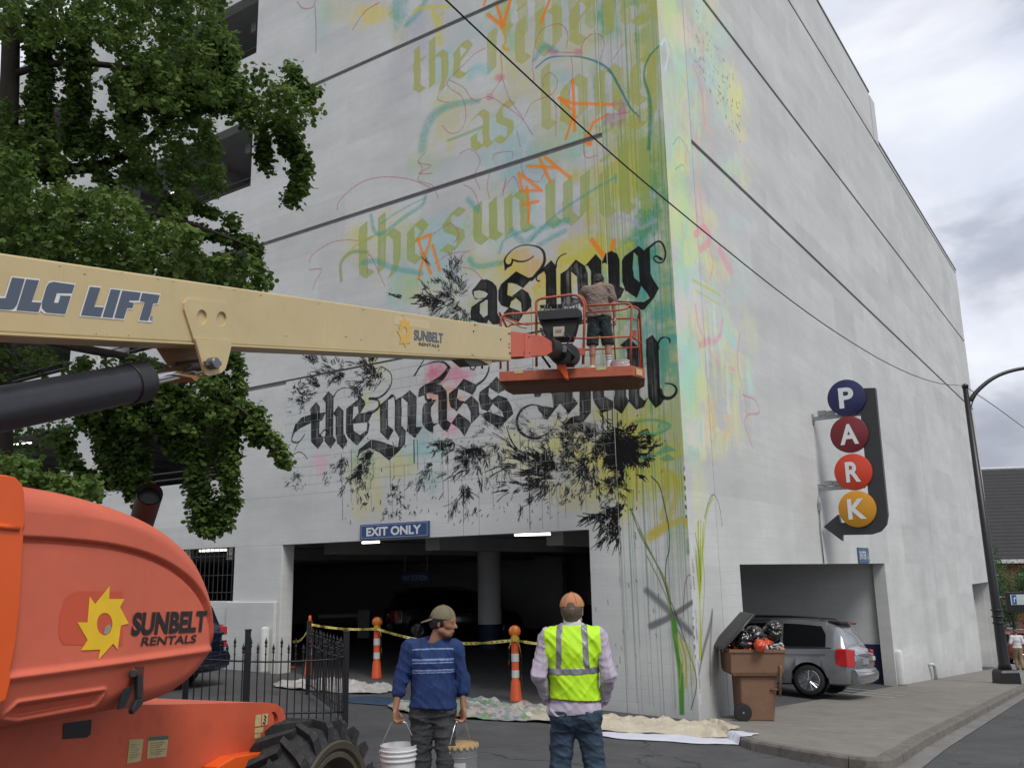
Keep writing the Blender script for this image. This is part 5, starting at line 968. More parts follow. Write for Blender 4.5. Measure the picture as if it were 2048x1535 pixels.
lo_ = [(488, 750), (1055, 770), (1055, 880), (1005, 1090), (965, 1220), (900, 1280), (720, 1325), (660, 1300), (640, 1250), (510, 800)]
mb = plate([[pl(*p, 0.0) for p in CZ(up_)]] + [[pl(*p, 0.0) for p in CZ(c)][::-1] for c in circ], nH * 0.016); brk = mk('cylinder_bracket', mb, cream, lift)
mb = plate([[pl(*p, 0.004) for p in CZ(lo_)]], nH * 0.024); mk('lower_lug', mb, cream, brk, bevel=0.005)
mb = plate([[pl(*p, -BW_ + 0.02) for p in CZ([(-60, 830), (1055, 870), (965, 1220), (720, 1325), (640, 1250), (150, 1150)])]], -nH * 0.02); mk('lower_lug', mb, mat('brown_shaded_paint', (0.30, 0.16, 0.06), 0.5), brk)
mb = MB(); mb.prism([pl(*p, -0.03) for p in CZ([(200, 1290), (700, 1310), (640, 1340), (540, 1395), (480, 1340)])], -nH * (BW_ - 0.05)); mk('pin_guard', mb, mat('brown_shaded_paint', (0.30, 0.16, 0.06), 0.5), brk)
pc = pl(*CZ([(770, 1130)])[0], 0.03); mb = MB(); mb.lathe([(0.040, -0.3), (0.040, 0.05), (0.034, 0.056)], pc, 20, axis=nH); mb.obox(pc + nH * 0.02, [dirB, upB, nH], [0.075, 0.014, 0.012]); mk('pivot_pin', mb, gmet, brk, smooth=40)
# orange telescoping section
f2 = zz(960, 500, 5.116)
mb = plate([[pl(*p, -0.03) for p in f2([(300, 822), (650, 878), (735, 935), (742, 1040), (680, 1080), (300, 1094)])]], -nH * (BW_ - 0.06)); fly = mk('fly_boom', mb, orange3, lift, bevel=0.008)
mb = plate([[pl(*p, -0.022) for p in f2([(460, 845), (522, 856), (524, 1100), (462, 1100)])]], -nH * (BW_ - 0.04)); mk('wear_collar', mb, orange, fly)
for p in ((500, 888), (508, 1048), (452, 1050)):
 mb = MB(); mb.lathe([(0.012, 0), (0.012, 0.006)], pl(*f2([p])[0], -0.02), 8, axis=nH); mk('bolt_heads', mb, blackv, fly)
# ---- the moulded engine hood
hoff = 0.0
HP = atd(0, 1200, 3.3); hoodoff = float(np.dot(HP - B0, nH))
def hp(px, py, off=0.0): return onplane(px, py, B0 + nH * (hoodoff + off), nH)
O = B0 + nH * hoodoff
def sz(px, py): q = hp(px, py); return (float(np.dot(q - O, sH)), q[2])
outl = [(-260, 940), (-120, 948), (0, 958), (60, 968), (150, 984), (230, 1008), (300, 1036), (350, 1068), (390, 1108), (415, 1155), (430, 1200), (437, 1255), (434, 1300), (427, 1322), (412, 1350), (395, 1370), (370, 1390), (319, 1411), (220, 1430), (180, 1438), (0, 1468), (-120, 1490), (-260, 1515)]
OS = np.array([sz(*p) for p in outl])
# resample the outline
def resample(P, n, closed=True):
 Q = np.vstack([P, P[:1]]) if closed else P; d = np.r_[0, np.cumsum(np.linalg.norm(np.diff(Q, axis=0), axis=1))]; t = np.linspace(0, d[-1], n, endpoint=not closed); return np.stack([np.interp(t, d, Q[:, i]) for i in range(Q.shape[1])], 1)
def chaikin(P, k=2, closed=True):
 for _ in range(k):
  Q = np.roll(P, -1, 0) if closed else None
  if closed: P = np.stack([P * 0.75 + Q * 0.25, P * 0.25 + Q * 0.75], 1).reshape(-1, P.shape[1])
  else: a = P[:-1]; b = P[1:]; P = np.vstack([P[:1], np.stack([a * 0.75 + b * 0.25, a * 0.25 + b * 0.75], 1).reshape(-1, P.shape[1]), P[-1:]])
 return P
OS = resample(chaikin(OS, 2), 420)
groove = np.array([sz(*p) for p in [(-260, 1070), (38, 1075), (120, 1079), (220, 1089), (300, 1110), (360, 1143), (400, 1185), (422, 1235), (431, 1290)]]); groove = chaikin(groove, 2, False)
rib = np.array([sz(*p) for p in [(-260, 1392), (10, 1352), (120, 1338), (230, 1323), (330, 1309), (428, 1295)]]); rib = chaikin(rib, 1, False)
slot = np.array([sz(*p) for p in [(26, 1432), (45, 1410), (215, 1384), (208, 1408), (60, 1437)]])
def dline(P, L_):
 """signed distance to an open polyline (positive above it)"""
 best = np.full(len(P), 1e9); sg = np.ones(len(P))
 for a, b in zip(L_[:-1], L_[1:]):
  d = b - a; t = np.clip(((P - a) @ d) / (d @ d), 0, 1); q = P - a - t[:, None] * d; dd = np.linalg.norm(q, axis=1); c = d[0] * (P[:, 1] - a[1]) - d[1] * (P[:, 0] - a[0])
  m_ = dd < best - 1e-9; best = np.where(m_, dd, best); sg = np.where(m_, np.sign(c), sg)
 return best * sg
def dpoly(P, L_):
 best = np.full(len(P), 1e9); ins = np.zeros(len(P), bool)
 for a, b in zip(L_, np.roll(L_, -1, 0)):
  d = b - a; t = np.clip(((P - a) @ d) / (d @ d + 1e-12), 0, 1); q = P - a - t[:, None] * d; best = np.minimum(best, np.linalg.norm(q, axis=1))
  c = ((a[1] > P[:, 1]) != (b[1] > P[:, 1])) & (P[:, 0] < (b[0] - a[0]) * (P[:, 1] - a[1]) / (b[1] - a[1] + 1e-15) + a[0]); ins ^= c
 return np.where(ins, best, -best)
def hood_h(P):
 e = np.maximum(dpoly(P, OS), 0); Re = 0.085; h = np.where(e < Re, -Re * (1 - np.sqrt(np.clip(1 - (1 - e / Re) ** 2, 0, 1))), 0)
 g = dline(P, groove); h = h + 0.020 * sstep((g + 0.004) / 0.012) - 0.016 * np.exp(-((g + 0.006) / 0.008) ** 2) - 0.20 * np.maximum(g - 0.10, 0)
 r = dline(P, rib); h = h + 0.016 * np.exp(-((r + 0.006) / 0.014) ** 2) - 0.30 * np.maximum(-r - 0.02, 0)
 s_ = dpoly(P, slot); h = h - 0.030 * sstep((s_ + 0.002) / 0.014) + 0.010 * np.exp(-((s_ + 0.012) / 0.008) ** 2)
 return h
cen = np.array(sz(180, 1225)); rings = []
fr = np.r_[1 - np.linspace(0, 1, 16) ** 1.6 * 0.10, np.linspace(0.895, 0.03, 84)]
pts = np.concatenate([cen + (OS - cen) * k for k in fr]); hh = hood_h(pts); W3 = O + pts[:, :1] * sH + nH * hh[:, None]; W3[:, 2] = pts[:, 1]
nO = len(OS); vs = W3.tolist(); fs = [(i * nO + k, i * nO + (k + 1) % nO, (i + 1) * nO + (k + 1) % nO, (i + 1) * nO + k) for i in range(len(fr) - 1) for k in range(nO)]
fs.append(tuple(range((len(fr) - 1) * nO, len(fr) * nO)))
b0 = len(vs); back = O + OS[:, :1] * sH - nH * 0.75; back[:, 2] = OS[:, 1] * 1.0; vs += back.tolist(); fs += [((k + 1) % nO, k, b0 + k, b0 + (k + 1) % nO) for k in range(nO)]; fs.append(tuple(range(b0, b0 + nO))[::-1])
mb = MB(); mb.add(vs, fs); hood = mk('engine_hood', mb, orange, lift, smooth=True)
# bright orange end cap of the hood at the left
capo = [(-262, 930), (0, 950), (20, 955), (33, 968), (38, 985), (39, 1050), (34, 1060), (36, 1075), (30, 1200), (20, 1290), (8, 1345), (10, 1360), (0, 1400), (-262, 1520)]
mb = plate([[hp(*p, 0.0) for p in capo]], nH * 0.03); mb2 = plate([[hp(*p, 0.0) - nH * 0.75 for p in capo]], nH * 0.745, mb=mb); cap = mk('hood_end_cap', mb, orange2, lift, bevel=0.012)
mb = MB(); mb.tube([hp(-200, 1045, 0.032), hp(0, 1052, 0.032), hp(37, 1056, 0.03)], 0.012, 8); mk('cap_rib', mb, orange2, cap, smooth=True)
# emblem and lettering on the hood
sunh = [(218, 1171), (217, 1197), (248, 1197), (239, 1213), (256, 1246), (240.5, 1250), (234, 1298), (225, 1286), (195.5, 1318.5), (199, 1298), (160.5, 1299.5), (174, 1279), (153.5, 1243.5), (173.5, 1244), (178, 1192), (189, 1207)]
hl = [(208 + 15.5 * math.cos(a), 1247 + 22.5 * math.sin(a)) for a in np.linspace(0, 2 * math.pi, 24, endpoint=False)]
ghost = [(128, 1200), (140, 1186), (155, 1181), (245, 1182), (245, 1290), (125, 1288), (117, 1270), (118, 1235)]
decal([[hp(*p) for p in ghost]], nH * 0.0015, mat('unfaded_orange_patch', (0.56, 0.085, 0.035), 0.5, var=0.08), hood, 'sticker_ghost')
decal([[hp(*p) for p in sunh], [hp(*p) for p in hl][::-1]], nH * 0.0035, yelv, hood, 'sun_emblem')
decal([[hp(*p) for p in [(206, 1267), (209, 1252), (219, 1247), (222, 1256), (214, 1268)]]], nH * 0.0035, mat('grey_scrape', (0.30, 0.27, 0.20), 0.6), hood, 'paint_scrape')
fit_text('SUNBELT', (266, 1223.5), (414, 1220), (260, 1271), hp, blackv, bold=0.045, parent=hood, off=0.004)
fit_text('RENTALS', (284, 1273), (393, 1268), (280, 1291), hp, blackv, bold=0.022, parent=hood, off=0.004)
# latch in its slot
LZ = zz(0, 1250, 4.452)
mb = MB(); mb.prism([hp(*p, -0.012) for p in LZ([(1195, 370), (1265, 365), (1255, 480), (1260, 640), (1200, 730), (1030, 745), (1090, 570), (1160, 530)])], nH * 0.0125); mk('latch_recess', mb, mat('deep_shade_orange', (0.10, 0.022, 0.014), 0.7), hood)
mb = MB(); mb.prism([hp(*p, 0.0) for p in LZ([(1195, 450), (1245, 430), (1235, 640), (1195, 660)])], nH * 0.02); mb.prism([hp(*p, 0.0) for p in LZ([(1180, 660), (1265, 640), (1215, 720), (1145, 790), (1140, 750)])], nH * 0.025); mb.tube([hp(*LZ([(1190, 425)])[0], 0.0), hp(*LZ([(1190, 425)])[0], 0.03)], 0.018, 12); mk('latch', mb, blk, hood, bevel=0.003)
mb = MB(); mb.prism([hp(*p, -0.005) for p in LZ([(1110, 560), (1165, 540), (1150, 600), (1100, 715), (1040, 740), (1070, 610)])], nH * 0.008); mk('latch_slot', mb, blackv, hood)
# exhaust stack behind the hood
e0, e1 = hp(278, 1062, -0.62), hp(300, 987, -0.30)
mb = MB(); ax_ = (e1 - e0) / np.linalg.norm(e1 - e0); mb.tube([e0 - ax_ * 0.4, e1], 0.062, 20, cap=False); mb.tube([e1, e0 - ax_ * 0.4], 0.055, 20, cap=False); ex = mk('exhaust_stack', mb, mat('sooty_steel', (0.045, 0.035, 0.032), 0.7, var=0.3, vscale=20), lift, smooth=True)
mb = MB(); mb.tube([e1 - ax_ * 0.05, e1 - ax_ * 0.045], 0.054, 20); mk('exhaust_bore', mb, mat('soot', (0.003, 0.003, 0.003), 0.95), ex)
# ---- chassis
woff = float(np.dot(atd(665, 1609, 5.2) - B0, nH))
choff = woff - 0.42
def cp_(px, py, off=0.0): return onplane(px, py, B0 + nH * (choff + off), nH)
cpoly = [(-500, 1400), (300, 1409), (440, 1405.5), (530, 1403.5), (552, 1406), (566, 1416), (571, 1432), (572, 1500), (560, 1640), (-500, 1760)]
chole = [(547 + 9.5 * math.cos(a), 1440 + 18 * math.sin(a)) for a in np.linspace(0, 2 * math.pi, 20, endpoint=False)]
mb = plate([[cp_(*p) for p in cpoly], [cp_(*p) for p in chole][::-1]], -nH * 0.03); chas = mk('chassis_plate', mb, orange3, lift)
mb = MB(); a = cp_(300, 1409.5, -0.03); b = cp_(528, 1404, -0.03); mb.prism([a, b, b - sH * 0.12 - nH * 0.9 + UPV * 0.02, a - nH * 0.9], -UPV * 0.03); mk('chassis_deck', mb, orange, lift)
mb = plate([[cp_(*p, -1.15) for p in cpoly]], -nH * 0.03); mk('chassis_plate', mb, orange3, lift)
mb = MB(); q = cp_(200, 1560); mb.obox(q - nH * 0.62 - UPV * 0.25, [sH, nH, UPV], [1.4, 0.5, 0.18]); mk('frame_box', mb, orange3, lift, bevel=0.02)
mb = MB(); q = [cp_(*p, 0.0) for p in [(405, 1530), (440, 1510), (500, 1500), (505, 1560), (405, 1580)]]; mb.prism(q, nH * 0.10); mk('axle_beam', mb, orange2, lift, bevel=0.008)
mb = MB(); mb.prism([cp_(*p, 0.002) for p in LZ([(565, 870), (815, 835), (805, 970), (770, 995), (560, 1010)])], nH * 0.002); mk('access_opening', mb, blackv, chas)
for poly in ([(1150, 1015), (1275, 1008), (1250, 1205), (1128, 1228)], [(1320, 990), (1498, 978), (1478, 1165), (1303, 1185)]):
 decal([[cp_(*p) for p in LZ(poly)]], nH * 0.002, stick, chas, 'data_sticker')
decal([[cp_(*p) for p in LZ([(1322, 990), (1498, 978), (1494, 1012), (1318, 1024)])]], nH * 0.0035, mat('green_strip', (0.06, 0.12, 0.08), 0.5), chas, 'sticker_heading')
mb = MB()
for k in range(6):
 y = 1045 + k * 20; mb.add([cp_(*LZ([p])[0], 0.0035) for p in ((1340, y), (1470 - (k % 3) * 22, y - 9), (1470 - (k % 3) * 22, y - 3), (1340, y + 6))], [(0, 1, 2, 3)])
for k in range(6):
 y = 1060 + k * 22; mb.add([cp_(*LZ([p])[0], 0.0035) for p in ((1165, y), (1245 - (k % 2) * 25, y - 5), (1245 - (k % 2) * 25, y), (1165, y + 5))], [(0, 1, 2, 3)])
mk('sticker_lines', mb, mat('faint_print', (0.20, 0.17, 0.09), 0.6), chas, recalc=False)
WZ = zz(440, 1370, 6.4)
for poly in ([(455, 375), (525, 368), (520, 515), (440, 525)], [(540, 362), (612, 355), (605, 500), (530, 510)], [(442, 545), (555, 530), (545, 600), (440, 610)], [(440, 620), (520, 605), (515, 665), (435, 675)]): decal([[cp_(*p) for p in WZ(poly)]], nH * 0.002, stick, chas, 'warning_sticker')
mb = MB(); mb.tube([cp_(*WZ([p])[0], 0.004) for p in ((570, 380), (590, 405), (570, 430), (585, 455), (570, 485), (552, 470))], 0.004, 5); mk('sticker_hook', mb, blackv, chas)
# ---- wheels
def make_wheel(name_parent=lift):
 w = bpy.data.objects.new('wheel', None); C.objects.link(w); w.parent = name_parent
 R0, Wd = 0.44, 0.36
 mb = MB(); prof = [(0.33, 0.0), (0.36, 0.012), (0.40, 0.012), (0.43, -0.01), (0.455, -0.05), (0.46, -Wd / 2), (0.455, -Wd + 0.05), (0.43, -Wd + 0.01), (0.40, -Wd), (0.33, -Wd)]
 mb.lathe(prof, (0, 0, 0), 56, axis=(0, 1, 0), cap=False)
 nl = 19
 for side in (0, 1):
  for i in range(nl):
   a0 = 2 * math.pi * (i + side * 0.5) / nl
   def P(r, y, a): return (r * math.cos(a), y, r * math.sin(a))
   y0, y1 = (0.012, -Wd * 0.54) if side == 0 else (-Wd - 0.012, -Wd * 0.46)
   sw = 0.27; wd = 0.062
   vs = []
   for t, r_in, r_out in ((0.0, 0.405, 0.485), (0.16, 0.44, 0.508), (1.0, 0.44, 0.505)):
    y = y0 + (y1 - y0) * t; a = a0 + sw * t; k = wd * (1.35 if t == 0 else 1.0)
    vs += [P(r_in, y, a - k), P(r_out, y, a - k * 0.72), P(r_out, y, a + k * 0.72), P(r_in, y, a + k)]
   fs = [(0, 1, 2, 3), (11, 10, 9, 8)] + [(4 * j + k, 4 * j + (k + 1) % 4, 4 * j + 4 + (k + 1) % 4, 4 * j + 4 + k) for j in (0, 1) for k in range(4)]
   mb.add(vs, fs)
 mk('tyre', mb, rubber, w, world=False, smooth=35)
 mb = MB(); mb.lathe([(0.395, 0.013), (0.385, 0.026), (0.35, 0.020), (0.335, 0.0), (0.325, 0.012), (0.30, 0.012), (0.285, -0.02), (0.26, -0.10), (0.20, -0.13), (0.12, -0.12), (0.10, -0.06), (0.0, -0.055)], (0, 0, 0), 56, axis=(0, 1, 0), cap=False)
 for k in range(9): a = 2 * math.pi * k / 9; mb.lathe([(0.016, -0.125), (0.016, -0.10)], (0.15 * math.cos(a), 0, 0.15 * math.sin(a)), 6, axis=(0, 1, 0))
 mk('rim', mb, dusty, w, world=False, smooth=40); return w
whl = make_wheel()
wc = atd(665, 1609, 5.2); wc[2] = gz + 0.505
yaw = math.atan2(nH[1], nH[0]) - math.pi / 2
def setw(w, pos, flip=False):
 w.location = tuple(np.array(pos) - wloc(lift)); w.rotation_euler = (0, 0.2, yaw + (math.pi if flip else 0))
setw(whl, wc)
w2 = copytree(whl, lift); setw(w2, wc - nH * 2.15 , True)
w3 = copytree(whl, lift); setw(w3, wc - sH * 2.45)
w4 = copytree(whl, lift); setw(w4, wc - sH * 2.45 - nH * 2.15, True)
for w in (w2, w3, w4):
 p = w.location;
mb = MB(); c_ = wc - nH * 1.07; mb.obox(c_ - sH * 0.0, [sH, nH, UPV], [0.09, 0.75, 0.08]); mb.obox(c_ - sH * 2.45, [sH, nH, UPV], [0.09, 0.75, 0.08]); mk('axle', mb, orange3, lift)
mb = MB(); q = hp(20, 1480, -0.5); mb.obox(q - UPV * 0.04 - nH * 0.25, [sH, nH, UPV], [0.45, 0.14, 0.05]); mk('turntable', mb, orange3, lift, bevel=0.01)
mb = MB(); q = BL2 - nH * BW_ / 2 + dirB * 0.30
for o_ in (-1, 1): e = q + nH * o_ * (BW_ / 2 + 0.03); mb.prism([e + sH * 0.22 + UPV * 0.42, e - sH * 0.16 + UPV * 0.42, np.array([*(e - sH * 0.45)[:2], 0.95]), np.array([*(e + sH * 0.9)[:2], 0.95])], nH * 0.03 * o_)
mb.tube([q + UPV * 0.2 - nH * 0.22, q + UPV * 0.2 + nH * 0.22], 0.06, 12); mb.tube([cA - (cB - cA) * 0.8 - nH * 0.17, cA - (cB - cA) * 0.8 + nH * 0.17], 0.05, 12); mk('turntable_tower', mb, orange3, lift)
# ---- the basket
BD = 14.35
bo = atd(1130, 737, BD); th = math.radians(7)
ub = RT * math.cos(th) - FW * math.sin(th); vb = FW * math.cos(th) + RT * math.sin(th); vb[2] = 0; ub[2] = 0
def bk(u, v, z): return bo + ub * u + vb * v + UPV * z
def bpx(px, py, v=0.0):
 """point of the basket's plane at depth v behind its front edge"""
 return onplane(px, py, bk(0, v, 0), vb)
uL = float(np.dot(bpx(998, 737) - bo, ub)); uR = float(np.dot(bpx(1263, 729) - bo, ub)); uE = uR + 0.21; BDp = 0.90
bask = bpy.data.objects.new('basket', None); C.objects.link(bask); bask.parent = lift; bask.location = tuple(bo - wloc(lift))
foot = [(uL, 0), (uR, 0), (uE, 0.30), (uE, BDp), (uL + 0.05, BDp), (uL, BDp - 0.2)]
def toe(zlo, zhi, inset=0.0): return [[bk(u, v, zlo) for u, v in foot], [bk(u, v, zhi) for u, v in foot]]
mb = MB(); r0, r1 = toe(-0.16, 0.0); mb.prism(r0, UPV * 0.165);
toeb = mk('basket_floor', mb, rustor, bask, bevel=0.008)
mb = MB()
low = [(u * 0.93, v * 0.86 + 0.06) for u, v in foot]; mb.loft([[bk(u, v, -0.162) for u, v in foot], [bk(u, v, -0.22) for u, v in low]]); mk('floor_frame', mb, mat('rusty_underside', (0.13, 0.045, 0.025), 0.7, var=0.3, vscale=9), bask)
for poly in ([(350, 1228), (443, 1226), (443, 1258), (352, 1262)], [(1190, 1195), (1293, 1190), (1290, 1222), (1190, 1228)]): decal([[bpx(*p, -0.001) for p in f2(poly)]], -vb * 0.004, stick, bask, 'warning_sticker')
decal([[bk(uR + 0.07 + 0.10 * i, 0.10 + 0.143 * i, z) for i, z in ((0, -0.03), (1, -0.03), (1, -0.13), (0, -0.13))]], -vb * 0.02, stick, bask, 'warning_sticker')
def rail(pts, r=0.019, name='guard_rail'):
 mb = MB(); mb.tube(pts, r, 8); return mk(name, mb, rustor, bask, smooth=True)
def arc(p0, p1, p2, n=6):
 p0, p1, p2 = map(np.array, (p0, p1, p2)); return [(1 - t) ** 2 * p0 + 2 * t * (1 - t) * p1 + t * t * p2 for t in np.linspace(0, 1, n)]
P_ = lambda x, y, v=0.0: bpx(*f2([(x, y)])[0], v)
# front rails (traced): left hoop, tall gate hoop, right run and right end hoop
rail([P_(210, 1215)] + arc(P_(215, 720), P_(215, 665), P_(290, 655)) + [P_(578, 635)])
rail([P_(578, 1190)] + arc(P_(575, 560), P_(565, 500), P_(650, 492)) + arc(P_(930, 458), P_(1040, 450), P_(1065, 560)) + [P_(1070, 700), P_(1055, 1165)], 0.022)
rail(arc(P_(985, 458), P_(1090, 470), P_(1085, 600)) + [P_(1075, 690)], 0.016)
rail([P_(1085, 572), P_(1300, 556), P_(1450, 548)] + arc(P_(1500, 545), P_(1555, 545), P_(1552, 600)) + [P_(1545, 900), P_(1542, 1160)])
rail([P_(1085, 640), P_(1440, 612), P_(1500, 600), P_(1530, 560)], 0.015)
rail([P_(860, 895), P_(1060, 903), P_(1240, 895), P_(1545, 885)], 0.016, 'mid_rail'); rail([P_(215, 935), P_(320, 930)], 0.015, 'mid_rail')
# back rails
bv = BDp
uu = lambda x, y, v: float(np.dot(P_(x, y, v) - bo, ub))
rail([bk(uL + 0.03, bv, 0), bk(uL + 0.03, bv, 0.98), bk(uL + 0.10, bv, 1.04), bk(uE - 0.15, bv, 1.04), bk(uE - 0.05, bv, 0.98), bk(uE - 0.05, bv, 0.0)]); rail([bk(uL + 0.03, bv, 0.52), bk(uE - 0.05, bv, 0.52)], 0.015, 'mid_rail')
rail([bk(uR - 0.0, 0.04, 0.98)] + arc(bk(uR + 0.06, 0.10, 1.0), bk(uE - 0.03, 0.3, 1.04), bk(uE - 0.03, 0.36, 0.98)) + [bk(uE - 0.03, 0.4, 0)]); rail([bk(uR, 0.03, 0.52), bk(uE - 0.03, 0.38, 0.45), bk(uE - 0.03, bv, 0.45)], 0.015, 'mid_rail')
rail([bk(uL + 0.02, 0.02, 1.0), bk(uL + 0.02, bv, 1.0)]); rail([bk(uL + 0.02, 0.02, 0.5), bk(uL + 0.02, bv, 0.5)], 0.014, 'mid_rail'); rail([bk(uE - 0.03, 0.38, 1.0), bk(uE - 0.05, bv, 1.02)])
rail([P_(230, 680), P_(400, 745), P_(480, 765), P_(575, 745)], 0.012, 'hose_rail'); rail([P_(235, 700), P_(420, 790), P_(480, 800)], 0.010, 'hose_rail')
# control console
mb = MB(); mb.prism([P_(585, 618, -0.12), P_(1000, 585, -0.12), P_(1040, 620, -0.12), P_(1030, 690, -0.12), P_(600, 718, -0.12)], vb * 0.34); con = mk('control_console', mb, blk, bask, bevel=0.015)
mb = MB()
for i, x in enumerate((620, 660, 690, 720, 790, 850, 880, 905, 940, 975, 1000)): mb.tube([P_(x, 615 - (x - 600) * 0.06, -0.02), P_(x + 3, 585 - (i % 3) * 16 - (x - 600) * 0.05, -0.02)], 0.010 + 0.006 * (i % 2), 8)
mk('control_levers', mb, mat('grey_lever', (0.10, 0.10, 0.10), 0.5), con)
mb = MB(); mb.prism([P_(620, 715, -0.06), P_(1010, 690, -0.06), P_(985, 800, -0.06), P_(950, 900, -0.06), P_(700, 905, -0.06), P_(640, 810, -0.06)], vb * 0.3); mk('console_body', mb, mat('dull_black', (0.010, 0.010, 0.010), 0.7, var=0.3, vscale=15), bask, bevel=0.02)
mb = MB(); mb.prism([P_(747, 785, -0.14), P_(862, 778, -0.14), P_(862, 880, -0.14), P_(747, 886, -0.14)], vb * 0.10); jb = mk('junction_box', mb, mat('pale_box_plastic', (0.36, 0.35, 0.30), 0.5, var=0.15), bask, bevel=0.006)
decal([[P_(775, 815, -0.146), P_(835, 808, -0.146), P_(835, 835, -0.146), P_(775, 840, -0.146)]], -vb * 0.002, mat('orange_label', (0.40, 0.14, 0.04), 0.5), jb, 'box_label')
# rotator, hoses and the bracket joining boom to basket
mb = MB(); mb.tube([pl(1092, 690, -0.12), P_(760, 1010, -0.3), P_(820, 1080, -0.1)], [0.14, 0.15, 0.15], 14); mb.obox(P_(870, 1080, -0.05), [ub, vb, UPV], [0.14, 0.16, 0.16]); mb.lathe([(0.16, -0.1), (0.16, 0.1)], P_(920, 1080, -0.08), 20, axis=vb); mk('basket_rotator', mb, blk, bask, smooth=40)
mb = MB()
for k in range(6): mb.tube([P_(760 + k * 14, 985 + k * 6, -0.3), P_(860 + k * 12, 975 + k * 12, -0.34), P_(930 + k * 8, 1040 + k * 10, -0.3), P_(960 - k * 10, 1160, -0.1)], 0.014, 6)
mb.tube([P_(620, 800, -0.2), P_(680, 960, -0.25), P_(640, 1090, -0.2), P_(720, 1200, -0.1)], 0.02, 6); mb.tube([P_(860, 840, -0.16), P_(930, 900, -0.2), P_(880, 980, -0.2)], 0.012, 6)
mk('hose', mb, mat('hose_rubber', (0.014, 0.014, 0.015), 0.55, var=0.2), bask, smooth=True)
for k, (x, y) in enumerate(((780, 1000), (850, 1015))): mb = MB(); mb.obox(P_(x, y, -0.36), [ub, vb, UPV], [0.055, 0.03, 0.05]); mk('valve_block', mb, gmet, bask, bevel=0.004)
mb = MB(); mb.prism([P_(*p, -0.16) for p in ((790, 1075), (865, 1075), (875, 1150), (895, 1250), (905, 1318), (870, 1310), (825, 1240), (785, 1200))], vb * 0.14); mk('support_arm', mb, orange2, bask, bevel=0.01)
mb = MB(); mb.prism([P_(*p, -0.05) for p in ((970, 1000), (1080, 1000), (1075, 1070), (1030, 1075))], vb * 0.04); mk('gusset', mb, rustor, bask)
mb = MB(); mb.prism([P_(*p, 0.85) for p in ((1560, 815), (1605, 825), (1600, 920), (1560, 905))], vb * 0.03); mk('outlet_box', mb, rustor, bask)
# ================================================================ TREES
def leaf_mat(name, c1, c2, c3, sc=3.0, tr=0.35):
 m = bpy.data.materials.new(name); m.use_nodes = True; t = m.node_tree; b = t.nodes['Principled BSDF']; L = t.links.new
 g = N(t, 'ShaderNodeNewGeometry'); n = N(t, 'ShaderNodeTexNoise'); n.inputs['Scale'].default_value = sc; n.inputs['Detail'].default_value = 8; n.inputs['Roughness'].default_value = 0.8
 L(g.outputs['Position'], n.inputs['Vector']); r = N(t, 'ShaderNodeValToRGB'); e = r.color_ramp.elements
 e[0].position = 0.36; e[0].color = (*c1, 1); e[1].position = 0.64; e[1].color = (*c3, 1); k = e.new(0.5); k.color = (*c2, 1)
 L(n.outputs['Fac'], r.inputs[0]); L(r.outputs[0], b.inputs['Base Color']); b.inputs['Roughness'].default_value = 0.62; b.inputs['Specular IOR Level'].default_value = 0.3
 tl = N(t, 'ShaderNodeBsdfTranslucent'); L(r.outputs[0], tl.inputs[0]); ms = N(t, 'ShaderNodeMixShader'); ms.inputs[0].default_value = tr
 L(b.outputs[0], ms.inputs[1]); L(tl.outputs[0], ms.inputs[2]); L(ms.outputs[0], t.nodes['Material Output'].inputs[0]); return m
bark = mat('ginkgo_bark', (0.045, 0.036, 0.028), 0.9, var=0.35, vscale=12, bump=0.8, bscale=35, stretch=(1, 1, 0.25))
def build_mesh_np(name, V, nper, m, parent, kind='stuff', label=None):
 """V: (n, nper, 3) polygons of nper corners"""
 n = len(V); me = bpy.data.meshes.new(name); off = wloc(parent) if parent is not None else np.zeros(3)
 me.vertices.add(n * nper); me.vertices.foreach_set('co', (V.reshape(-1, 3) - off).astype(np.float32).ravel())
 me.loops.add(n * nper); me.loops.foreach_set('vertex_index', np.arange(n * nper, dtype=np.int32))
 me.polygons.add(n); me.polygons.foreach_set('loop_start', np.arange(0, n * nper, nper, dtype=np.int32)); me.polygons.foreach_set('loop_total', np.full(n, nper, np.int32))
 me.update(calc_edges=True); me.materials.append(m); o = bpy.data.objects.new(name, me); C.objects.link(o)
 if parent is not None: o.parent = parent
 if kind: o['kind'] = kind
 if label: o['label'] = label
 return o
TR = np.random.RandomState(7)
def inpoly(p, poly):
 x, y = p; c = False
 for (ax, ay), (bx, by) in zip(poly, poly[1:] + poly[:1]):
  if (ay > y) != (by > y) and x < (bx - ax) * (y - ay) / (by - ay) + ax: c = not c
 return c
spurs = []   # (position, spread)
def fill(poly, n, d0, d1):
 xs_ = [p[0] for p in poly]; ys_ = [p[1] for p in poly]; k = 0
 while k < n:
  x = TR.uniform(min(xs_), max(xs_)); y = TR.uniform(min(ys_), max(ys_))
  # hanging-column structure: denser where a vertical wave is high
  if inpoly((x, y), poly) and TR.rand() < 0.35 + 0.65 * (0.5 + 0.5 * math.sin(x / 13.0 + 1.7 * math.sin(y / 90.0))): spurs.append(atd(x, y, TR.uniform(d0, d1)))
  k += 1
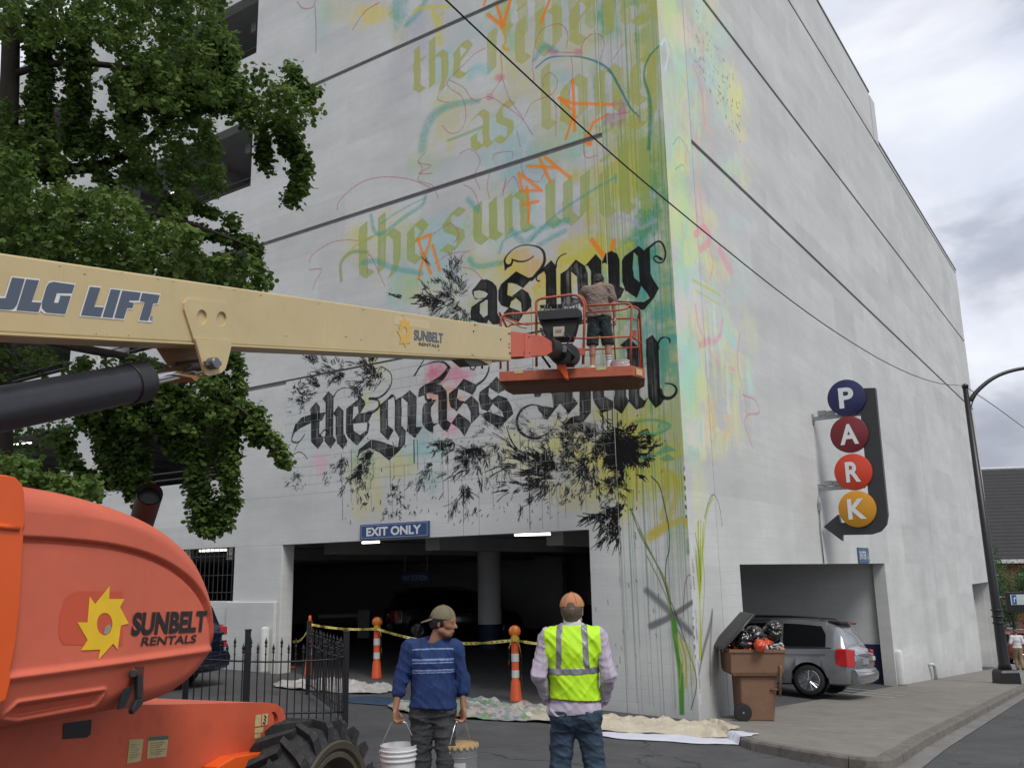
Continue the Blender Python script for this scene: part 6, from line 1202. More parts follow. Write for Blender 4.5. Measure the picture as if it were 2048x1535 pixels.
def strand(pts, r, n, d0, d1):
 P = np.array(pts, float); seg = np.r_[0, np.cumsum(np.linalg.norm(np.diff(P, axis=0), axis=1))]
 for _ in range(n):
  t = TR.uniform(0, seg[-1]); x = np.interp(t, seg, P[:, 0]); y = np.interp(t, seg, P[:, 1]); rr = r * (1 - 0.35 * t / seg[-1]); a = TR.uniform(0, 6.28); q = TR.rand() ** 0.62 * rr * 1.22
  dep = d0 + (d1 - d0) * 0.5 + math.sin(a) * q / FPX * d0 * 1.0 + TR.uniform(-0.12, 0.12); spurs.append(atd(x + math.cos(a) * q, y + TR.uniform(-1, 1) * rr * 0.5, dep))
D = 10.0
fill([(-40, -60), (445, -60), (452, 50), (475, 95), (478, 125), (462, 140), (470, 190), (430, 212), (400, 190), (360, 222), (240, 210), (225, 100), (200, 80), (60, 95), (-40, 60)], 2300, 9.0, 11.5)
for p, r, n in (([(80, 30), (84, 150), (78, 290)], 27, 340), ([(150, 30), (158, 150), (150, 300)], 27, 340), ([(250, 150), (262, 250)], 30, 150), ([(300, 100), (320, 215)], 34, 160), ([(380, 120), (372, 225)], 30, 150), ([(430, 60), (448, 160), (455, 215)], 26, 260), ([(410, 150), (425, 215)], 24, 130),
    ([(583, 125), (592, 150), (612, 185)], 11, 46), ([(560, 235), (585, 290), (604, 345), (583, 400)], 21, 190), ([(520, 240), (528, 300), (532, 338)], 12, 50), ([(610, 195), (640, 170)], 8, 22), ([(600, 300), (612, 330)], 12, 26),
    ([(340, 430), (420, 465), (480, 480), (524, 502)], 13, 110), ([(330, 400), (400, 410), (432, 425)], 14, 70), ([(455, 420), (470, 455)], 8, 16), ([(490, 470), (510, 490)], 9, 20),
    ([(210, 790), (222, 880), (232, 965)], 30, 330), ([(262, 770), (268, 880), (275, 990)], 30, 360), ([(330, 760), (345, 850), (352, 900)], 30, 240), ([(370, 790), (392, 900), (405, 1050)], 26, 330), ([(435, 760), (455, 880), (462, 1010)], 20, 250), ([(455, 1000), (440, 1045), (415, 1060)], 20, 80), ([(160, 760), (165, 850)], 22, 60),
    ([(468, 800), (510, 838), (548, 880), (574, 926)], 14, 120), ([(455, 690), (478, 730), (480, 790)], 11, 60), ([(490, 840), (520, 880)], 12, 36), ([(410, 700), (440, 760)], 18, 60), ([(120, 860), (150, 930), (190, 960)], 18, 110), ([(505, 800), (530, 850)], 10, 20),
    ([(20, 300), (60, 330), (110, 350)], 26, 130), ([(205, 230), (180, 270), (230, 290)], 16, 60)):
 strand(p, r, n, D, D + 0.5)
for poly, n, a, b in (([(435, 170), (480, 142), (520, 122), (535, 160), (570, 160), (610, 195), (652, 215), (640, 232), (600, 250), (560, 250), (530, 240), (480, 262), (440, 230)], 420, 9.6, 10.4), ([(225, 235), (300, 205), (420, 235), (440, 300), (450, 370), (432, 395), (400, 350), (392, 410), (330, 425), (275, 330), (230, 270)], 760, 9.6, 11.5),
      ([(-40, 300), (70, 290), (75, 360), (180, 375), (250, 368), (300, 430), (340, 420), (400, 460), (410, 520), (310, 545), (200, 560), (-40, 545)], 2300, 8.3, 10.4), ([(-40, 180), (60, 210), (165, 300), (160, 335), (60, 335), (-40, 330)], 600, 9.5, 11), ([(175, 262), (262, 300), (284, 345), (235, 382), (165, 330)], 260, 10, 11),
      ([(150, 505), (505, 500), (535, 540), (548, 582), (470, 585), (300, 560)], 420, 9.6, 10.6), ([(0, 690), (120, 690), (135, 720), (310, 700), (330, 745), (200, 760), (60, 740), (-20, 760)], 200, 9.8, 11), ([(150, 715), (330, 715), (470, 770), (480, 810), (400, 860), (180, 840)], 620, 9.6, 10.6),
      ([(-30, 900), (60, 908), (115, 940), (190, 950), (205, 990), (90, 985), (-30, 975)], 420, 8.2, 9.2), ([(-20, 780), (130, 770), (150, 860), (60, 900), (-20, 870)], 110, 10.5, 11.5), ([(0, 920), (150, 965), (190, 1010), (60, 1010)], 160, 8.6, 9.6)):
 fill(poly, n, a, b)
fill([(-520, 60), (-420, -180), (-200, -420), (150, -480), (400, -330), (440, -70), (-45, -60), (-45, 560), (-200, 620), (-430, 520)], 3000, 8.8, 12.2); fill([(-430, 640), (-60, 700), (-60, 980), (-300, 940)], 700, 9.2, 11.5)
SP = np.array(spurs); K = 12
n = len(SP) * K; base = np.repeat(SP, K, 0) + TR.normal(0, 0.022, (n, 3))
# each leaf: a drooping fan with a notch
az = TR.uniform(0, 2 * math.pi, n); tilt = TR.normal(-0.75, 0.45, n); size = TR.uniform(0.026, 0.060, n) * np.where(np.repeat(np.linalg.norm(SP - CAM, axis=1), K) < 9.2, 1.1, 1.0)
dr = np.stack([np.cos(az) * np.cos(tilt), np.sin(az) * np.cos(tilt), np.sin(tilt)], 1); ho = np.stack([-np.sin(az), np.cos(az), np.zeros(n)], 1)
ro = TR.normal(0, 0.5, n)[:, None]; up_ = np.cross(dr, ho); sd = ho * np.cos(ro) + up_ * np.sin(ro); nn = np.cross(dr, sd)
st = base + dr * (TR.uniform(0.02, 0.05, n)[:, None]); S_ = size[:, None]
V = np.stack([st, st + (dr * 0.45 + sd * 0.62) * S_ + nn * 0.12 * S_, st + (dr * 0.95 + sd * 0.42) * S_, st + (dr * 1.08 + sd * 0.10) * S_ + nn * 0.05 * S_, st + dr * 0.86 * S_, st + (dr * 1.08 - sd * 0.10) * S_ + nn * 0.05 * S_, st + (dr * 0.95 - sd * 0.42) * S_, st + (dr * 0.45 - sd * 0.62) * S_ + nn * 0.12 * S_], 1)
tb = atd(-14, 700, 10.2); tb[2] = float(G(tb[0], tb[1]))
ginkgo = thing('ginkgo_tree', 'large ginkgo tree with drooping columns of fan leaves at the left of the garage', 'tree', tb)
lm = leaf_mat('ginkgo_leaves', (0.046, 0.088, 0.022), (0.10, 0.17, 0.036), (0.18, 0.26, 0.06), 2.2, 0.42)
build_mesh_np('crown', V, 8, lm, ginkgo)
def limb(pts, rs, parent=ginkgo, name='limb', d=None, m=bark):
 P = [atd(x, y, dd) for x, y, dd in pts]; P = chaikin(np.array(P), 2, False); r = np.interp(np.linspace(0, 1, len(P)), np.linspace(0, 1, len(rs)), rs)
 mb = MB(); mb.tube(P, list(r), 9); return mk(name, mb, m, parent, smooth=True)
P = [tb - np.array([0, 0, 0.1]), tb + [0.02, 0, 0.5]] + [atd(x, y, 10.2) for x, y in ((-14, 900), (-12, 600), (6, 430), (14, 300), (20, 150), (24, 0), (40, -160))]
mb = MB(); mb.tube(P, [0.30, 0.24, 0.21, 0.18, 0.14, 0.115, 0.10, 0.09, 0.07], 14); mk('trunk', mb, bark, ginkgo, smooth=True)
limb([(14, 300, 10.2), (100, 340, 10.3), (200, 335, 10.5), (265, 305, 10.5), (330, 250, 10.4), (410, 160, 10.3), (440, 60, 10.2)], [0.09, 0.07, 0.05, 0.03, 0.02])
limb([(20, 150, 10.2), (120, 120, 10.2), (300, 140, 10.3), (450, 195, 10.1), (560, 208, 10.1), (620, 212, 10.1)], [0.045, 0.038, 0.03, 0.02, 0.008])
limb([(2, 440, 10.2), (130, 430, 9.9), (300, 420, 9.9), (420, 460, 9.9), (520, 500, 10.0)], [0.07, 0.05, 0.03, 0.015, 0.005])
limb([(-12, 640, 10.2), (120, 690, 10.2), (300, 720, 10.2), (420, 770, 10.1), (510, 838, 10.1), (572, 922, 10.1)], [0.08, 0.06, 0.04, 0.025, 0.012, 0.004])
for pts in ([(150, 120), (158, 200), (150, 300)], [(80, 140), (84, 200), (78, 290)], [(430, 190), (448, 210), (455, 225)], [(560, 208), (585, 290), (604, 345), (583, 400)], [(300, 720), (268, 800), (275, 990)], [(210, 700), (222, 880), (232, 960)], [(380, 750), (392, 900), (405, 1050)], [(420, 770), (455, 880), (462, 1010)], [(330, 730), (345, 850)], [(585, 205), (600, 180), (585, 130)]):
 limb([(x, y, 10.2) for x, y in pts], [0.016, 0.008, 0.003], name='branch')
for pts in ([(14, 300), (-150, 260), (-380, 180)], [(-10, 560), (-160, 500), (-400, 430)], [(-12, 700), (-150, 760), (-350, 850)], [(30, -60), (-120, -200), (-260, -260)], [(40, -160), (180, -300), (300, -330)]): limb([(x, y, 10.3) for x, y in pts], [0.06, 0.035, 0.012])
# pale bent twig against the leaves
limb([(402, 0, 9.4), (398, 25, 9.4), (388, 48, 9.4)], [0.006, 0.004, 0.003], name='branch', m=mat('pale_twig', (0.22, 0.18, 0.12), 0.8))
# ---- trees down the side street
def street_tree(base, h, rad, label, seed, col, dens=2600, name='street_tree', lsz=0.10):
 r = np.random.RandomState(seed); t = thing(name, label, 'tree', base, 'trees down the side street')
 mb = MB(); b = np.array(base, float); mb.tube([b, b + [0.05, 0, h * 0.35], b + [0.1, 0.1, h * 0.6], b + [0.1, 0, h * 0.8]], [0.14, 0.1, 0.07, 0.03], 8); mk('trunk', mb, bark, t, smooth=True)
 mb = MB()
 for k in range(7):
  a = k * 0.9 + 0.2; z = h * (0.38 + 0.05 * k); mb.tube([b + [0.05, 0, z], b + [math.cos(a) * rad * 0.4, math.sin(a) * rad * 0.4, z + h * 0.12], b + [math.cos(a) * rad * 0.75, math.sin(a) * rad * 0.75, z + h * 0.2]], [0.05, 0.03, 0.01], 6)
 mk('limb', mb, bark, t, smooth=True)
 cl = []
 for k in range(26):
  a = r.uniform(0, 6.28); u = r.uniform(0.1, 0.9); z = h * (0.36 + 0.62 * r.rand()); rr = rad * math.sqrt(max(0.05, 1 - ((z / h - 0.62) / 0.42) ** 2)) * u; cl.append((math.cos(a) * rr, math.sin(a) * rr, z, rad * r.uniform(0.2, 0.38)))
 pts = []
 for c in cl: q = r.normal(0, 1, (dens // 26, 3)); q /= np.linalg.norm(q, axis=1)[:, None]; pts.append(np.array(c[:3]) + q * c[3] * r.uniform(0.5, 1.05, (len(q), 1)))
 pts = np.concatenate(pts) + b; n = len(pts); a = r.normal(0, 1, (n, 3)); a /= np.linalg.norm(a, axis=1)[:, None]; bb = np.cross(a, r.normal(0, 1, (n, 3))); bb /= np.linalg.norm(bb, axis=1)[:, None]; s = r.uniform(0.6, 1.2, (n, 1)) * lsz
 build_mesh_np('crown', np.stack([pts - a * s, pts + bb * s * 0.45, pts + a * s, pts - bb * s * 0.45], 1), 4, col, t); return t
lm2 = leaf_mat('street_leaves', (0.030, 0.070, 0.022), (0.055, 0.12, 0.035), (0.11, 0.19, 0.06), 1.2, 0.3)
def gbase(px, dep):
 q = atd(px, 1200, dep); return (q[0], q[1], float(RD(min(q[0], 60), q[1])))
# ================================================================ PEOPLE
def rotz(v, a): c, s = math.cos(a), math.sin(a); return np.array([v[0] * c - v[1] * s, v[0] * s + v[1] * c, v[2]])
YSQ = (0, 1, 0)
def pose(h=1.76, **k):
 """joints of a standing figure facing +y (its right is +x); every value can be moved"""
 s = h / 1.76
 J = dict(hip=(0.085, 0, 0.92), knee=(0.10, 0.02, 0.50), ank=(0.11, -0.02, 0.09), toe=(0.13, 0.15, 0.035), pel=(0, 0, 0.97), waist=(0, 0.0, 1.10), chest=(0, 0.0, 1.32), neck=(0, -0.005, 1.49), sh=(0.185, -0.01, 1.44), el=(0.235, -0.03, 1.16), wr=(0.25, 0.05, 0.92), head=(0, 0.015, 1.645))
 P = {}
 for n, v in J.items():
  if n in ('pel', 'waist', 'chest', 'neck', 'head'): P[n] = np.array(k.get(n, v), float) * s
  else:
   P[n + 'R'] = np.array(k.get(n + 'R', k.get(n, v)), float) * s; w = k.get(n, v); P[n + 'L'] = np.array(k.get(n + 'L', (-w[0], w[1], w[2])), float) * s
 P['s'] = s; P['hy'] = k.get('hy', 0.0); P['hp'] = k.get('hp', 0.0); return P
def hd(P, v):
 """head-local offset to figure coordinates"""
 x, y, z = v; c, s = math.cos(P['hp']), math.sin(P['hp']); y, z = y * c - z * s, y * s + z * c
 return P['head'] + rotz((x * P['s'], y * P['s'], z * P['s']), P['hy'])
def bounds(P, pad=0.2):
 pts = np.array([v for k, v in P.items() if isinstance(v, np.ndarray)]); lo = pts.min(0) - pad; hi = pts.max(0) + pad; lo[2] = max(lo[2], -0.01); return lo, hi
def torso(S, P, g, k=0.05):
 s = P['s']; c = lambda a, b, ra, rb, sc=None, kk=k: S.cone(a, b, (ra + g) * 1.0 if True else 0, rb + g, kk, sc)
 c(P['hipL'] + [0, 0, 0.02], P['hipR'] + [0, 0, 0.02], 0.098 * s, 0.098 * s, (YSQ, 1.0)); c(P['pel'], P['waist'], 0.135 * s, 0.125 * s, (YSQ, 1.30)); c(P['waist'], P['chest'], 0.128 * s, 0.152 * s, (YSQ, 1.38)); c(P['chest'], P['neck'] - [0, 0, 0.05], 0.150 * s, 0.085 * s, (YSQ, 1.30))
 c(P['shL'] * 0.86 + P['chest'] * 0.14, P['shR'] * 0.86 + P['chest'] * 0.14, 0.062 * s, 0.062 * s)
def arm(S, P, q, g, upto=1.0, k=0.025):
 s = P['s']; sh, el, wr = P['sh' + q], P['el' + q], P['wr' + q]
 S.cone(sh, el, 0.052 * s + g, 0.040 * s + g, k)
 if upto > 0: S.cone(el, el + (wr - el) * upto, 0.041 * s + g, (0.041 - 0.014 * upto) * s + g, k)
def hand(S, P, q, palm, curl, handdir=None):
 s = P['s']; el, wr = P['el' + q], P['wr' + q]; d = (wr - el) if handdir is None else np.array(handdir, float); d = d / np.linalg.norm(d)
 p = np.array(palm, float); p -= d * (p @ d); p /= np.linalg.norm(p); w = np.cross(d, p);
 S.cone(wr, wr + d * 0.05 * s, 0.026 * s, 0.036 * s, 0.015, (p, 1.7)); S.cone(wr + d * 0.04 * s - w * 0.012, wr + d * 0.085 * s - w * 0.012, 0.034 * s, 0.034 * s, 0.01, (p, 2.0)); S.cone(wr + d * 0.04 * s + w * 0.012, wr + d * 0.085 * s + w * 0.012, 0.034 * s, 0.032 * s, 0.01, (p, 2.0))
 for i, L_ in enumerate((0.95, 1.05, 1.0, 0.8)):
  k0 = wr + d * 0.088 * s + w * (i - 1.5) * 0.021 * s; a = curl; d1 = d * math.cos(a) + p * math.sin(a); d2 = d * math.cos(2.1 * a) + p * math.sin(2.1 * a); d3 = d * math.cos(3.0 * a) + p * math.sin(3.0 * a)
  k1 = k0 + d1 * 0.040 * L_ * s; k2 = k1 + d2 * 0.028 * L_ * s; k3 = k2 + d3 * 0.020 * L_ * s
  S.cone(k0, k1, 0.0105 * s, 0.0095 * s, 0.004); S.cone(k1, k2, 0.0095 * s, 0.009 * s, 0.002); S.cone(k2, k3, 0.009 * s, 0.008 * s, 0.002)
 sgn = -1 if q == 'R' else 1; sgn *= 1
 t0 = wr + d * 0.025 * s + w * sgn * 0.024 * s; t1 = t0 + (d * 0.6 + w * sgn * 0.6 + p * 0.4) * 0.038 * s; t2 = t1 + (d * 0.7 + p * 0.7) * 0.032 * s
 S.cone(t0, t1, 0.014 * s, 0.011 * s, 0.008); S.cone(t1, t2, 0.011 * s, 0.009 * s, 0.003)
 return wr + d * (0.088 + 0.03 * math.cos(curl)) * s + p * 0.03 * s
def leg(S, P, q, g, gk=None, ga=None, k=0.03, upto=1.0):
 s = P['s']; gk = g if gk is None else gk; ga = gk if ga is None else ga; h, kn, an = P['hip' + q], P['knee' + q], P['ank' + q]
 S.cone(h - [0, 0, 0.01], kn, 0.088 * s + g, 0.058 * s + gk, k)
 if upto > 0: e = kn + (an - kn) * upto; S.cone(kn, e, 0.057 * s + gk, 0.040 * s + ga, k);
 if upto > 0.35 and g == gk: S.cone(kn + (an - kn) * 0.15 - [0, 0.012, 0], kn + (an - kn) * 0.45 - [0, 0.012, 0], 0.056 * s + gk, 0.052 * s + gk, k)
def headshape(S, P, ears=True):
 s = P['s']; c = lambda a, b, ra, rb, k=0.015, sc=None: S.cone(hd(P, a), hd(P, b), ra * s, rb * s, k, sc)
 S.cone(P['neck'] - [0, 0, 0.03], hd(P, (0, -0.02, -0.05)), 0.060 * s, 0.054 * s, 0.02)
 xax = rotz((1, 0, 0), P['hy'])
 c((0, -0.018, 0.02), (0, 0.012, 0.03), 0.094, 0.092, 0.02, (xax, 1.18)); c((0, 0.02, 0.0), (0, 0.045, -0.05), 0.078, 0.05, 0.03, (xax, 1.15)); c((-0.025, 0.055, -0.085), (0.025, 0.055, -0.085), 0.026, 0.026, 0.025); c((-0.045, 0.01, -0.06), (0, 0.055, -0.085), 0.03, 0.026, 0.02); c((0.045, 0.01, -0.06), (0, 0.055, -0.085), 0.03, 0.026, 0.02)
 c((0, 0.092, 0.012), (0, 0.117, -0.028), 0.010, 0.014, 0.010); c((-0.011, 0.10, -0.034), (0.011, 0.10, -0.034), 0.009, 0.009, 0.006)
 c((-0.035, 0.088, 0.022), (0.035, 0.088, 0.022), 0.010, 0.010, 0.012); c((-0.018, 0.092, -0.057), (0.018, 0.092, -0.057), 0.009, 0.009, 0.004); c((-0.016, 0.090, -0.070), (0.016, 0.090, -0.070), 0.009, 0.009, 0.004); c((-0.045, 0.06, -0.02), (-0.03, 0.075, -0.025), 0.02, 0.018, 0.015); c((0.045, 0.06, -0.02), (0.03, 0.075, -0.025), 0.02, 0.018, 0.015)
 for q in (-1, 1): c((q * 0.078, -0.005, 0.015), (q * 0.080, -0.008, -0.025), 0.018, 0.012, 0.004, (xax, 2.2))
def fold_noise(seed, amp, f0=18, f1=55, dirs=None):
 r = np.random.RandomState(seed); W = []
 for _ in range(9):
  d = r.normal(0, 1, 3) if dirs is None else np.array(dirs) + r.normal(0, 0.45, 3); d /= np.linalg.norm(d); W.append((d * r.uniform(f0, f1), r.uniform(0, 6.28), r.uniform(0.4, 1)))
 def fn(X, Y, Z):
  o = 0
  for d, ph, a in W: o = o + a * (1 - np.abs(np.sin(0.5 * (d[0] * X + d[1] * Y + d[2] * Z) + ph + 0.9 * np.sin(6 * X + 4 * Z + ph)))) ** 3
  return -amp * o / 2.2
 return fn
def solid(P, build, h, name, m, parent, noise=None, cuts=(), smooth=True, label=None, box=None):
 lo, hi = bounds(P) if box is None else box; S = SDF(lo, hi, h); build(S)
 g = np.meshgrid(*S.ax, indexing='ij', sparse=True)
 if noise is not None:
  near = np.abs(S.F) < 0.08; S.F = np.where(near, S.F + noise(*g), S.F).astype(np.float32)
 for c in cuts: S.F = np.maximum(S.F, c(*g).astype(np.float32))
 mb = S.mesh()
 if not mb.f: return None
 return mk(name, mb, m, parent, smooth=smooth, world=False, recalc=False, label=label)
def tint(a, b): return tuple(a[i] * b for i in range(3))
skinA = mat('skin_brown', (0.30, 0.145, 0.085), 0.5, var=0.10, vscale=14); skinB = mat('skin_tan', (0.40, 0.21, 0.14), 0.5, var=0.10, vscale=14)
hairD = mat('dark_hair', (0.012, 0.010, 0.009), 0.6, var=0.3, vscale=60, bump=0.5, bscale=150); hairG = mat('brown_grey_hair', (0.10, 0.07, 0.05), 0.7, var=0.3, vscale=60, bump=0.5, bscale=150)
denim = mat('denim', (0.028, 0.052, 0.085), 0.85, var=0.35, vscale=7, bump=0.3, bscale=150, dirt=0.35, dirtcol=(0.075, 0.11, 0.15)); denimG = mat('grey_denim', (0.030, 0.032, 0.035), 0.85, var=0.35, vscale=8, bump=0.3, bscale=150, dirt=0.4, dirtcol=(0.06, 0.062, 0.065))
def facebits(P, root, h=0.004, dark=True):
 e = mat('eye_dark', (0.02, 0.014, 0.012), 0.25, var=0); wv = mat('eye_white', (0.55, 0.52, 0.48), 0.3, var=0); lip = mat('lips', (0.26, 0.10, 0.08), 0.5, var=0.1)
 for q in (-1, 1):
  a = hd(P, (q * 0.032, 0.083, 0.004)); mb = MB(); f_ = hd(P, (0, 0.01, 0)) - hd(P, (0, 0, 0)); f_ = f_ / np.linalg.norm(f_)
  mb.lathe([(0.0, -0.004), (0.012, -0.002), (0.010, 0.005), (0.0, 0.008)], a, 10, axis=f_); mk('eye', mb, wv, root, world=False, smooth=True)
  mb = MB(); mb.lathe([(0.0062, 0.006), (0.004, 0.0095), (0.0, 0.010)], a, 8, axis=f_); mk('iris', mb, e, root, world=False, smooth=True)
  mb = MB(); mb.tube([hd(P, (q * 0.016, 0.098, 0.022)), hd(P, (q * 0.034, 0.094, 0.028)), hd(P, (q * 0.052, 0.078, 0.022))], 0.0045, 6); mk('eyebrow', mb, hairD, root, world=False, smooth=True)
 mb = MB(); mb.tube([hd(P, (-0.022, 0.095, -0.063)), hd(P, (0, 0.1015, -0.062)), hd(P, (0.022, 0.095, -0.063))], 0.0035, 6); mk('mouth', mb, lip, root, world=False, smooth=True)
def yawto(v): return math.atan2(v[1], v[0]) - math.pi / 2
# ---- man in the high-visibility vest, seen from behind, hands in his front pockets
dv1 = 6.6; q = atd(1153, 1500, dv1); gzv = float(RD(q[0], q[1]))
vest_man = thing('person', 'man in a yellow-green safety vest and tan cap watching with his back to us', 'person', (q[0], q[1], gzv), rot=(0, 0, yawto(FW * 0.98 + RT * 0.12)))
P = pose(1.745, waist=(0, 0, 1.15), chest=(0, 0, 1.385), neck=(0, -0.005, 1.56), head=(0, 0.015, 1.67), shL=(-0.195, -0.01, 1.485), shR=(0.195, -0.01, 1.485), elL=(-0.262, -0.06, 1.215), wrL=(-0.21, 0.08, 1.01), elR=(0.266, -0.07, 1.215), wrR=(0.21, 0.075, 1.01), kneeL=(-0.13, 0.02, 0.50), kneeR=(0.14, 0.02, 0.50), ankL=(-0.17, -0.02, 0.09), ankR=(0.17, -0.02, 0.09), toeL=(-0.2, 0.15, 0.035), toeR=(0.2, 0.15, 0.035), hy=-0.05)
H = 0.0078
def bA(S):
 torso(S, P, -0.022); headshape(S, P)
 for q_ in 'LR': arm(S, P, q_, -0.008); leg(S, P, q_, -0.008); S.cone(P['ank' + q_], P['toe' + q_], 0.04, 0.035, 0.02)
 hand(S, P, 'L', (1, 0, 0), 0.35, (0.5, 0.3, -0.85)); hand(S, P, 'R', (-1, 0, 0), 0.35, (-0.5, 0.3, -0.85))
solid(P, bA, H, 'body', skinB, vest_man)
fn = fold_noise(9, 0.014, 24, 70, (0.8, 0.2, 0.7))
lav = mat('lavender_shirt', (0.42, 0.37, 0.45), 0.8, var=0.08, vscale=5, bump=0.2, bscale=180)
def bS(S):
 torso(S, P, 0.016); S.cone(P['pel'], P['waist'], 0.158, 0.145, 0.05, (YSQ, 1.22))
 for q_ in 'LR': arm(S, P, q_, 0.008, 0.94)
wz = 0.925
solid(P, bS, H, 'shirt', lav, vest_man, noise=lambda X, Y, Z, a=fn, b=fold_noise(4, 0.016, 30, 90): np.where(np.abs(X) < 0.19, a(X, Y, Z), b(X, Y, Z)), cuts=(lambda X, Y, Z: wz - Z + 0.01 * np.sin(9 * X), lambda X, Y, Z: Z - 1.575 + 0 * X))
# collar: white shirt band at the neck
def bC(S): S.cone(P['neck'] - [0, 0, 0.02], P['neck'] + [0, 0.0, 0.022], 0.076, 0.068, 0.01)
solid(P, bC, H, 'collar', mat('white_cotton', (0.6, 0.6, 0.6), 0.8), vest_man, box=(P['neck'] - 0.12, P['neck'] + 0.12))
hv = mat('hi_vis_yellow', (0.46, 0.80, 0.012), 0.6, var=0.05, vscale=6, bump=0.25, bscale=240, emit=None); refl = mat('reflective_tape', (0.24, 0.24, 0.26), 0.35, metal=0.25, var=0.08, vscale=20)
def bV(g):
 def f_(S):
  torso(S, P, g); S.cone(P['shL'] * 0.93 + [0, 0, 0.0], P['shR'] * 0.93 + [0, 0, 0], 0.062 + g * 0.7, 0.062 + g * 0.7, 0.04); S.cone(P['pel'] + [0, -0.01, 0.02], P['chest'], 0.160 + g * 0.3, 0.165 + g * 0.3, 0.05, (YSQ, 1.28))
 return f_
vx = 0.212
armcut = lambda X, Y, Z: np.abs(X) - (vx + 0.0 * Z)
vcuts = [lambda X, Y, Z: 1.02 - Z + 0.012 * np.cos(6 * X + 1), armcut, lambda X, Y, Z: Z - 1.56 + 0 * X, lambda X, Y, Z: 0.085 - np.sqrt(X ** 2 + (Y - 0.0) ** 2 + (Z - 1.585) ** 2)]
solid(P, bV(0.026), H, 'safety_vest', hv, vest_man, noise=fn, cuts=vcuts)
slab = lambda ax, c, w: (lambda X, Y, Z: (np.abs((X, Y, Z)[ax] - c) - w) + 0 * (X + Y + Z))
for cx in (-0.105, 0.105):
 solid(P, bV(0.030), H, 'reflective_strip', refl, vest_man, noise=fn, cuts=vcuts + [lambda X, Y, Z, cx=cx: np.abs(X - cx * (1.0 - 0.35 * (Z - 1.2))) - 0.024, lambda X, Y, Z: 1.25 - Z])
solid(P, bV(0.0305), H, 'reflective_band', refl, vest_man, noise=fn, cuts=vcuts + [lambda X, Y, Z: np.abs(Z - 1.232 - 0.02 * X) - 0.027])
solid(P, bV(0.028), H, 'vest_binding', mat('brown_binding', (0.10, 0.05, 0.02), 0.8), vest_man, noise=fn, cuts=[lambda X, Y, Z: np.abs(1.02 - Z + 0.012 * np.cos(6 * X + 1) + 0.004) - 0.006, armcut])
def bJ(S):
 S.cone(P['hipL'] + [0, 0, 0.02], P['hipR'] + [0, 0, 0.02], 0.112, 0.112, 0.05); S.cone(P['pel'], P['waist'], 0.146, 0.138, 0.05, (YSQ, 1.25)); S.cone(P['hipL'] + [0, -0.045, -0.03], P['hipL'] + [-0.01, -0.05, 0.02], 0.070, 0.065, 0.04); S.cone(P['hipR'] + [0, -0.045, -0.03], P['hipR'] + [0.01, -0.05, 0.02], 0.075, 0.07, 0.04)
 for q_ in 'LR': leg(S, P, q_, 0.006, 0.014, 0.024)
solid(P, bJ, H, 'jeans', denim, vest_man, noise=fold_noise(5, 0.014, 30, 90, (0.3, 0.2, 1)), cuts=(lambda X, Y, Z: Z - 0.955 + 0 * X,))
jn = fold_noise(5, 0.014, 30, 90, (0.3, 0.2, 1))
def bJp(S): bJ(S); S.F -= 0.004
for sx in (-1, 1): solid(P, bJp, 0.006, 'jeans_pocket', mat('denim_patch', (0.020, 0.038, 0.066), 0.85, var=0.3, vscale=9), vest_man, noise=jn, cuts=(lambda X, Y, Z, sx=sx: np.maximum(np.abs(X - sx * 0.088) - 0.058, np.abs(Z - 0.85) - 0.06 + np.abs(X - sx * 0.088) * 0.3), lambda X, Y, Z: Y + 0.06), box=((-0.2, -0.25, 0.75), (0.2, 0.0, 0.97)))
shoem = mat('brown_boot', (0.06, 0.04, 0.025), 0.6, var=0.2)
def shoes(P, root, m=shoem, g=0.01):
 def f_(S):
  for q_ in 'LR': S.cone(P['ank' + q_] - [0, 0.02, 0.03], P['toe' + q_], 0.048 + g, 0.036 + g, 0.02);
 solid(P, f_, 0.009, 'shoes', m, root, cuts=(lambda X, Y, Z: 0.004 - Z + 0 * X,), box=(bounds(P)[0], np.array([*bounds(P)[1][:2], 0.3])))
shoes(P, vest_man)
capm = mat('tan_cap', (0.44, 0.19, 0.085), 0.8, var=0.12, vscale=18, bump=0.3, bscale=200)
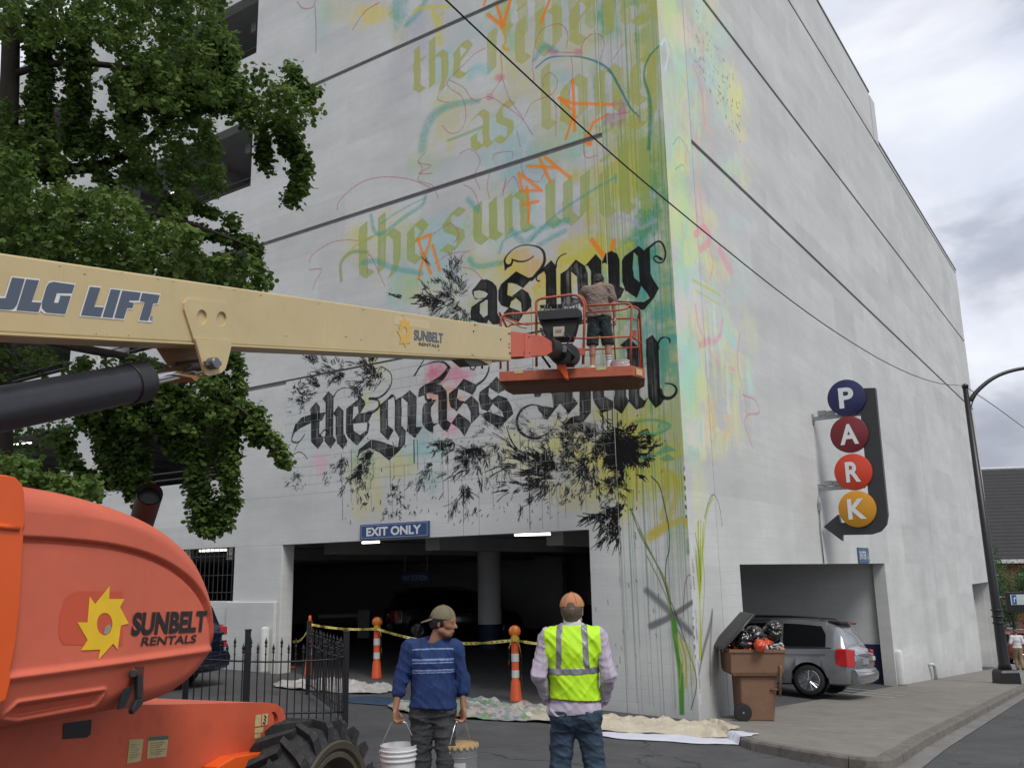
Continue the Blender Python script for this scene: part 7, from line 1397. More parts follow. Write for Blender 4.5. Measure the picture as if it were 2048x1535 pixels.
def capf(P, root, m, back=False, low=0.015, brimback=False, hole=False):
 s = P['s']; R_h = 0.110 * s; c0 = hd(P, (0, -0.006, 0.03)); upv = hd(P, (0, 0, 1)) - hd(P, (0, 0, 0)); upv = upv / np.linalg.norm(upv); fw = hd(P, (0, 1, 0)) - hd(P, (0, 0, 0)); fw /= np.linalg.norm(fw); sd_ = np.cross(fw, upv); by = -1 if brimback else 1
 def dome(X, Y, Z, grow=0.0):
  a = (X - c0[0]) * sd_[0] + (Y - c0[1]) * sd_[1] + (Z - c0[2]) * sd_[2]; b = (X - c0[0]) * fw[0] + (Y - c0[1]) * fw[1] + (Z - c0[2]) * fw[2]; c = (X - c0[0]) * upv[0] + (Y - c0[1]) * upv[1] + (Z - c0[2]) * upv[2]; return a, b, c
 lo, hi = c0 - 0.24, c0 + 0.24; S = SDF(lo, hi, 0.0062); g = np.meshgrid(*S.ax, indexing='ij', sparse=True); a, b, c = dome(*g)
 shell = np.sqrt((a * 1.16) ** 2 + b ** 2 + (c * 0.98) ** 2) - R_h; shell = np.maximum(shell, -(c + 0.012 - low) - by * 0.10 * b * 0.0)
 if hole: shell = np.maximum(shell, 0.030 - np.sqrt(a ** 2 + (b + R_h) ** 2 * 0.3 + (c - 0.012) ** 2 * 1.3))
 bl = b * by; t = np.clip((bl - 0.07) / 0.11, 0, 1); zb = (0.0 + low - 0.008) - t * (0.045 if brimback else 0.02) - (a ** 2) * 2.2
 brim = np.maximum(np.abs(c - zb) - 0.006, np.maximum(np.sqrt((a * 1.25) ** 2 + (bl - 0.085) ** 2) - 0.098, 0.055 - bl)); S.F = np.minimum(shell, brim).astype(np.float32)
 o = mk('cap', S.mesh(), m, root, world=False, smooth=True, recalc=False)
 mb = MB(); mb.lathe([(0.010, -0.002), (0.008, 0.005), (0, 0.006)], c0 + upv * (R_h / 0.98), 10, axis=upv); mk('cap_button', mb, m, o, world=False)
 for k in range(3):
  an = k * math.pi / 3 + math.pi / 6; pts = [c0 + upv * (math.sin(t) * R_h * 1.028) + (sd_ * math.sin(an) / 1.16 + fw * math.cos(an)) * math.cos(t) * R_h * 1.008 for t in np.linspace(0.22, math.pi - 0.22, 15)]
  mb = MB(); mb.tube(pts, 0.0022, 5); mk('cap_seam', mb, mat('seam_shadow', (0.20, 0.10, 0.05), 0.8), o, world=False)
 return o
oc = capf(P, vest_man, capm, hole=True)
mb = MB(); pts = [hd(P, (0.052 * math.sin(t), -0.112 - 0.0 * t + 0.022 * abs(math.sin(t)) ** 2, 0.046 - 0.020 - 0.000 * t)) for t in np.linspace(-1.2, 1.2, 7)]; mb.tube(pts, 0.007, 6); mk('cap_strap', mb, mat('pale_strap', (0.42, 0.27, 0.17), 0.7), oc, world=False, smooth=True)
def hairf(P, root, m, lo_=-0.055, front=0.03, g=0.006, name='hair'):
 s = P['s']; c0 = hd(P, (0, 0, 0)); fw = rotz((0, 1, 0), P['hy'])
 def f_(S):
  xax = rotz((1, 0, 0), P['hy']); S.cone(hd(P, (0, -0.020, 0.02)), hd(P, (0, 0.006, 0.03)), (0.096 + g) * s, (0.094 + g) * s, 0.02, (xax, 1.16)); S.cone(hd(P, (0, -0.045, -0.02)), hd(P, (0, -0.045, -0.055)), (0.060 + g) * s, (0.050 + g) * s, 0.02)
 solid(P, f_, 0.006, name, m, root, noise=fold_noise(3, 0.004, 60, 140), cuts=(lambda X, Y, Z: (X - c0[0]) * fw[0] + (Y - c0[1]) * fw[1] + 0 * Z - front * s, lambda X, Y, Z: (c0[2] + lo_ * s) - Z + 0 * X), box=(c0 - 0.2, c0 + 0.2))
hairf(P, vest_man, hairG, lo_=-0.07, front=-0.012, g=0.001)
# ---- man in the blue striped shirt carrying two buckets
dv2 = 7.0; q = atd(866, 1500, dv2); gzb = float(RD(q[0], q[1]))
blue_man = thing('person', 'man in a blue striped shirt and backward olive cap carrying two buckets', 'person', (q[0], q[1], gzb), rot=(0, 0, yawto(-FW * 1.0 + RT * 0.10)))
P = pose(1.68, shL=(-0.175, 0.01, 1.43), shR=(0.185, 0.0, 1.44), elL=(-0.245, -0.01, 1.175), wrL=(-0.25, 0.03, 0.955), elR=(0.27, -0.01, 1.18), wrR=(0.305, 0.03, 0.965), neck=(-0.02, 0.02, 1.50), head=(-0.085, 0.055, 1.635), kneeL=(-0.11, 0.12, 0.52), ankL=(-0.10, 0.02, 0.12), toeL=(-0.10, 0.18, 0.05), kneeR=(0.10, 0.02, 0.50), ankR=(0.12, -0.12, 0.10), toeR=(0.13, 0.04, 0.035), hy=1.18, hp=-0.08)
H = 0.0074; grips = {}
def bB(S):
 torso(S, P, -0.022); headshape(S, P)
 for q_ in 'LR': arm(S, P, q_, -0.003); leg(S, P, q_, -0.012); S.cone(P['ank' + q_], P['toe' + q_], 0.04, 0.035, 0.02)
 grips['L'] = hand(S, P, 'L', (0.9, 0.35, 0), 0.85, (0.0, 0.1, -1)); grips['R'] = hand(S, P, 'R', (-0.9, 0.35, 0), 0.85, (0.0, 0.1, -1))
solid(P, bB, 0.0066, 'body', skinA, blue_man); facebits(P, blue_man)
blu = mat('blue_knit_shirt', (0.008, 0.028, 0.115), 0.8, var=0.25, vscale=9, bump=0.35, bscale=200, dirt=0.3, dirtcol=(0.018, 0.052, 0.17)); fnb = fold_noise(14, 0.016, 26, 80)
def bT(g):
 def f_(S):
  torso(S, P, g); S.cone(P['pel'] - [0, 0, 0.03], P['waist'], 0.148 + g * 0.6, 0.142 + g * 0.6, 0.05, (YSQ, 1.18)); S.cone(P['waist'], P['chest'], 0.140 + g * 0.6, 0.150 + g * 0.6, 0.05, (YSQ, 1.25))
  for q_ in 'LR': arm(S, P, q_, g + 0.0, 0.42)
 return f_
tc_ = (lambda X, Y, Z: 0.915 - Z + 0.008 * np.sin(12 * X), lambda X, Y, Z: 0.072 - np.sqrt(X ** 2 + (Y - 0.055) ** 2 + (Z - 1.475) ** 2 * 0.9))
solid(P, bT(0.012), H, 'shirt', blu, blue_man, noise=fnb, cuts=tc_)
strp = mat('pale_blue_stripe', (0.16, 0.24, 0.42), 0.8, var=0.25, vscale=30)
for zc, wd_ in ((1.365, 0.0032), (1.285, 0.006), (1.262, 0.003), (1.205, 0.0045), (1.188, 0.003)):
 solid(P, bT(0.0142), 0.0046, 'shirt_stripe', strp, blue_man, noise=fnb, cuts=tc_ + (lambda X, Y, Z, zc=zc, wd_=wd_: np.abs(Z - zc + 0.10 * X * X * 2) - (0.004 + wd_), lambda X, Y, Z: np.abs(X) - 0.165, lambda X, Y, Z: 0.02 - Y + 0 * X), box=((-0.24, 0.0, 1.10), (0.24, 0.26, 1.42)))
def bJ2(S):
 S.cone(P['hipL'] + [0, 0, 0.02], P['hipR'] + [0, 0, 0.02], 0.100, 0.100, 0.05); S.cone(P['pel'], P['waist'], 0.128, 0.12, 0.05, (YSQ, 1.25))
 for q_ in 'LR': leg(S, P, q_, 0.004, 0.012, 0.022)
solid(P, bJ2, H, 'jeans', denimG, blue_man, noise=fold_noise(6, 0.015, 30, 90, (0.3, 0.2, 1)), cuts=(lambda X, Y, Z: Z - 0.955 + 0 * X,))
shoes(P, blue_man)
capf(P, blue_man, mat('olive_cap', (0.15, 0.14, 0.085), 0.85, var=0.12, vscale=18, bump=0.3, bscale=200), brimback=True, low=0.012); hairf(P, blue_man, hairD, lo_=-0.045, front=0.035, g=0.004)
# ---- the buckets he carries
def bk_loc(gr): return gr
def figure_to_world(root, p):
 a = root.rotation_euler[2]; v = rotz(p, a); return np.array(root.location) + v
def bucket(name, label, grip, body, R0, Hh, kind):
 g = figure_to_world(blue_man, grip); rimz = g[2] - 0.165; t = thing(name, label, 'bucket', (g[0], g[1], rimz - Hh), 'buckets the blue shirted man carries')
 c = (g[0], g[1], rimz - Hh); mb = MB()
 if kind == 'plastic':
  mb.lathe([(R0 * 0.86, 0), (R0 * 0.93, Hh * 0.68), (R0 * 0.94, Hh * 0.70), (R0 * 1.01, Hh * 0.71), (R0 * 1.01, Hh * 0.735), (R0 * 0.95, Hh * 0.74), (R0 * 0.955, Hh * 0.80), (R0 * 1.03, Hh * 0.81), (R0 * 1.03, Hh * 0.83), (R0 * 0.965, Hh * 0.835), (R0 * 0.97, Hh * 0.89), (R0 * 1.03, Hh * 0.90), (R0 * 1.03, Hh * 0.92), (R0 * 0.98, Hh * 0.925), (R0 * 1.0, Hh), (R0 * 0.965, Hh), (R0 * 0.90, Hh * 0.6), (R0 * 0.84, 0.01), (0, 0.01)], c, 40, cap=False); mb.lathe([(R0 * 0.86, 0), (0, 0)], c, 40, cap=False)
  mk('pail', mb, body, t, smooth=35)
  mb = MB(); mb.lathe([(R0 * 0.945, Hh * 0.80), (R0 * 0.0, Hh * 0.80)], c, 32, cap=False); mk('paint_fill', mb, mat('paint_residue', (0.5, 0.5, 0.48), 0.5, var=0.1), t)
  f = -FW * (R0 * 0.915) + RT * -0.02; mb = MB(); s0 = np.array([c[0], c[1], c[2] + Hh * 0.34]) - FW * (R0 * 0.905) - RT * 0.05
  for k in range(7): mb.obox(s0 + UPV * (0.05 - k * 0.016), [RT, FW, UPV], [0.018 + 0.004 * (k % 3), 0.0025, 0.0035])
  mk('printed_lines', mb, mat('violet_print', (0.25, 0.2, 0.42), 0.6), t)
 else:
  mb.lathe([(R0 * 0.96, 0), (R0 * 0.96, Hh * 0.30), (R0 * 0.975, Hh * 0.31), (R0 * 0.96, Hh * 0.32), (R0 * 0.97, Hh * 0.74), (R0 * 0.99, Hh * 0.75), (R0 * 0.97, Hh * 0.76), (R0 * 0.98, Hh * 0.95), (R0 * 0.98, Hh)], c, 40, cap=False); mb.lathe([(R0 * 0.96, 0), (0, 0)], c, 40, cap=False); mk('pail', mb, body, t, smooth=35)
  lidm = mat('ochre_crusted_lid', (0.42, 0.28, 0.13), 0.7, var=0.3, vscale=30, dirt=0.6, dirtcol=(0.36, 0.13, 0.04)); mb = MB(); mb.lathe([(R0 * 1.03, Hh * 0.955), (R0 * 1.06, Hh * 0.985), (R0 * 1.05, Hh * 1.005), (R0 * 0.97, Hh * 1.01), (R0 * 0.93, Hh * 0.985), (0, Hh * 0.985)], c, 40, cap=False); lid = mk('lid', mb, lidm, t, smooth=35)
  mb = MB()
  for k in range(18): a = 2 * math.pi * k / 18; mb.lathe([(0.017, -0.006), (0.015, 0.004), (0, 0.006)], (c[0] + math.cos(a) * R0 * 1.02, c[1] + math.sin(a) * R0 * 1.02, c[2] + Hh * 0.95), 8, axis=(math.cos(a), math.sin(a), -0.2))
  mk('crimped_lug', mb, mat('lug_cream', (0.50, 0.42, 0.26), 0.5), lid, smooth=40)['kind'] = 'stuff'
  # printed paper label on the side facing us
  mb = MB(); rr = R0 * 0.978; a0 = math.atan2(-FW[1], -FW[0]); vs = []
  for k in range(9): a = a0 - 0.75 + k * 0.14; vs += [(c[0] + math.cos(a) * rr, c[1] + math.sin(a) * rr, c[2] + Hh * z) for z in (0.05, 0.66)]
  mb.add(vs, [(2 * k, 2 * k + 2, 2 * k + 3, 2 * k + 1) for k in range(8)]); lab = mk('paper_label', mb, mat('label_paper', (0.45, 0.45, 0.45), 0.6, var=0.1), t, recalc=False)
  mb = MB(); vs = []
  for k in range(4): a = a0 - 0.55 + k * 0.13; vs += [(c[0] + math.cos(a) * rr * 1.012, c[1] + math.sin(a) * rr * 1.012, c[2] + Hh * z) for z in (0.42, 0.58)]
  mb.add(vs, [(2 * k, 2 * k + 2, 2 * k + 3, 2 * k + 1) for k in range(3)]); mk('label_heading', mb, mat('label_red', (0.45, 0.10, 0.08), 0.6), lab, recalc=False)
  a = a0 - 0.35; pc_ = np.array([c[0] + math.cos(a) * rr * 1.012, c[1] + math.sin(a) * rr * 1.012, c[2] + Hh * 0.26]); ar = np.array([math.cos(a), math.sin(a), 0]); tn = np.cross(UPV, ar)
  mb = MB(); mb.tube([pc_ + (tn * math.cos(t_) + UPV * math.sin(t_)) * 0.030 for t_ in np.linspace(0, 2 * math.pi, 18, endpoint=False)], 0.003, 4, closed=True); mb.tube([pc_ + (tn + UPV) * 0.02, pc_ - (tn + UPV) * 0.02], 0.003, 4); mk('warning_roundel', mb, mat('label_red', (0.45, 0.10, 0.08), 0.6), lab)
 hr = 1.03 * R0; top = g; axh = RT if kind == 'plastic' else (RT * 0.6 + FW * 0.8)
 axh = axh / np.linalg.norm(axh)
 pts = [np.array([g[0], g[1], rimz - 0.05]) + axh * hr, np.array([g[0], g[1], rimz - 0.02]) + axh * hr * 1.01, top + axh * 0.055 - UPV * 0.004, top, top - axh * 0.055 - UPV * 0.004, np.array([g[0], g[1], rimz - 0.02]) - axh * hr * 1.01, np.array([g[0], g[1], rimz - 0.05]) - axh * hr]
 mb = MB(); mb.tube(pts, 0.0032, 6); mk('wire_handle', mb, chrome, t, smooth=True)
 mb = MB(); mb.tube([top + axh * 0.045, top - axh * 0.045], 0.009, 8); mk('hand_grip', mb, whitev, t, smooth=True)
 for q_ in (-1, 1): mb = MB(); mb.lathe([(0.018, 0), (0.014, 0.008)], np.array([g[0], g[1], rimz - 0.05]) + axh * hr * 0.97 * q_, 10, axis=axh * q_); mk('handle_ear', mb, body, t)
bucket('bucket', 'white ribbed plastic bucket in his hand nearer the orange lift', grips['R'], mat('white_bucket_plastic', (0.68, 0.68, 0.68), 0.4, var=0.04, dirt=0.15, dirtcol=(0.3, 0.3, 0.3)), 0.142, 0.37, 'plastic')
bucket('bucket', 'grey metal pail with crusted ochre lid nearer the vested man', grips['L'], mat('grey_pail_paint', (0.17, 0.175, 0.18), 0.45, var=0.12, vscale=8, dirt=0.2), 0.135, 0.35, 'metal')
# ---- the painter in the raised basket
pp = bk(uu(1235, 1150, 0.42), 0.42, 0.0)
painter = thing('person', 'painter in grey-brown shirt and paint-spattered shorts standing in the raised basket', 'person', pp, rot=(0, 0, yawto(FW + RT * 0.05)))
P = pose(1.77, head=(0.03, 0.10, 1.60), neck=(0.02, 0.05, 1.49), chest=(0, 0.02, 1.31), elR=(0.25, -0.01, 1.17), wrR=(0.27, 0.06, 0.93), shR=(0.20, 0.01, 1.43), shL=(-0.20, 0.02, 1.42), elL=(-0.25, 0.16, 1.22), wrL=(-0.16, 0.38, 1.30), hy=-0.35, hp=-0.5, kneeL=(-0.12, 0.02, 0.50), ankL=(-0.14, -0.02, 0.09), kneeR=(0.13, 0.02, 0.50), ankR=(0.14, -0.02, 0.09), toeL=(-0.19, 0.14, 0.035), toeR=(0.16, 0.15, 0.035))
H = 0.010
def bP(S):
 torso(S, P, -0.012); headshape(S, P)
 for q_ in 'LR': arm(S, P, q_, 0.0); leg(S, P, q_, -0.004); S.cone(P['ank' + q_], P['toe' + q_], 0.036, 0.03, 0.02)
 grips['P'] = hand(S, P, 'R', (-1, 0.2, 0), 0.85, (0, 0.1, -1)); hand(S, P, 'L', (1, 0, -0.3), 0.8, (0.2, 0.9, 0.3))
solid(P, bP, 0.008, 'body', skinB, painter)
brn = mat('grey_brown_shirt', (0.19, 0.14, 0.12), 0.85, var=0.15, vscale=8, bump=0.3, bscale=150)
def bPs(S):
 torso(S, P, 0.016); S.cone(P['pel'], P['waist'], 0.165, 0.15, 0.05, (YSQ, 1.2)); S.cone(P['waist'], P['chest'], 0.15, 0.16, 0.05, (YSQ, 1.25))
 for q_ in 'LR':
  sh, el = P['sh' + q_], P['el' + q_]; S.cone(sh, sh + (el - sh) * 0.75, 0.066, 0.066, 0.03)
solid(P, bPs, H, 'shirt', brn, painter, noise=fold_noise(21, 0.018, 26, 80), cuts=(lambda X, Y, Z: 0.93 - Z + 0.012 * np.sin(20 * X), lambda X, Y, Z: Z - 1.525 + 0 * X))
short = mat('spattered_shorts', (0.012, 0.014, 0.017), 0.85, var=0.2, vscale=8, dirt=1.0, dirtcol=(0.03, 0.16, 0.19))
def bPt(S):
 S.cone(P['hipL'] + [0, 0, 0.0], P['hipR'] + [0, 0, 0.0], 0.108, 0.108, 0.05); S.cone(P['pel'] - [0, 0, 0.05], P['pel'], 0.135, 0.13, 0.05, (YSQ, 1.25))
 for q_ in 'LR': leg(S, P, q_, 0.015, 0.040, upto=0.0)
solid(P, bPt, H, 'shorts', short, painter, noise=fold_noise(22, 0.008, 18, 50), cuts=(lambda X, Y, Z: Z - 1.01 + 0 * X, lambda X, Y, Z: 0.47 - Z + 0 * X))
hairf(P, painter, hairD, lo_=-0.05, front=0.03, g=0.004)
whs = mat('white_shoe', (0.55, 0.54, 0.52), 0.6, var=0.15, vscale=30); shoes(P, painter, whs)
sockw = mat('white_sock', (0.6, 0.6, 0.6), 0.8); sockp = mat('purple_stripe', (0.06, 0.03, 0.12), 0.8)
def bSo(g):
 def f_(S): S.cone(P['ankR'] - [0, 0, 0.03], P['ankR'] + (P['kneeR'] - P['ankR']) * 0.62, 0.042 + g, 0.052 + g, 0.01)
 return f_
bxs = ((0.0, -0.12, 0.02), (0.26, 0.12, 0.5))
zs0 = P['ankR'][2]
solid(P, bSo(0.004), 0.007, 'sock', sockw, painter, cuts=(lambda X, Y, Z: Z - (zs0 + 0.235) + 0 * X,), box=bxs)
for k in range(3): solid(P, bSo(0.0065), 0.006, 'sock_stripe', sockp, painter, cuts=(lambda X, Y, Z, k=k: np.abs(Z - (zs0 + 0.205 - 0.042 * k)) - 0.0075 + 0 * X,), box=bxs)
# pole he holds, tub and crumpled sheeting on the basket floor
g = figure_to_world(painter, grips['P']); rt = thing('paint_roller_pole', 'dark red paint pole held upright in the painter\'s lowered hand', 'pole', (g[0], g[1], pp[2] + 0.05))
mb = MB(); mb.tube([g + [0, 0, 0.10], (g[0] + 0.01, g[1], pp[2] + 0.10)], 0.011, 8); mk('handle', mb, mat('dark_red_stain', (0.10, 0.015, 0.02), 0.5), rt, smooth=True); mb = MB(); mb.obox((g[0] + 0.01, g[1], pp[2] + 0.075), [ub, vb, UPV], [0.05, 0.02, 0.035]); mk('brush_head', mb, blk, rt, bevel=0.004)
tq = bk(uu(1440, 1150, 0.35), 0.35, 0.005); tt = thing('paint_tub', 'white paint tub on the basket floor beside the painter\'s socked leg', 'tub', tq)
mb = MB(); mb.lathe([(0.13, 0), (0.155, 0.13), (0.162, 0.135), (0.165, 0.15), (0.15, 0.15), (0.125, 0.02), (0, 0.02)], tq, 28, cap=False); mk('tub', mb, mat('white_bucket_plastic', (0.68, 0.68, 0.68)), tt, smooth=35)
mb = MB(); mb.tube([tq + ub * 0.155 * math.cos(a) + UPV * (0.14 - 0.05 * math.sin(a)) - vb * 0.16 * math.sin(a) for a in np.linspace(0, math.pi, 12)], 0.003, 5); mk('handle', mb, chrome, tt, smooth=True)
def crumple(name, label, cat, c, su, sv, ht, m, seed, u=None, v=None, nx=46, ny=30, group=None, clipfn=None, edge=0.12, base=None, freq=1.0, thick=0.0):
 """a crumpled sheet: ridged noise over an uneven outline, resting on the ground function base(x, y)"""
 r = np.random.RandomState(seed); u = RT if u is None else u; v = FW if v is None else v; W = [(r.normal(0, 1, 2), r.uniform(0, 6.28), r.uniform(0.4, 1.0)) for _ in range(9)]
 A = np.linspace(-1, 1, nx); B = np.linspace(-1, 1, ny); vs = []; t = thing(name, label, cat, c, group) if label else None
 def fld(a, b):
  o = 0
  for i, (d, ph, am) in enumerate(W):
   f = (1.1 + 0.75 * i) * freq; q_ = math.sin(d[0] * a * su * f + d[1] * b * sv * f * 1.9 + ph + 1.5 * math.sin(1.7 * a * su + 2.4 * b * sv + ph)); o += am * (1 - abs(q_)) ** 2.0 / (1 + 0.25 * i)
  return o / 4.0
 wob = [(r.uniform(2, 9), r.uniform(0, 6.28), r.uniform(0.3, 1)) for _ in range(6)]
 for a in A:
  for b in B:
   ang = math.atan2(b, a); k = 1 + edge * sum(w[2] * math.sin(w[0] * ang * 1.0 + w[1]) for w in wob) / 3
   # square to rounded-rectangle mapping
   aa = a * math.sqrt(1 - b * b / 2.6) * k; bb = b * math.sqrt(1 - a * a / 2.6) * k
   x, y = c[0] + u[0] * aa * su + v[0] * bb * sv, c[1] + u[1] * aa * su + v[1] * bb * sv; e = 1 - max(abs(a), abs(b)); h = ht * fld(aa, bb) * (0.22 + 0.78 * min(1, e * 4.5))
   z0 = float(base(x, y)) if base else c[2]; vs.append((x, y, z0 + 0.008 + h + (0.0 if e > 0 else -0.004)))
 fs = [(i * ny + j, (i + 1) * ny + j, (i + 1) * ny + j + 1, i * ny + j + 1) for i in range(nx - 1) for j in range(ny - 1)]
 mb = MB(); mb.add(vs, fs); o = mk('cloth' if t else name, mb, m, t, smooth=True);
 so = o.modifiers.new('thickness', 'SOLIDIFY'); so.thickness = 0.005; so.offset = 1
 return t or o
foil = mat('clear_sheeting', (0.45, 0.46, 0.47), 0.16, metal=0.35, var=0.3, vscale=15)
fq = bk(uL + 0.42, 0.45, 0.01); crumple('plastic_sheeting', 'crumpled clear plastic sheeting lying in the left end of the basket', 'plastic sheet', fq, 0.36, 0.3, 0.28, foil, 4, ub, vb, 30, 22, freq=2.0)
# ---- pedestrians far down the side street
def pedestrian(px, dep, h, label, shirtc, trouc, yaw, seed, grp='people walking down the side street', hairm=hairG):
 q = atd(px, 1250, dep); root = thing('person', label, 'person', (q[0], q[1], float(G(q[0], q[1]))), grp, rot=(0, 0, yaw)); global P
 P = pose(h, kneeL=(-0.09, 0.10, 0.51), ankL=(-0.09, -0.02, 0.10), toeL=(-0.09, 0.14, 0.04), kneeR=(0.09, 0.0, 0.50), ankR=(0.10, -0.16, 0.13), toeR=(0.10, -0.02, 0.04), elR=(0.26, -0.05, 1.18), wrR=(0.22, 0.08, 1.0), elL=(-0.26, -0.05, 1.18), wrL=(-0.22, 0.1, 1.02)); PP = P
 def b0(S):
  torso(S, PP, -0.012); headshape(S, PP)
  for q_ in 'LR': arm(S, PP, q_, 0.0); leg(S, PP, q_, -0.006); S.cone(PP['ank' + q_], PP['toe' + q_], 0.036, 0.03, 0.02); hand(S, PP, q_, (1 if q_ == 'L' else -1, 0, 0), 0.3)
 solid(PP, b0, 0.013, 'body', skinB, root)
 def b1(S):
  torso(S, PP, 0.02)
  for q_ in 'LR': arm(S, PP, q_, 0.022, 0.0 if seed % 2 else 0.6)
 solid(PP, b1, 0.014, 'shirt', shirtc, root, noise=fold_noise(seed, 0.012), cuts=(lambda X, Y, Z: 0.98 - Z + 0 * X, lambda X, Y, Z: Z - 1.53 + 0 * X))
 def b2(S):
  S.cone(PP['hipL'] + [0, 0, 0.02], PP['hipR'] + [0, 0, 0.02], 0.115, 0.115, 0.05)
  for q_ in 'LR': leg(S, PP, q_, 0.02, 0.03, 0.035)
 solid(PP, b2, 0.014, 'trousers', trouc, root, noise=fold_noise(seed + 5, 0.010), cuts=(lambda X, Y, Z: Z - 1.01 + 0 * X,))
 mb = MB(); mb.lathe([(0.155, 0.985), (0.157, 1.02)], (0, 0, 0), 20, cap=False); hairf(PP, root, hairm, lo_=-0.04, front=0.02, g=0.004); shoes(PP, root)
 return root
pedestrian(2029, 41.0, 1.78, 'man in white shirt and khaki trousers walking away past the lamp post', mat('white_shirt_cotton', (0.62, 0.62, 0.64), 0.8, var=0.08), mat('khaki_cotton', (0.22, 0.17, 0.11), 0.85, var=0.1), yawto(FW * 0.8 + RT * 0.3), 31)
pedestrian(2052, 44.0, 1.74, 'walker in grey shirt cut off by the edge of the view beyond the lamp post', mat('grey_shirt_cotton', (0.12, 0.14, 0.17), 0.8, var=0.08), mat('navy_trousers', (0.03, 0.035, 0.05), 0.85, var=0.1), yawto(FW), 32)
# ================================================================ SIGNS
signblue = mat('sign_blue', (0.018, 0.055, 0.17), 0.45, var=0.08); signwhite = mat('sign_white', (0.66, 0.68, 0.70), 0.45, var=0.03); steelg = mat('galvanised_steel', (0.30, 0.31, 0.32), 0.45, metal=0.5, var=0.15, vscale=12)
a, b, c_ = onx(723, 1052), onx(860, 1043), onx(723, 1081.5); y1, y0, zt_, zb_ = a[1], b[1], 3.43, 3.115
t = thing('exit_sign', 'long blue EXIT ONLY sign above the wide garage doorway', 'sign', (-0.03, (y0 + y1) / 2, zb_))
mb = MB(); mb.box((-0.045, y0, zb_), (-0.002, y1, zt_)); mk('sign_board', mb, signblue, t, bevel=0.004)
mb = MB()
for p, q in (((y0 + .03, zb_ + .02), (y1 - .03, zb_ + .035)), ((y0 + .03, zt_ - .035), (y1 - .03, zt_ - .02)), ((y0 + .03, zb_ + .035), (y0 + .045, zt_ - .035)), ((y1 - .045, zb_ + .035), (y1 - .03, zt_ - .035))): mb.box((-0.049, p[0], p[1]), (-0.045, q[0], q[1]))
mk('border_line', mb, mat('thin_border_blue', (0.20, 0.28, 0.42), 0.5), t)
lettering('EXIT ONLY', (-0.046, (y0 + y1) / 2, (zb_ + zt_) / 2), (0, -1, 0), (0, 0, 1), (y1 - y0) * 0.80, 0.185, signwhite, t, bold=0.035, off=0.004)
t = thing('enter_sign', 'small blue ENTER sign over the right hand garage doorway', 'sign', (11.7, -0.03, 2.44))
mb = MB(); mb.box((11.15, -0.04, 2.46), (12.3, -0.002, 2.86)); mk('sign_board', mb, mat('sign_teal_blue', (0.03, 0.10, 0.19), 0.45), t)
lettering('ENTER', (11.60, -0.041, 2.66), (1, 0, 0), (0, 0, 1), 0.74, 0.21, signwhite, t, bold=0.02); lettering('A', (12.14, -0.041, 2.62), (1, 0, 0), (0, 0, 1), 0.13, 0.21, signwhite, t, bold=0.01)
# projecting PARK sign
X0 = float(ony(1622, 838)[0]) + 0.05
def sx_(px, py, o=0.0): return onx(px, py, X0 + o)
cw = sx_(1640, 930); t = thing('park_sign', 'projecting PARK sign of four lettered discs on a dark arrow', 'sign', (X0, 0, 3.0))
bpoly = [(1716, 776), (1750, 775), (1775, 1028), (1772, 1048), (1760, 1062), (1742, 1068), (1684, 1069), (1684, 1081), (1647, 1053), (1676, 1028), (1681, 1045), (1715, 1042), (1735, 1025), (1738, 1005)]
mb = plate([[sx_(*p) for p in bpoly]], np.array([0.16, 0, 0])); mk('arrow_board', mb, mat('arrow_charcoal', (0.028, 0.030, 0.032), 0.45, var=0.1), t, bevel=0.006)
for (cx, cy), col, ch in zip(((1692.5, 795), (1698, 868), (1706, 943), (1714, 1017)), ((0.014, 0.016, 0.085), (0.16, 0.012, 0.018), (0.55, 0.045, 0.015), (0.55, 0.25, 0.012)), 'PARK'):
 c0 = sx_(cx, cy, -0.06); r = 0.5 * np.linalg.norm(sx_(cx, cy - 36.5, -0.06) - sx_(cx, cy + 36.5, -0.06)); mb = MB(); mb.lathe([(r, -0.10), (r, 0.0), (r - 0.012, 0.008), (0, 0.008)], c0, 48, axis=(-1, 0, 0)); mb.lathe([(r, -0.10), (0, -0.10)], c0, 48, axis=(-1, 0, 0), cap=False)
 d = mk('letter_disc', mb, mat('disc_' + {'P': 'navy', 'A': 'crimson', 'R': 'vermilion', 'K': 'amber'}[ch], col, 0.4, var=0.05), t, smooth=35, label={'P': 'navy disc with white P', 'A': 'crimson disc with white A', 'R': 'orange red disc with white R', 'K': 'amber disc with white K'}[ch])
 lettering(ch, c0 + np.array([-0.009, 0, 0]), (0, -1, 0), (0, 0, 1), r * (0.78 if ch in 'PR' else 0.98), r * 1.12, signwhite, d, 'raised_letter', bold=0.03, off=0.008)
for y in (838, 978):
 x = 1622 if y < 900 else 1635; p = sx_(x, y, 0.10); e_ = sx_(1730, y - 8, 0.10); mb = MB(); mb.box((X0 + 0.07, min(0, e_[1]), p[2] - 0.045), (X0 + 0.13, 0.0, p[2] + 0.045)); mb.box((X0 + 0.02, -0.02, p[2] - 0.12), (X0 + 0.18, 0, p[2] + 0.12)); mk('wall_bracket', mb, steelg, t, bevel=0.004)
 for k in (0, 1): q = sx_(x + 22 + k * 18, y - 12, 0.10); mb = MB(); mb.obox(q, [(1, 0, 0), (0, 1, 0), (0, 0, 1)], [0.05, 0.095, 0.06]); mk('junction_box', mb, steelg, t, bevel=0.004)
mb = MB(); mb.tube([sx_(1640, 832, 0.1), sx_(1628, 840, 0.1), sx_(1626, 860, 0.12), sx_(1630, 940, 0.12), sx_(1636, 968, 0.12), sx_(1652, 972, 0.1)], 0.011, 6); mk('cable', mb, mat('grey_cable', (0.05, 0.055, 0.05), 0.6), t, smooth=True)
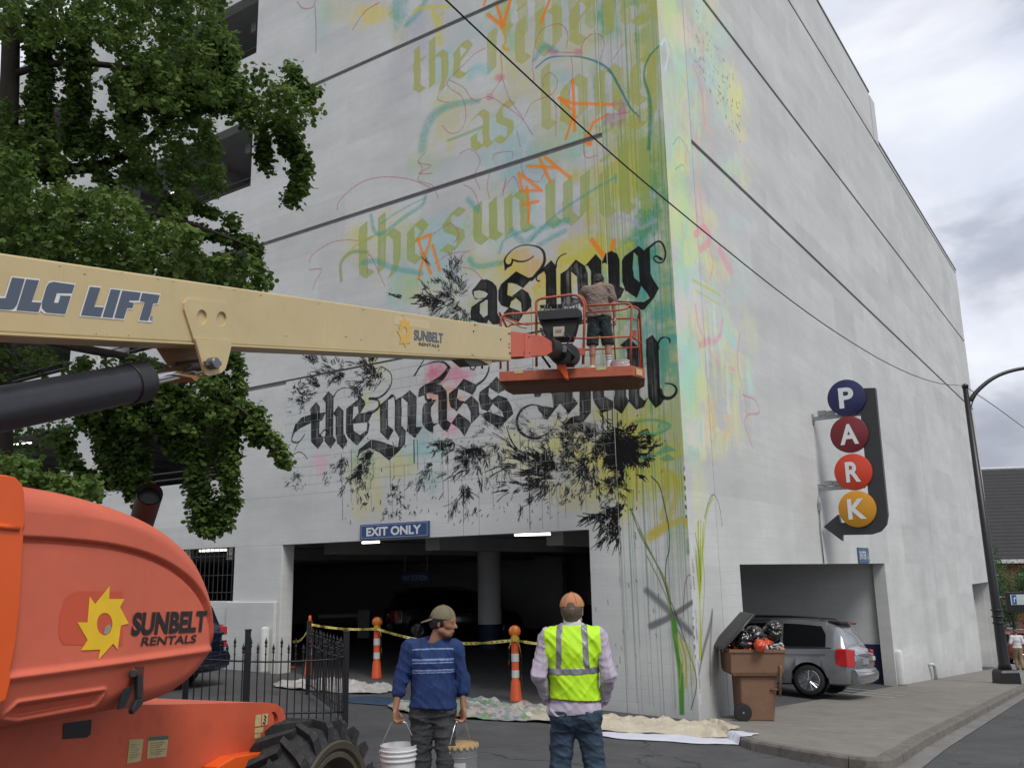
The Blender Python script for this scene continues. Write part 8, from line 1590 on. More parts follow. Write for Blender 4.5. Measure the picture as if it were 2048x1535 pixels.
t = thing('wall_conduit', 'thin grey conduit running down from the PARK sign bracket to the doorway', 'conduit', ony(1649, 1126)); mb = MB(); mb.tube([ony(x, y, -0.03) for x, y in ((1640, 985), (1637, 1000), (1639, 1012), (1641, 1060), (1648, 1126))], 0.016, 6); mk('pipe', mb, steelg, t, smooth=True); q = ony(1639, 1013, -0.04); mb = MB(); mb.obox(q, [(1, 0, 0), (0, 1, 0), (0, 0, 1)], [0.05, 0.03, 0.09]); mk('conduit_box', mb, steelg, t)
# pay station sign inside
q = atd(832, 1155, 24.5); t = thing('pay_station_sign', 'dark blue PAY STATION sign hanging inside the garage', 'sign', q); mb = MB(); mb.obox(q, [(0, 1, 0), (1, 0, 0), (0, 0, 1)], [0.52, 0.03, 0.16]); mk('sign_board', mb, mat('dull_sign_blue', (0.015, 0.03, 0.10), 0.5), t)
lettering('PAY STATION', q - np.array([0.031, 0.0, 0]), (0, -1, 0), (0, 0, 1), 0.84, 0.15, mat('dull_sign_white', (0.25, 0.27, 0.32), 0.5), t, bold=0.02)
mb = MB()
for s_ in (-0.4, 0.4): mb.tube([q + [0, s_, 0.16], q + [0, s_, 3.23 - q[2]]], 0.012, 5)
mk('hanging_rod', mb, steelg, t)
# fluorescent lights
tube_on = mat('lit_tube', (0.9, 0.9, 0.85), 0.4, var=0, emit=(1.0, 0.97, 0.86), estr=2.4); casing = mat('lamp_casing', (0.35, 0.35, 0.34), 0.5)
def strip_light(P0, P1, label, r=0.026):
 P0 = np.array(P0); P1 = np.array(P1); t = thing('fluorescent_light', label, 'ceiling light', (P0 + P1) / 2, 'lit strip lights in the garage'); d = (P1 - P0); L_ = np.linalg.norm(d); d /= L_; w = np.cross(d, UPV)
 mb = MB(); mb.obox((P0 + P1) / 2 + UPV * (r + 0.035), [d, w, UPV], [L_ / 2 + 0.03, 0.08, 0.03]); mk('lamp_casing', mb, casing, t); mb = MB(); mb.tube([P0, P1], r, 10); mk('tube', mb, tube_on, t, smooth=True)
yl = lambda px, py, x: onx(px, py, x)
strip_light(onx(725, 1084.5, 0.5), onx(758, 1083, 0.5), 'lit strip light just below the EXIT ONLY sign'); strip_light(onx(1030, 1069, 0.5), onx(1100, 1067, 0.5), 'longest lit strip light at the right end of the wide doorway')
strip_light(onx(400, 1101, 0.6), onx(452, 1099, 0.6), 'lit strip light behind the barred window')
strip_light(atd(285, 845, 25.5), atd(322, 841, 26.5), 'lit strip light seen through leaves under the boom'); strip_light(atd(22, 889, 27), atd(62, 885, 28), 'lit strip light at the left edge above the orange hood'); strip_light(atd(342, 386, 26.0), atd(368, 374, 27.0), 'lit strip light in the storey just above the boom'); strip_light(atd(362, 166, 30.0), atd(392, 154, 31.0), 'lit strip light in the highest storey behind the leaves')
# wall pipe and bollards
pipem = mat('white_painted_pipe', (0.52, 0.52, 0.50), 0.6, var=0.1); q = ony(1862, 1357); t = thing('wall_pipe', 'short white hooked pipe at the foot of the right wall', 'pipe', q)
gq = float(G(q[0], -0.15)); mb = MB(); mb.tube([(q[0] + 0.1, -0.14, gq - 0.02), (q[0] + 0.1, -0.14, gq + 0.36), (q[0] + 0.02, -0.14, gq + 0.46), (q[0] - 0.12, -0.12, gq + 0.50), (q[0] - 0.2, 0.0, gq + 0.50)], 0.055, 10); mk('pipe', mb, pipem, t, smooth=True)
def bollard(x, y, h, r, label):
 z = float(G(x, y)); t = thing('bollard', label, 'bollard', (x, y, z), 'white painted bollards by the garage doors'); mb = MB(); mb.lathe([(r, -0.05), (r, h - r * 0.7), (r * 0.85, h - r * 0.25), (r * 0.45, h - 0.01), (0, h)], (x, y, z), 20, cap=False); mk('post', mb, W_plain, t, smooth=True); mb = MB(); mb.lathe([(r * 1.25, -0.03), (r * 1.25, 0.03), (r, 0.05)], (x, y, z), 20); mk('footing', mb, kerbm, t, smooth=40)
bollard(14.5, -0.05, 1.0, 0.14, 'white bollard at the right jamb of the van doorway'); bollard(-0.22, 10.1, 1.0, 0.10, 'white bollard in front of the pillar left of the wide doorway')
# ================================================================ STREET LAMP AND WIRES
lb = ongr(2014, 1366); lampk = mat('black_lamp_paint', (0.010, 0.010, 0.012), 0.4, var=0.2, vscale=8)
lt = thing('street_lamp', 'tall black street lamp with a curved arm at the kerb', 'street lamp', lb)
top = onplane(1930, 772, lb, FW)
ax = (top - lb) / np.linalg.norm(top - lb); LH_ = np.linalg.norm(top - lb)
mb = MB(); mb.loft([[lb + RT * sx + FW * sy + UPV * z for sx, sy in ((-w, -w), (w, -w), (w, w), (-w, w))] for w, z in ((0.31, -0.05), (0.29, 0.35), (0.25, 0.42), (0.13, 0.46))]); mk('plinth', mb, lampk, lt, bevel=0.015)
mb = MB(); mb.tube([lb + ax * t_ for t_ in (0.4, 0.6, 1.6, 1.9, LH_)], [0.22, 0.17, 0.155, 0.145, 0.085], 16); mk('pole', mb, lampk, lt, smooth=True)
for z in (1.85, 2.05, 2.25): mb = MB(); mb.lathe([(0.16, -0.03), (0.19, 0), (0.16, 0.03)], lb + ax * z, 16, axis=ax); mk('collar', mb, lampk, lt, smooth=True)
lp = lambda x, y: onplane(x, y, lb - FW * 0.0, FW)
armpts = chaikin(np.array([lp(1940, 800), lp(1955, 780), lp(1985, 755), lp(2020, 741), lp(2060, 734), lp(2110, 733), lp(2150, 745)]), 2, False); mb = MB(); mb.tube(armpts, list(np.linspace(0.075, 0.05, len(armpts))), 10); mk('arm', mb, lampk, lt, smooth=True)
mb = MB(); mb.tube(chaikin(np.array([lp(1943, 845), lp(1940, 815), lp(1952, 788), lp(1972, 768)]), 2, False), 0.02, 6); mk('brace', mb, lampk, lt, smooth=True)
mb = MB(); mb.lathe([(0.10, 0.25), (0.22, 0.05), (0.34, -0.10), (0.30, -0.14), (0, -0.14)], lp(2150, 752), 20); mk('lantern', mb, lampk, lt, smooth=True)
mb = MB(); mb.lathe([(0.10, -0.06), (0.11, 0.04), (0, 0.10)], top, 14, axis=ax); mk('pole_cap', mb, lampk, lt, smooth=True)
mb = MB(); mb.lathe([(0.012, 0), (0.012, 0.01)], (0, 0, 0), 6)
def wire(name, pts, r, label):
 t = thing(name, label, 'cable', pts[0]); mb = MB(); mb.tube(chaikin(np.array(pts), 2, False), r, 6); mk('strand', mb, mat('cable_black', (0.008, 0.008, 0.009), 0.6), t, smooth=True)
dl = depth(top)
wire('overhead_wire', [atd(760, -130, 7.5), atd(890, 0, 8.0), atd(1180, 271, 9.6), atd(1340, 408, 10.9), atd(1560, 586, 13.6), atd(1680, 671, 16.4), atd(1788, 735, 20.0), atd(1874, 768, 23.5), top + UPV * 0.02], 0.009, 'black overhead wire sagging across the mural corner to the lamp post')
wire('overhead_wire', [top, atd(1990, 812, dl + 3), atd(2048, 855, dl + 7), atd(2120, 910, dl + 12)], 0.014, 'short black wire running on from the lamp post into the sky')
tw = ony(1340, 480, -0.01)
# ================================================================ MINIVAN AND OTHER CARS
def vehicle(name, label, cat, loc, yaw, body_m, sc=1.0, group=None, red_m=None):
 """a one-box family car; local x = width, y = forward from the rear bumper, z up"""
 t = thing(name, label, cat, loc, group, rot=(0, 0, yaw)); t.scale = (sc, sc, sc)
 st = [  # y, half width low, half width belt, belt z, roof half width, roof z, bottom z
  (0.02, 0.80, 0.82, 0.92, 0.80, 0.94, 0.34), (0.07, 0.90, 0.90, 0.98, 0.84, 1.00, 0.27), (0.18, 0.96, 0.96, 1.04, 0.83, 1.10, 0.25), (0.30, 0.98, 0.98, 1.06, 0.80, 1.40, 0.24), (0.42, 0.99, 0.985, 1.07, 0.76, 1.62, 0.24), (0.62, 0.995, 0.99, 1.07, 0.745, 1.70, 0.24), (1.2, 1.0, 0.99, 1.06, 0.75, 1.745, 0.22), (2.0, 1.0, 0.99, 1.04, 0.755, 1.755, 0.20), (2.9, 1.0, 0.99, 1.01, 0.75, 1.735, 0.20), (3.35, 1.0, 0.985, 0.99, 0.735, 1.65, 0.20), (3.75, 0.99, 0.97, 0.98, 0.74, 1.38, 0.20), (4.1, 0.98, 0.95, 0.97, 0.78, 1.12, 0.20), (4.5, 0.95, 0.90, 0.90, 0.76, 0.98, 0.22), (4.9, 0.88, 0.82, 0.76, 0.68, 0.86, 0.24), (5.1, 0.74, 0.68, 0.60, 0.55, 0.68, 0.28)]
 st2 = []
 for k in range(len(st) - 1):
  for q_ in np.linspace(0, 1, 4, endpoint=False): st2.append(tuple(np.array(st[k]) * (1 - q_) + np.array(st[k + 1]) * q_))
 st2.append(st[-1]); rings = []
 for y, wl, wb, zb, wr, zr, z0 in st2:
  half = [(0, z0), (wl * 0.86, z0), (wl * 0.965, z0 + 0.04), (wl, z0 + 0.16), (wl + 0.008, z0 + (zb - z0) * 0.5), (wl - 0.012, z0 + (zb - z0) * 0.8), (wb - 0.02, zb - 0.03), (wb - 0.045, zb), (wb - 0.045 + (wr - wb + 0.045) * 0.5, zb + (zr - zb) * 0.55), (wr + 0.012, zr - (zr - zb) * 0.10), (wr - 0.06, zr - 0.01), (wr * 0.6, zr + 0.015), (0, zr + 0.025)]
  rings.append([(x, y, z) for x, z in half] + [(-x, y, z) for x, z in half[-2:0:-1]])
 # open the wheel arches by lifting the sill near the axles
 def arch(y): return max([0] + [math.sqrt(max(0, 0.41 ** 2 - (y - c) ** 2)) for c in (1.02, 4.08)])
 fy = sorted(set([p[0] for p in st2] + list(np.arange(0.58, 1.5, 0.05)) + list(np.arange(3.64, 4.54, 0.05)))); R0 = np.array(rings); Y0 = np.array([p[0] for p in st2]); NR = []
 for y in fy:
  rg = np.array([[np.interp(y, Y0, R0[:, k, d]) for d in range(3)] for k in range(R0.shape[1])]); rg[:, 1] = y; a = arch(y)
  if a > 0: lim = 0.34 + a; rg[:, 2] = np.where((rg[:, 2] < lim) & (np.abs(rg[:, 0]) > 0.5), lim, rg[:, 2])
  NR.append([tuple(p) for p in rg])
 mb = MB(); mb.loft(NR); body = mk('body', mb, body_m, t, world=False, smooth=32)
 glass = mat('tinted_glass', (0.006, 0.007, 0.008), 0.06, var=0, spec=0.8); trim = mat('car_black_trim', (0.012, 0.012, 0.012), 0.4); R_g = mat('tail_light_red', (0.45, 0.010, 0.012), 0.2, var=0.1, vscale=30, coat=0.6) if red_m is None else red_m
 def side(y, f, off=0.006, s_=-1):
  """point on the upper side (f 0 belt, 1 roof)"""
  k = [np.interp(y, [p[0] for p in st], [p[i] for p in st]) for i in range(7)]; wb, zb, wr, zr = k[2], k[3], k[4], k[5]; pts = [(wb - 0.045, zb), (wb - 0.045 + (wr - wb + 0.045) * 0.5, zb + (zr - zb) * 0.55), (wr + 0.012, zr - (zr - zb) * 0.10)]
  z = zb + (zr - zb) * f; x = np.interp(z, [p[1] for p in pts], [p[0] for p in pts]); return (s_ * (x + off), y, z)
 for s_ in (-1, 1):
  for ya, yb, fa, fb in ((0.62, 1.58, 0.80, 0.84), (1.64, 2.62, 0.84, 0.84), (2.68, 3.42, 0.84, 0.80)):
   n = 8; lo = [side(y, 0.06, s_=s_) for y in np.linspace(ya, yb + (0.35 if ya > 2.6 else 0), n)]; hi = [side(y, np.interp(y, [ya, yb], [fa, fb]), s_=s_) for y in np.linspace(ya + (0.10 if ya < 1 else 0), yb, n)]; mid = [side(np.interp(i, [0, n - 1], [ya, yb]), 0.52, s_=s_) for i in range(n)]
   mb = MB(); mb.add(lo + mid + hi, [(i, i + 1, n + i + 1, n + i) for i in range(n - 1)] + [(n + i, n + i + 1, 2 * n + i + 1, 2 * n + i) for i in range(n - 1)]); mk('side_window', mb, glass, t, world=False, smooth=True)
  mb = MB(); mb.add([side(y, 0.045, 0.008, s_) for y in np.linspace(0.5, 3.7, 12)] + [side(y, 0.0, 0.010, s_) for y in np.linspace(0.5, 3.7, 12)], [(i, i + 1, 13 + i, 12 + i) for i in range(11)]); mk('window_trim', mb, chrome, t, world=False)
  mb = MB(); mb.tube([(s_ * 0.66, y, np.interp(y, [0.6, 1.2, 2, 2.9], [1.70, 1.75, 1.76, 1.745]) + 0.06 * (0 if y in (0.7, 2.9) else 1)) for y in (0.7, 0.8, 1.5, 2.2, 2.8, 2.9)], 0.018, 6); mk('roof_rail', mb, trim, t, world=False, smooth=True)
  mb = MB(); mb.loft([[(s_ * x, y, z) for x, y, z in rr] for rr in ([(0.99, 0.42, 0.70), (1.0, 0.40, 1.05), (0.955, 0.36, 1.09), (0.93, 0.34, 0.72)], [(1.004, 0.16, 0.66), (1.0, 0.17, 1.06), (0.93, 0.15, 1.08), (0.90, 0.15, 0.68)], [(0.90, 0.02, 0.68), (0.90, 0.03, 1.04), (0.70, 0.05, 1.06), (0.70, 0.05, 0.72)])]); tl_ = mk('tail_light', mb, R_g, t, world=False, bevel=0.012)
  mb = MB(); mb.prism([(s_ * 0.90, -0.002, 0.80), (s_ * 0.90, 0.0, 0.90), (s_ * 0.74, 0.02, 0.90), (s_ * 0.74, 0.02, 0.80)], (0, 0.02, 0)); mk('reversing_lens', mb, mat('clear_lens', (0.5, 0.5, 0.5), 0.15, var=0), tl_, world=False)
  mb = MB(); mb.obox((s_ * 1.04, 3.42, 1.10), [(1, 0, 0), (0, 1, 0), (0, 0, 1)], [0.10, 0.06, 0.07]); mk('door_mirror', mb, body_m, t, world=False, bevel=0.02)
  for y in (2.25, 2.85): mb = MB(); mb.tube([(s_ * 1.022, y, 0.86), (s_ * 1.03, y + 0.2, 0.86)], 0.016, 6); mk('door_handle', mb, chrome, t, world=False, smooth=True)
  mb = MB()
  for y in (1.60, 2.66): mb.tube([(s_ * 1.004, y, 0.30), (s_ * 1.013, y, 0.65), (s_ * 0.975, y, 1.02)], 0.005, 4)
  mb.tube([(s_ * 1.006, 1.62, 0.90), (s_ * 0.995, 0.62, 0.93)], 0.006, 4); mk('door_gap', mb, trim, t, world=False)
 mb = MB(); mb.add([(x, y, z) for x, y, z in ((-0.70, 0.262, 1.16), (0.70, 0.262, 1.16), (0.64, 0.405, 1.57), (-0.64, 0.405, 1.57))] + [(-0.86, 0.30, 1.10)], [(0, 1, 2, 3)]); mk('rear_window', mb, glass, t, world=False)
 mb = MB(); mb.loft([[(x, y + 0.30, z) for y, z in ((0.0, 1.68), (0.28, 1.72), (0.30, 1.67), (0.05, 1.645))] for x in np.linspace(-0.70, 0.70, 7)]); sp_ = mk('roof_spoiler', mb, trim, t, world=False, bevel=0.01); mb = MB(); mb.box((-0.20, 0.285, 1.655), (0.20, 0.30, 1.68)); mk('brake_light', mb, R_g, sp_, world=False)
 mb = MB(); mb.box((-0.26, -0.005, 0.72), (0.26, 0.06, 0.86)); mk('number_plate', mb, mat('plate_dull', (0.25, 0.26, 0.27), 0.5, var=0.2, vscale=40), t, world=False); mb = MB(); mb.box((-0.42, -0.01, 0.90), (0.42, 0.06, 0.925)); mk('tailgate_trim', mb, chrome, t, world=False)
 mb = MB(); mb.loft([[(x, y - 0.05 - 0.06 * (1 - (x / 0.95) ** 2), z) for y, z in ((0.10, 0.30), (0.02, 0.36), (0.0, 0.50), (0.06, 0.62), (0.16, 0.62), (0.16, 0.30))] for x in np.linspace(-0.93, 0.93, 9)]); mk('rear_bumper', mb, body_m, t, world=False, smooth=50, bevel=0.01)
 mb = MB(); mb.tube([(-0.8, -0.075 + 0.02, 0.56), (0, -0.12 + 0.015, 0.56), (0.8, -0.075 + 0.02, 0.56)], 0.010, 5); mk('bumper_strip', mb, chrome, t, world=False)
 rb_ = mat('car_tyre', (0.014, 0.014, 0.015), 0.75, var=0.2, vscale=20); alloy = mat('alloy_rim', (0.42, 0.43, 0.45), 0.22, metal=0.9, var=0.05)
 for y in (1.02, 4.08):
  for s_ in (-1, 1):
   w = bpy.data.objects.new('wheel', None); C.objects.link(w); w.parent = t; w.location = (s_ * 0.99, y, 0.34)
   mb = MB(); mb.lathe([(0.24, 0.0), (0.25, 0.012), (0.31, 0.014), (0.335, 0.0), (0.342, -0.04), (0.342, -0.18), (0.32, -0.22), (0.24, -0.22)], (0, 0, 0), 40, axis=(s_, 0, 0), cap=False); mk('tyre', mb, rb_, w, world=False, smooth=40)
   mb = MB(); mb.lathe([(0.245, 0.004), (0.232, 0.010), (0.222, -0.03), (0.222, -0.10), (0, -0.10)], (0, 0, 0), 40, axis=(s_, 0, 0), cap=False); mb.lathe([(0.05, -0.02), (0.045, 0.012), (0, 0.014)], (0, 0, 0), 16, axis=(s_, 0, 0), cap=False)
   for k in range(16): a = 2 * math.pi * (k + 0.25 * (k % 2)) / 16; mb.tube([(s_ * 0.004, 0.04 * math.cos(a), 0.04 * math.sin(a)), (s_ * 0.0, 0.228 * math.cos(a), 0.228 * math.sin(a))], 0.011, 5)
   mk('rim', mb, alloy, w, world=False, smooth=40)
   mb = MB(); mb.lathe([(0.40, -0.03), (0.40, -0.25), (0.0, -0.25)], (s_ * 0.98, y, 0.36), 28, axis=(s_, 0, 0), cap=False); mk('wheel_arch', mb, trim, t, world=False)
 return t
silver = mat('silver_car_paint', (0.24, 0.245, 0.26), 0.22, metal=0.55, var=0.03, coat=0.7, spec=0.6)
vw = ongr(1620, 1396); VS = 0.99
van = vehicle('minivan', 'silver minivan nosing into the garage doorway behind the rubbish bin', 'minivan', (vw[0] + 1.0 * VS, vw[1] - 1.02 * VS, vw[2]), 0.0, silver, VS)
van.rotation_euler = (-0.0, 0.07, 0.0); van.scale = (VS, VS, VS * 0.94)
navy = mat('navy_car_paint', (0.010, 0.016, 0.045), 0.25, metal=0.3, var=0.05, coat=0.6)
q = atd(460, 1300, 16.2); vehicle('parked_suv', 'dark navy car mostly hidden behind the orange hood', 'car', (q[0] - 0.2, q[1] + 0.7, float(G(q[0], q[1]))), yawto(-RT * 1.0 + FW * 0.35), navy, 1.03)
redc = mat('dull_red_car_paint', (0.20, 0.02, 0.02), 0.3, var=0.05, coat=0.5); whc = mat('white_car_paint', (0.5, 0.5, 0.52), 0.3, var=0.05, coat=0.5)
q = atd(2062, 1290, 50); vehicle('parked_car', 'red car parked far down the side street', 'car', (q[0], q[1], float(G(q[0], q[1]))), yawto(FW), redc, 1.0, 'cars far down the side street')
q = atd(2046, 1250, 66); vehicle('parked_car', 'white car parked beyond the red one at the end of the street', 'car', (q[0], q[1], float(G(min(q[0], 60), q[1]))), yawto(FW), whc, 1.0, 'cars far down the side street')
# ================================================================ WHEELED RUBBISH BIN
bb = ongr(1516, 1441); S_b = depth(bb); pm = FPX / S_b
def bz(px, py, v=0.0): return onplane(px, py, bb + FW * v, FW)
brownp = mat('brown_bin_plastic', (0.19, 0.105, 0.060), 0.6, var=0.12, vscale=6, dirt=0.35, dirtcol=(0.09, 0.055, 0.035), bump=0.15, bscale=90)
bt = thing('rubbish_bin', 'brown wheeled rubbish bin overfilled with bags at the corner', 'rubbish bin', bb)
def brect(pxl, pxr, py, v0, v1):
 a, b = bz(pxl, py), bz(pxr, py); return [a + FW * v0, b + FW * v0, b + FW * v1, a + FW * v1]
mb = MB(); mb.loft([brect(1485, 1551, 1443, 0.04, 0.56), brect(1480, 1556, 1352, -0.0, 0.62)]); mk('lower_body', mb, brownp, bt, bevel=0.03)
mb = MB(); mb.loft([brect(1466, 1562, 1350, -0.05, 0.66), brect(1461, 1565, 1343, -0.07, 0.68), brect(1459, 1567, 1302, -0.09, 0.70)], cap=False); inr = [brect(1462, 1564, 1302, -0.065, 0.675), brect(1468, 1560, 1340, -0.04, 0.65)]; mb.loft(inr[::-1], cap=False); mb.loft([brect(1466, 1562, 1350, -0.05, 0.66), brect(1482, 1554, 1352, 0.0, 0.6)], cap=False); ub_ = mk('upper_body', mb, brownp, bt)
mb = MB(); mb.loft([brect(1455, 1570, 1303, -0.11, 0.72), brect(1455, 1570, 1297, -0.11, 0.72)], cap=False); mb.loft([brect(1462, 1564, 1297, -0.06, 0.67), brect(1462, 1564, 1303, -0.06, 0.67)], cap=False); mb.add(brect(1455, 1570, 1297, -0.11, 0.72) + brect(1462, 1564, 1297, -0.06, 0.67), [(0, 1, 5, 4), (1, 2, 6, 5), (2, 3, 7, 6), (3, 0, 4, 7)]); mk('rim', mb, brownp, bt, bevel=0.006)
mb = MB(); mb.tube([bz(1560, 1330, -0.09), bz(1561, 1334, -0.10), bz(1560, 1392, -0.08)], 0.022, 8); mb.tube([bz(1541, 1378, 0.0), bz(1562, 1378, -0.06)], 0.016, 8); mk('lift_bar', mb, brownp, bt, smooth=True)
mb = MB(); mb.tube([bz(1455, 1300, -0.05), bz(1447, 1298, -0.05), bz(1446, 1303, 0.6), bz(1455, 1304, 0.6)], 0.02, 8); mk('handle', mb, brownp, bt, smooth=True)
mb = MB(); ld = [bz(1447, 1298, -0.10), bz(1508, 1229, -0.10), bz(1532, 1233, 0.25), bz(1548, 1242, 0.70), bz(1456, 1302, 0.72)]
ldn = np.cross(ld[1] - ld[0], FW); ldn /= np.linalg.norm(ldn); A0 = bz(1447, 1298, -0.10); A1 = bz(1508, 1229, -0.10)
prof = [[A0 + FW * 0.0, A1, A1 + FW * 0.82, A0 + FW * 0.82]]; mb.prism(prof[0], (A1 - A0) * 0 + np.cross(A1 - A0, FW) / np.linalg.norm(np.cross(A1 - A0, FW)) * 0.03); lid = mk('lid', mb, mat('black_lid_plastic', (0.020, 0.020, 0.021), 0.5, var=0.15), bt, bevel=0.012)
mb = MB(); mb.tube([A0, A1, A1 + FW * 0.82, A0 + FW * 0.82], 0.022, 8, closed=True); mk('lid_edge', mb, mat('black_lid_edge', (0.05, 0.05, 0.052), 0.35), lid, smooth=True)
for v in (-0.08, 0.66):
 w = bpy.data.objects.new('wheel', None); C.objects.link(w); w.parent = bt; cz = bz(1486, 1424, v); w.location = tuple(cz - np.array(bt.location)); r = 0.142
 mb = MB(); mb.lathe([(0.03, 0.03), (r * 0.7, 0.035), (r * 0.95, 0.03), (r, 0.015), (r, -0.03), (0, -0.03)], (0, 0, 0), 28, axis=-FW); mk('tyre', mb, mat('bin_wheel_black', (0.012, 0.012, 0.013), 0.6), w, world=False, smooth=40); mb = MB(); mb.lathe([(0.018, 0.03), (0.015, 0.045), (0, 0.045)], (0, 0, 0), 10, axis=-FW); mk('hub', mb, steelg, w, world=False)
mb = MB(); mb.tube([bz(1486, 1424, -0.08), bz(1486, 1424, 0.66)], 0.012, 6); mk('axle', mb, steelg, bt)
def bag(name, label, c, rx, ry, rz, m, seed, h=0.011, cat='rubbish bag'):
 r = np.random.RandomState(seed); t = thing(name, label, cat, c - UPV * rz * 0.8); P_l = [r.normal(0, 0.35, 3) * (rx, ry, rz * 0.6) for _ in range(5)]
 lo = -np.array([rx, ry, rz]) * 1.5 - 0.03; S = SDF(lo, -lo, h)
 for p in P_l: S.cone(p, p + r.normal(0, 0.2, 3) * (rx, ry, rz), min(rx, ry, rz) * 0.75, min(rx, ry, rz) * 0.65, 0.05)
 g = np.meshgrid(*S.ax, indexing='ij', sparse=True); f1 = fold_noise(seed, 0.045, 30, 90); w_ = fold_noise(seed + 1, 0.02, 90, 160); S.F = (S.F + np.abs(f1(*g)) * 0.9 - 0.02 + w_(*g) * 0.5).astype(np.float32)
 mb = S.mesh(); mb.v = [tuple(np.array(v) + c) for v in mb.v]; mk('bag', mb, m, t, smooth=True, recalc=False); return t
blkbag = mat('black_bin_bag', (0.010, 0.010, 0.011), 0.18, var=0.1, coat=0.5, bump=0.5, bscale=25); redbag = mat('red_orange_bag', (0.55, 0.07, 0.025), 0.25, var=0.1, bump=0.5, bscale=25)
bag('rubbish_bag', 'shiny black rubbish bag heaped highest in the brown bin', bz(1494, 1279, 0.28), 0.36, 0.34, 0.20, blkbag, 3); bag('rubbish_bag', 'smaller black rubbish bag under the raised lid of the bin', bz(1527, 1272, 0.42), 0.26, 0.28, 0.18, blkbag, 8)
bag('rubbish_bag', 'red-orange plastic bag along the front rim of the bin', bz(1503, 1292, 0.05), 0.42, 0.22, 0.13, redbag, 6)
lit = [((0.03, 0.08, 0.42), 'blue carton'), ((0.6, 0.6, 0.62), 'white cup'), ((0.30, 0.18, 0.10), 'brown wrapper'), ((0.42, 0.46, 0.55), 'pale blue wrapper'), ((0.6, 0.58, 0.5), 'cream packet')]
rl = np.random.RandomState(4); lg = thing('litter', 'loose blue, white and brown wrappers on top of the bin at its right end', 'litter', bz(1545, 1297, 0.1)); lg['kind'] = 'thing'
for i in range(16):
 c, nm = lit[i % 5]; q = bz(1528 + rl.uniform(0, 36), 1294 + rl.uniform(-6, 3), rl.uniform(-0.06, 0.45)); ax_ = [rl.normal(0, 1, 3) for _ in range(2)]; a0 = ax_[0] / np.linalg.norm(ax_[0]); a1 = np.cross(a0, ax_[1]); a1 /= np.linalg.norm(a1); a2 = np.cross(a0, a1); mb = MB(); mb.obox(q, [a0, a1, a2], [0.035 + 0.02 * rl.rand(), 0.028, 0.012]); mk(['carton', 'paper_cup', 'wrapper', 'wrapper', 'packet'][i % 5], mb, mat('litter_' + nm.replace(' ', '_'), c, 0.5), lg, bevel=0.003)
# ================================================================ DELINEATORS, CONE, TAPE
oc_ = mat('traffic_orange', (0.62, 0.085, 0.018), 0.5, var=0.08, vscale=10, dirt=0.25, dirtcol=(0.25, 0.05, 0.02)); wc_ = mat('reflective_white', (0.62, 0.62, 0.62), 0.4, var=0.1, vscale=14, dirt=0.3, dirtcol=(0.35, 0.33, 0.3)); yb_ = mat('yellow_bracket', (0.50, 0.32, 0.03), 0.5, var=0.15); amb = mat('amber_lens', (0.62, 0.18, 0.010), 0.2, var=0.15, vscale=40, coat=0.6)
def delineator(px, py, label, lamp=True, hh=1.07, slim=False):
 q = ongr(px, py); t = thing('delineator_post', label, 'traffic post', q, 'orange and white posts across the wide doorway'); k = 1.0 if not slim else 0.85
 prof = [(0.115, 0.0), (0.115, 0.03), (0.105, 0.05), (0.085, 0.33), (0.068, 0.36), (0.068, hh)]; mb = MB(); mb.lathe([(r * k, z) for r, z in prof] + [(0.05 * k, hh + 0.02), (0, hh + 0.02)], q, 24, cap=False); mk('post', mb, oc_, t, smooth=35)
 for z0, z1 in (((0.40, 0.53), (0.68, 0.82)) if not slim else ((0.42, 0.55), (0.72, 0.95))): mb = MB(); mb.lathe([(0.0705 * k, z0), (0.0705 * k, z1)], q, 24, cap=False); mk('white_band', mb, wc_, t, smooth=True)
 if lamp:
  mb = MB(); mb.lathe([(0.055, hh - 0.05), (0.085, hh + 0.0), (0.075, hh + 0.04), (0.04, hh + 0.05)], q, 16); mb.obox(q + UPV * (hh + 0.02), [RT, FW, UPV], [0.045, 0.10, 0.05]); mk('lamp_bracket', mb, yb_, t, smooth=40)
  c0 = q + UPV * (hh + 0.14); mb = MB(); mb.lathe([(0.0, -0.055), (0.07, -0.045), (0.098, -0.02), (0.102, 0.0), (0.098, 0.02), (0.07, 0.045), (0.0, 0.055)], c0, 28, axis=FW, cap=False); L_ = mk('lamp_lens', mb, amb, t, smooth=True); mb = MB(); mb.tube([c0 + (RT * math.cos(a) + UPV * math.sin(a)) * 0.103 for a in np.linspace(0, 2 * math.pi, 24, endpoint=False)], 0.008, 6, closed=True); mk('lens_ring', mb, oc_, L_, smooth=True)
 else:
  mb = MB(); mb.lathe([(0.03, hh), (0.034, hh + 0.02), (0.03, hh + 0.12), (0, hh + 0.14)], q, 14, cap=False); mk('grip', mb, oc_, t, smooth=True)
 return q
d1 = delineator(1032, 1400, 'orange delineator with amber lamp, the nearer one beside the vested man'); d2 = delineator(753, 1355, 'orange delineator with amber lamp, the farther one left of the blue shirted man', hh=1.02); d3 = delineator(617, 1349, 'slim lampless orange and white post behind the iron fence', False, 1.13, True)
cq = ongr(567, 1336); t = thing('traffic_cone', 'orange traffic cone with white bands by the doorway pillar', 'traffic cone', cq); mb = MB(); mb.box(cq - [0.19, 0.19, 0], cq + [0.19, 0.19, 0.04]); mk('base', mb, oc_, t, bevel=0.01)
mb = MB(); mb.lathe([(0.145, 0.03), (0.035, 0.70), (0.03, 0.72), (0, 0.72)], cq, 24, cap=False); mk('cone', mb, oc_, t, smooth=35)
for z0, z1 in ((0.30, 0.42), (0.50, 0.58)): mb = MB(); mb.lathe([(0.147 - 0.1642 * (z0 - 0.03) + 0.0, z0), (0.147 - 0.1642 * (z1 - 0.03), z1)], cq, 24, cap=False); mk('white_band', mb, wc_, t, smooth=True)
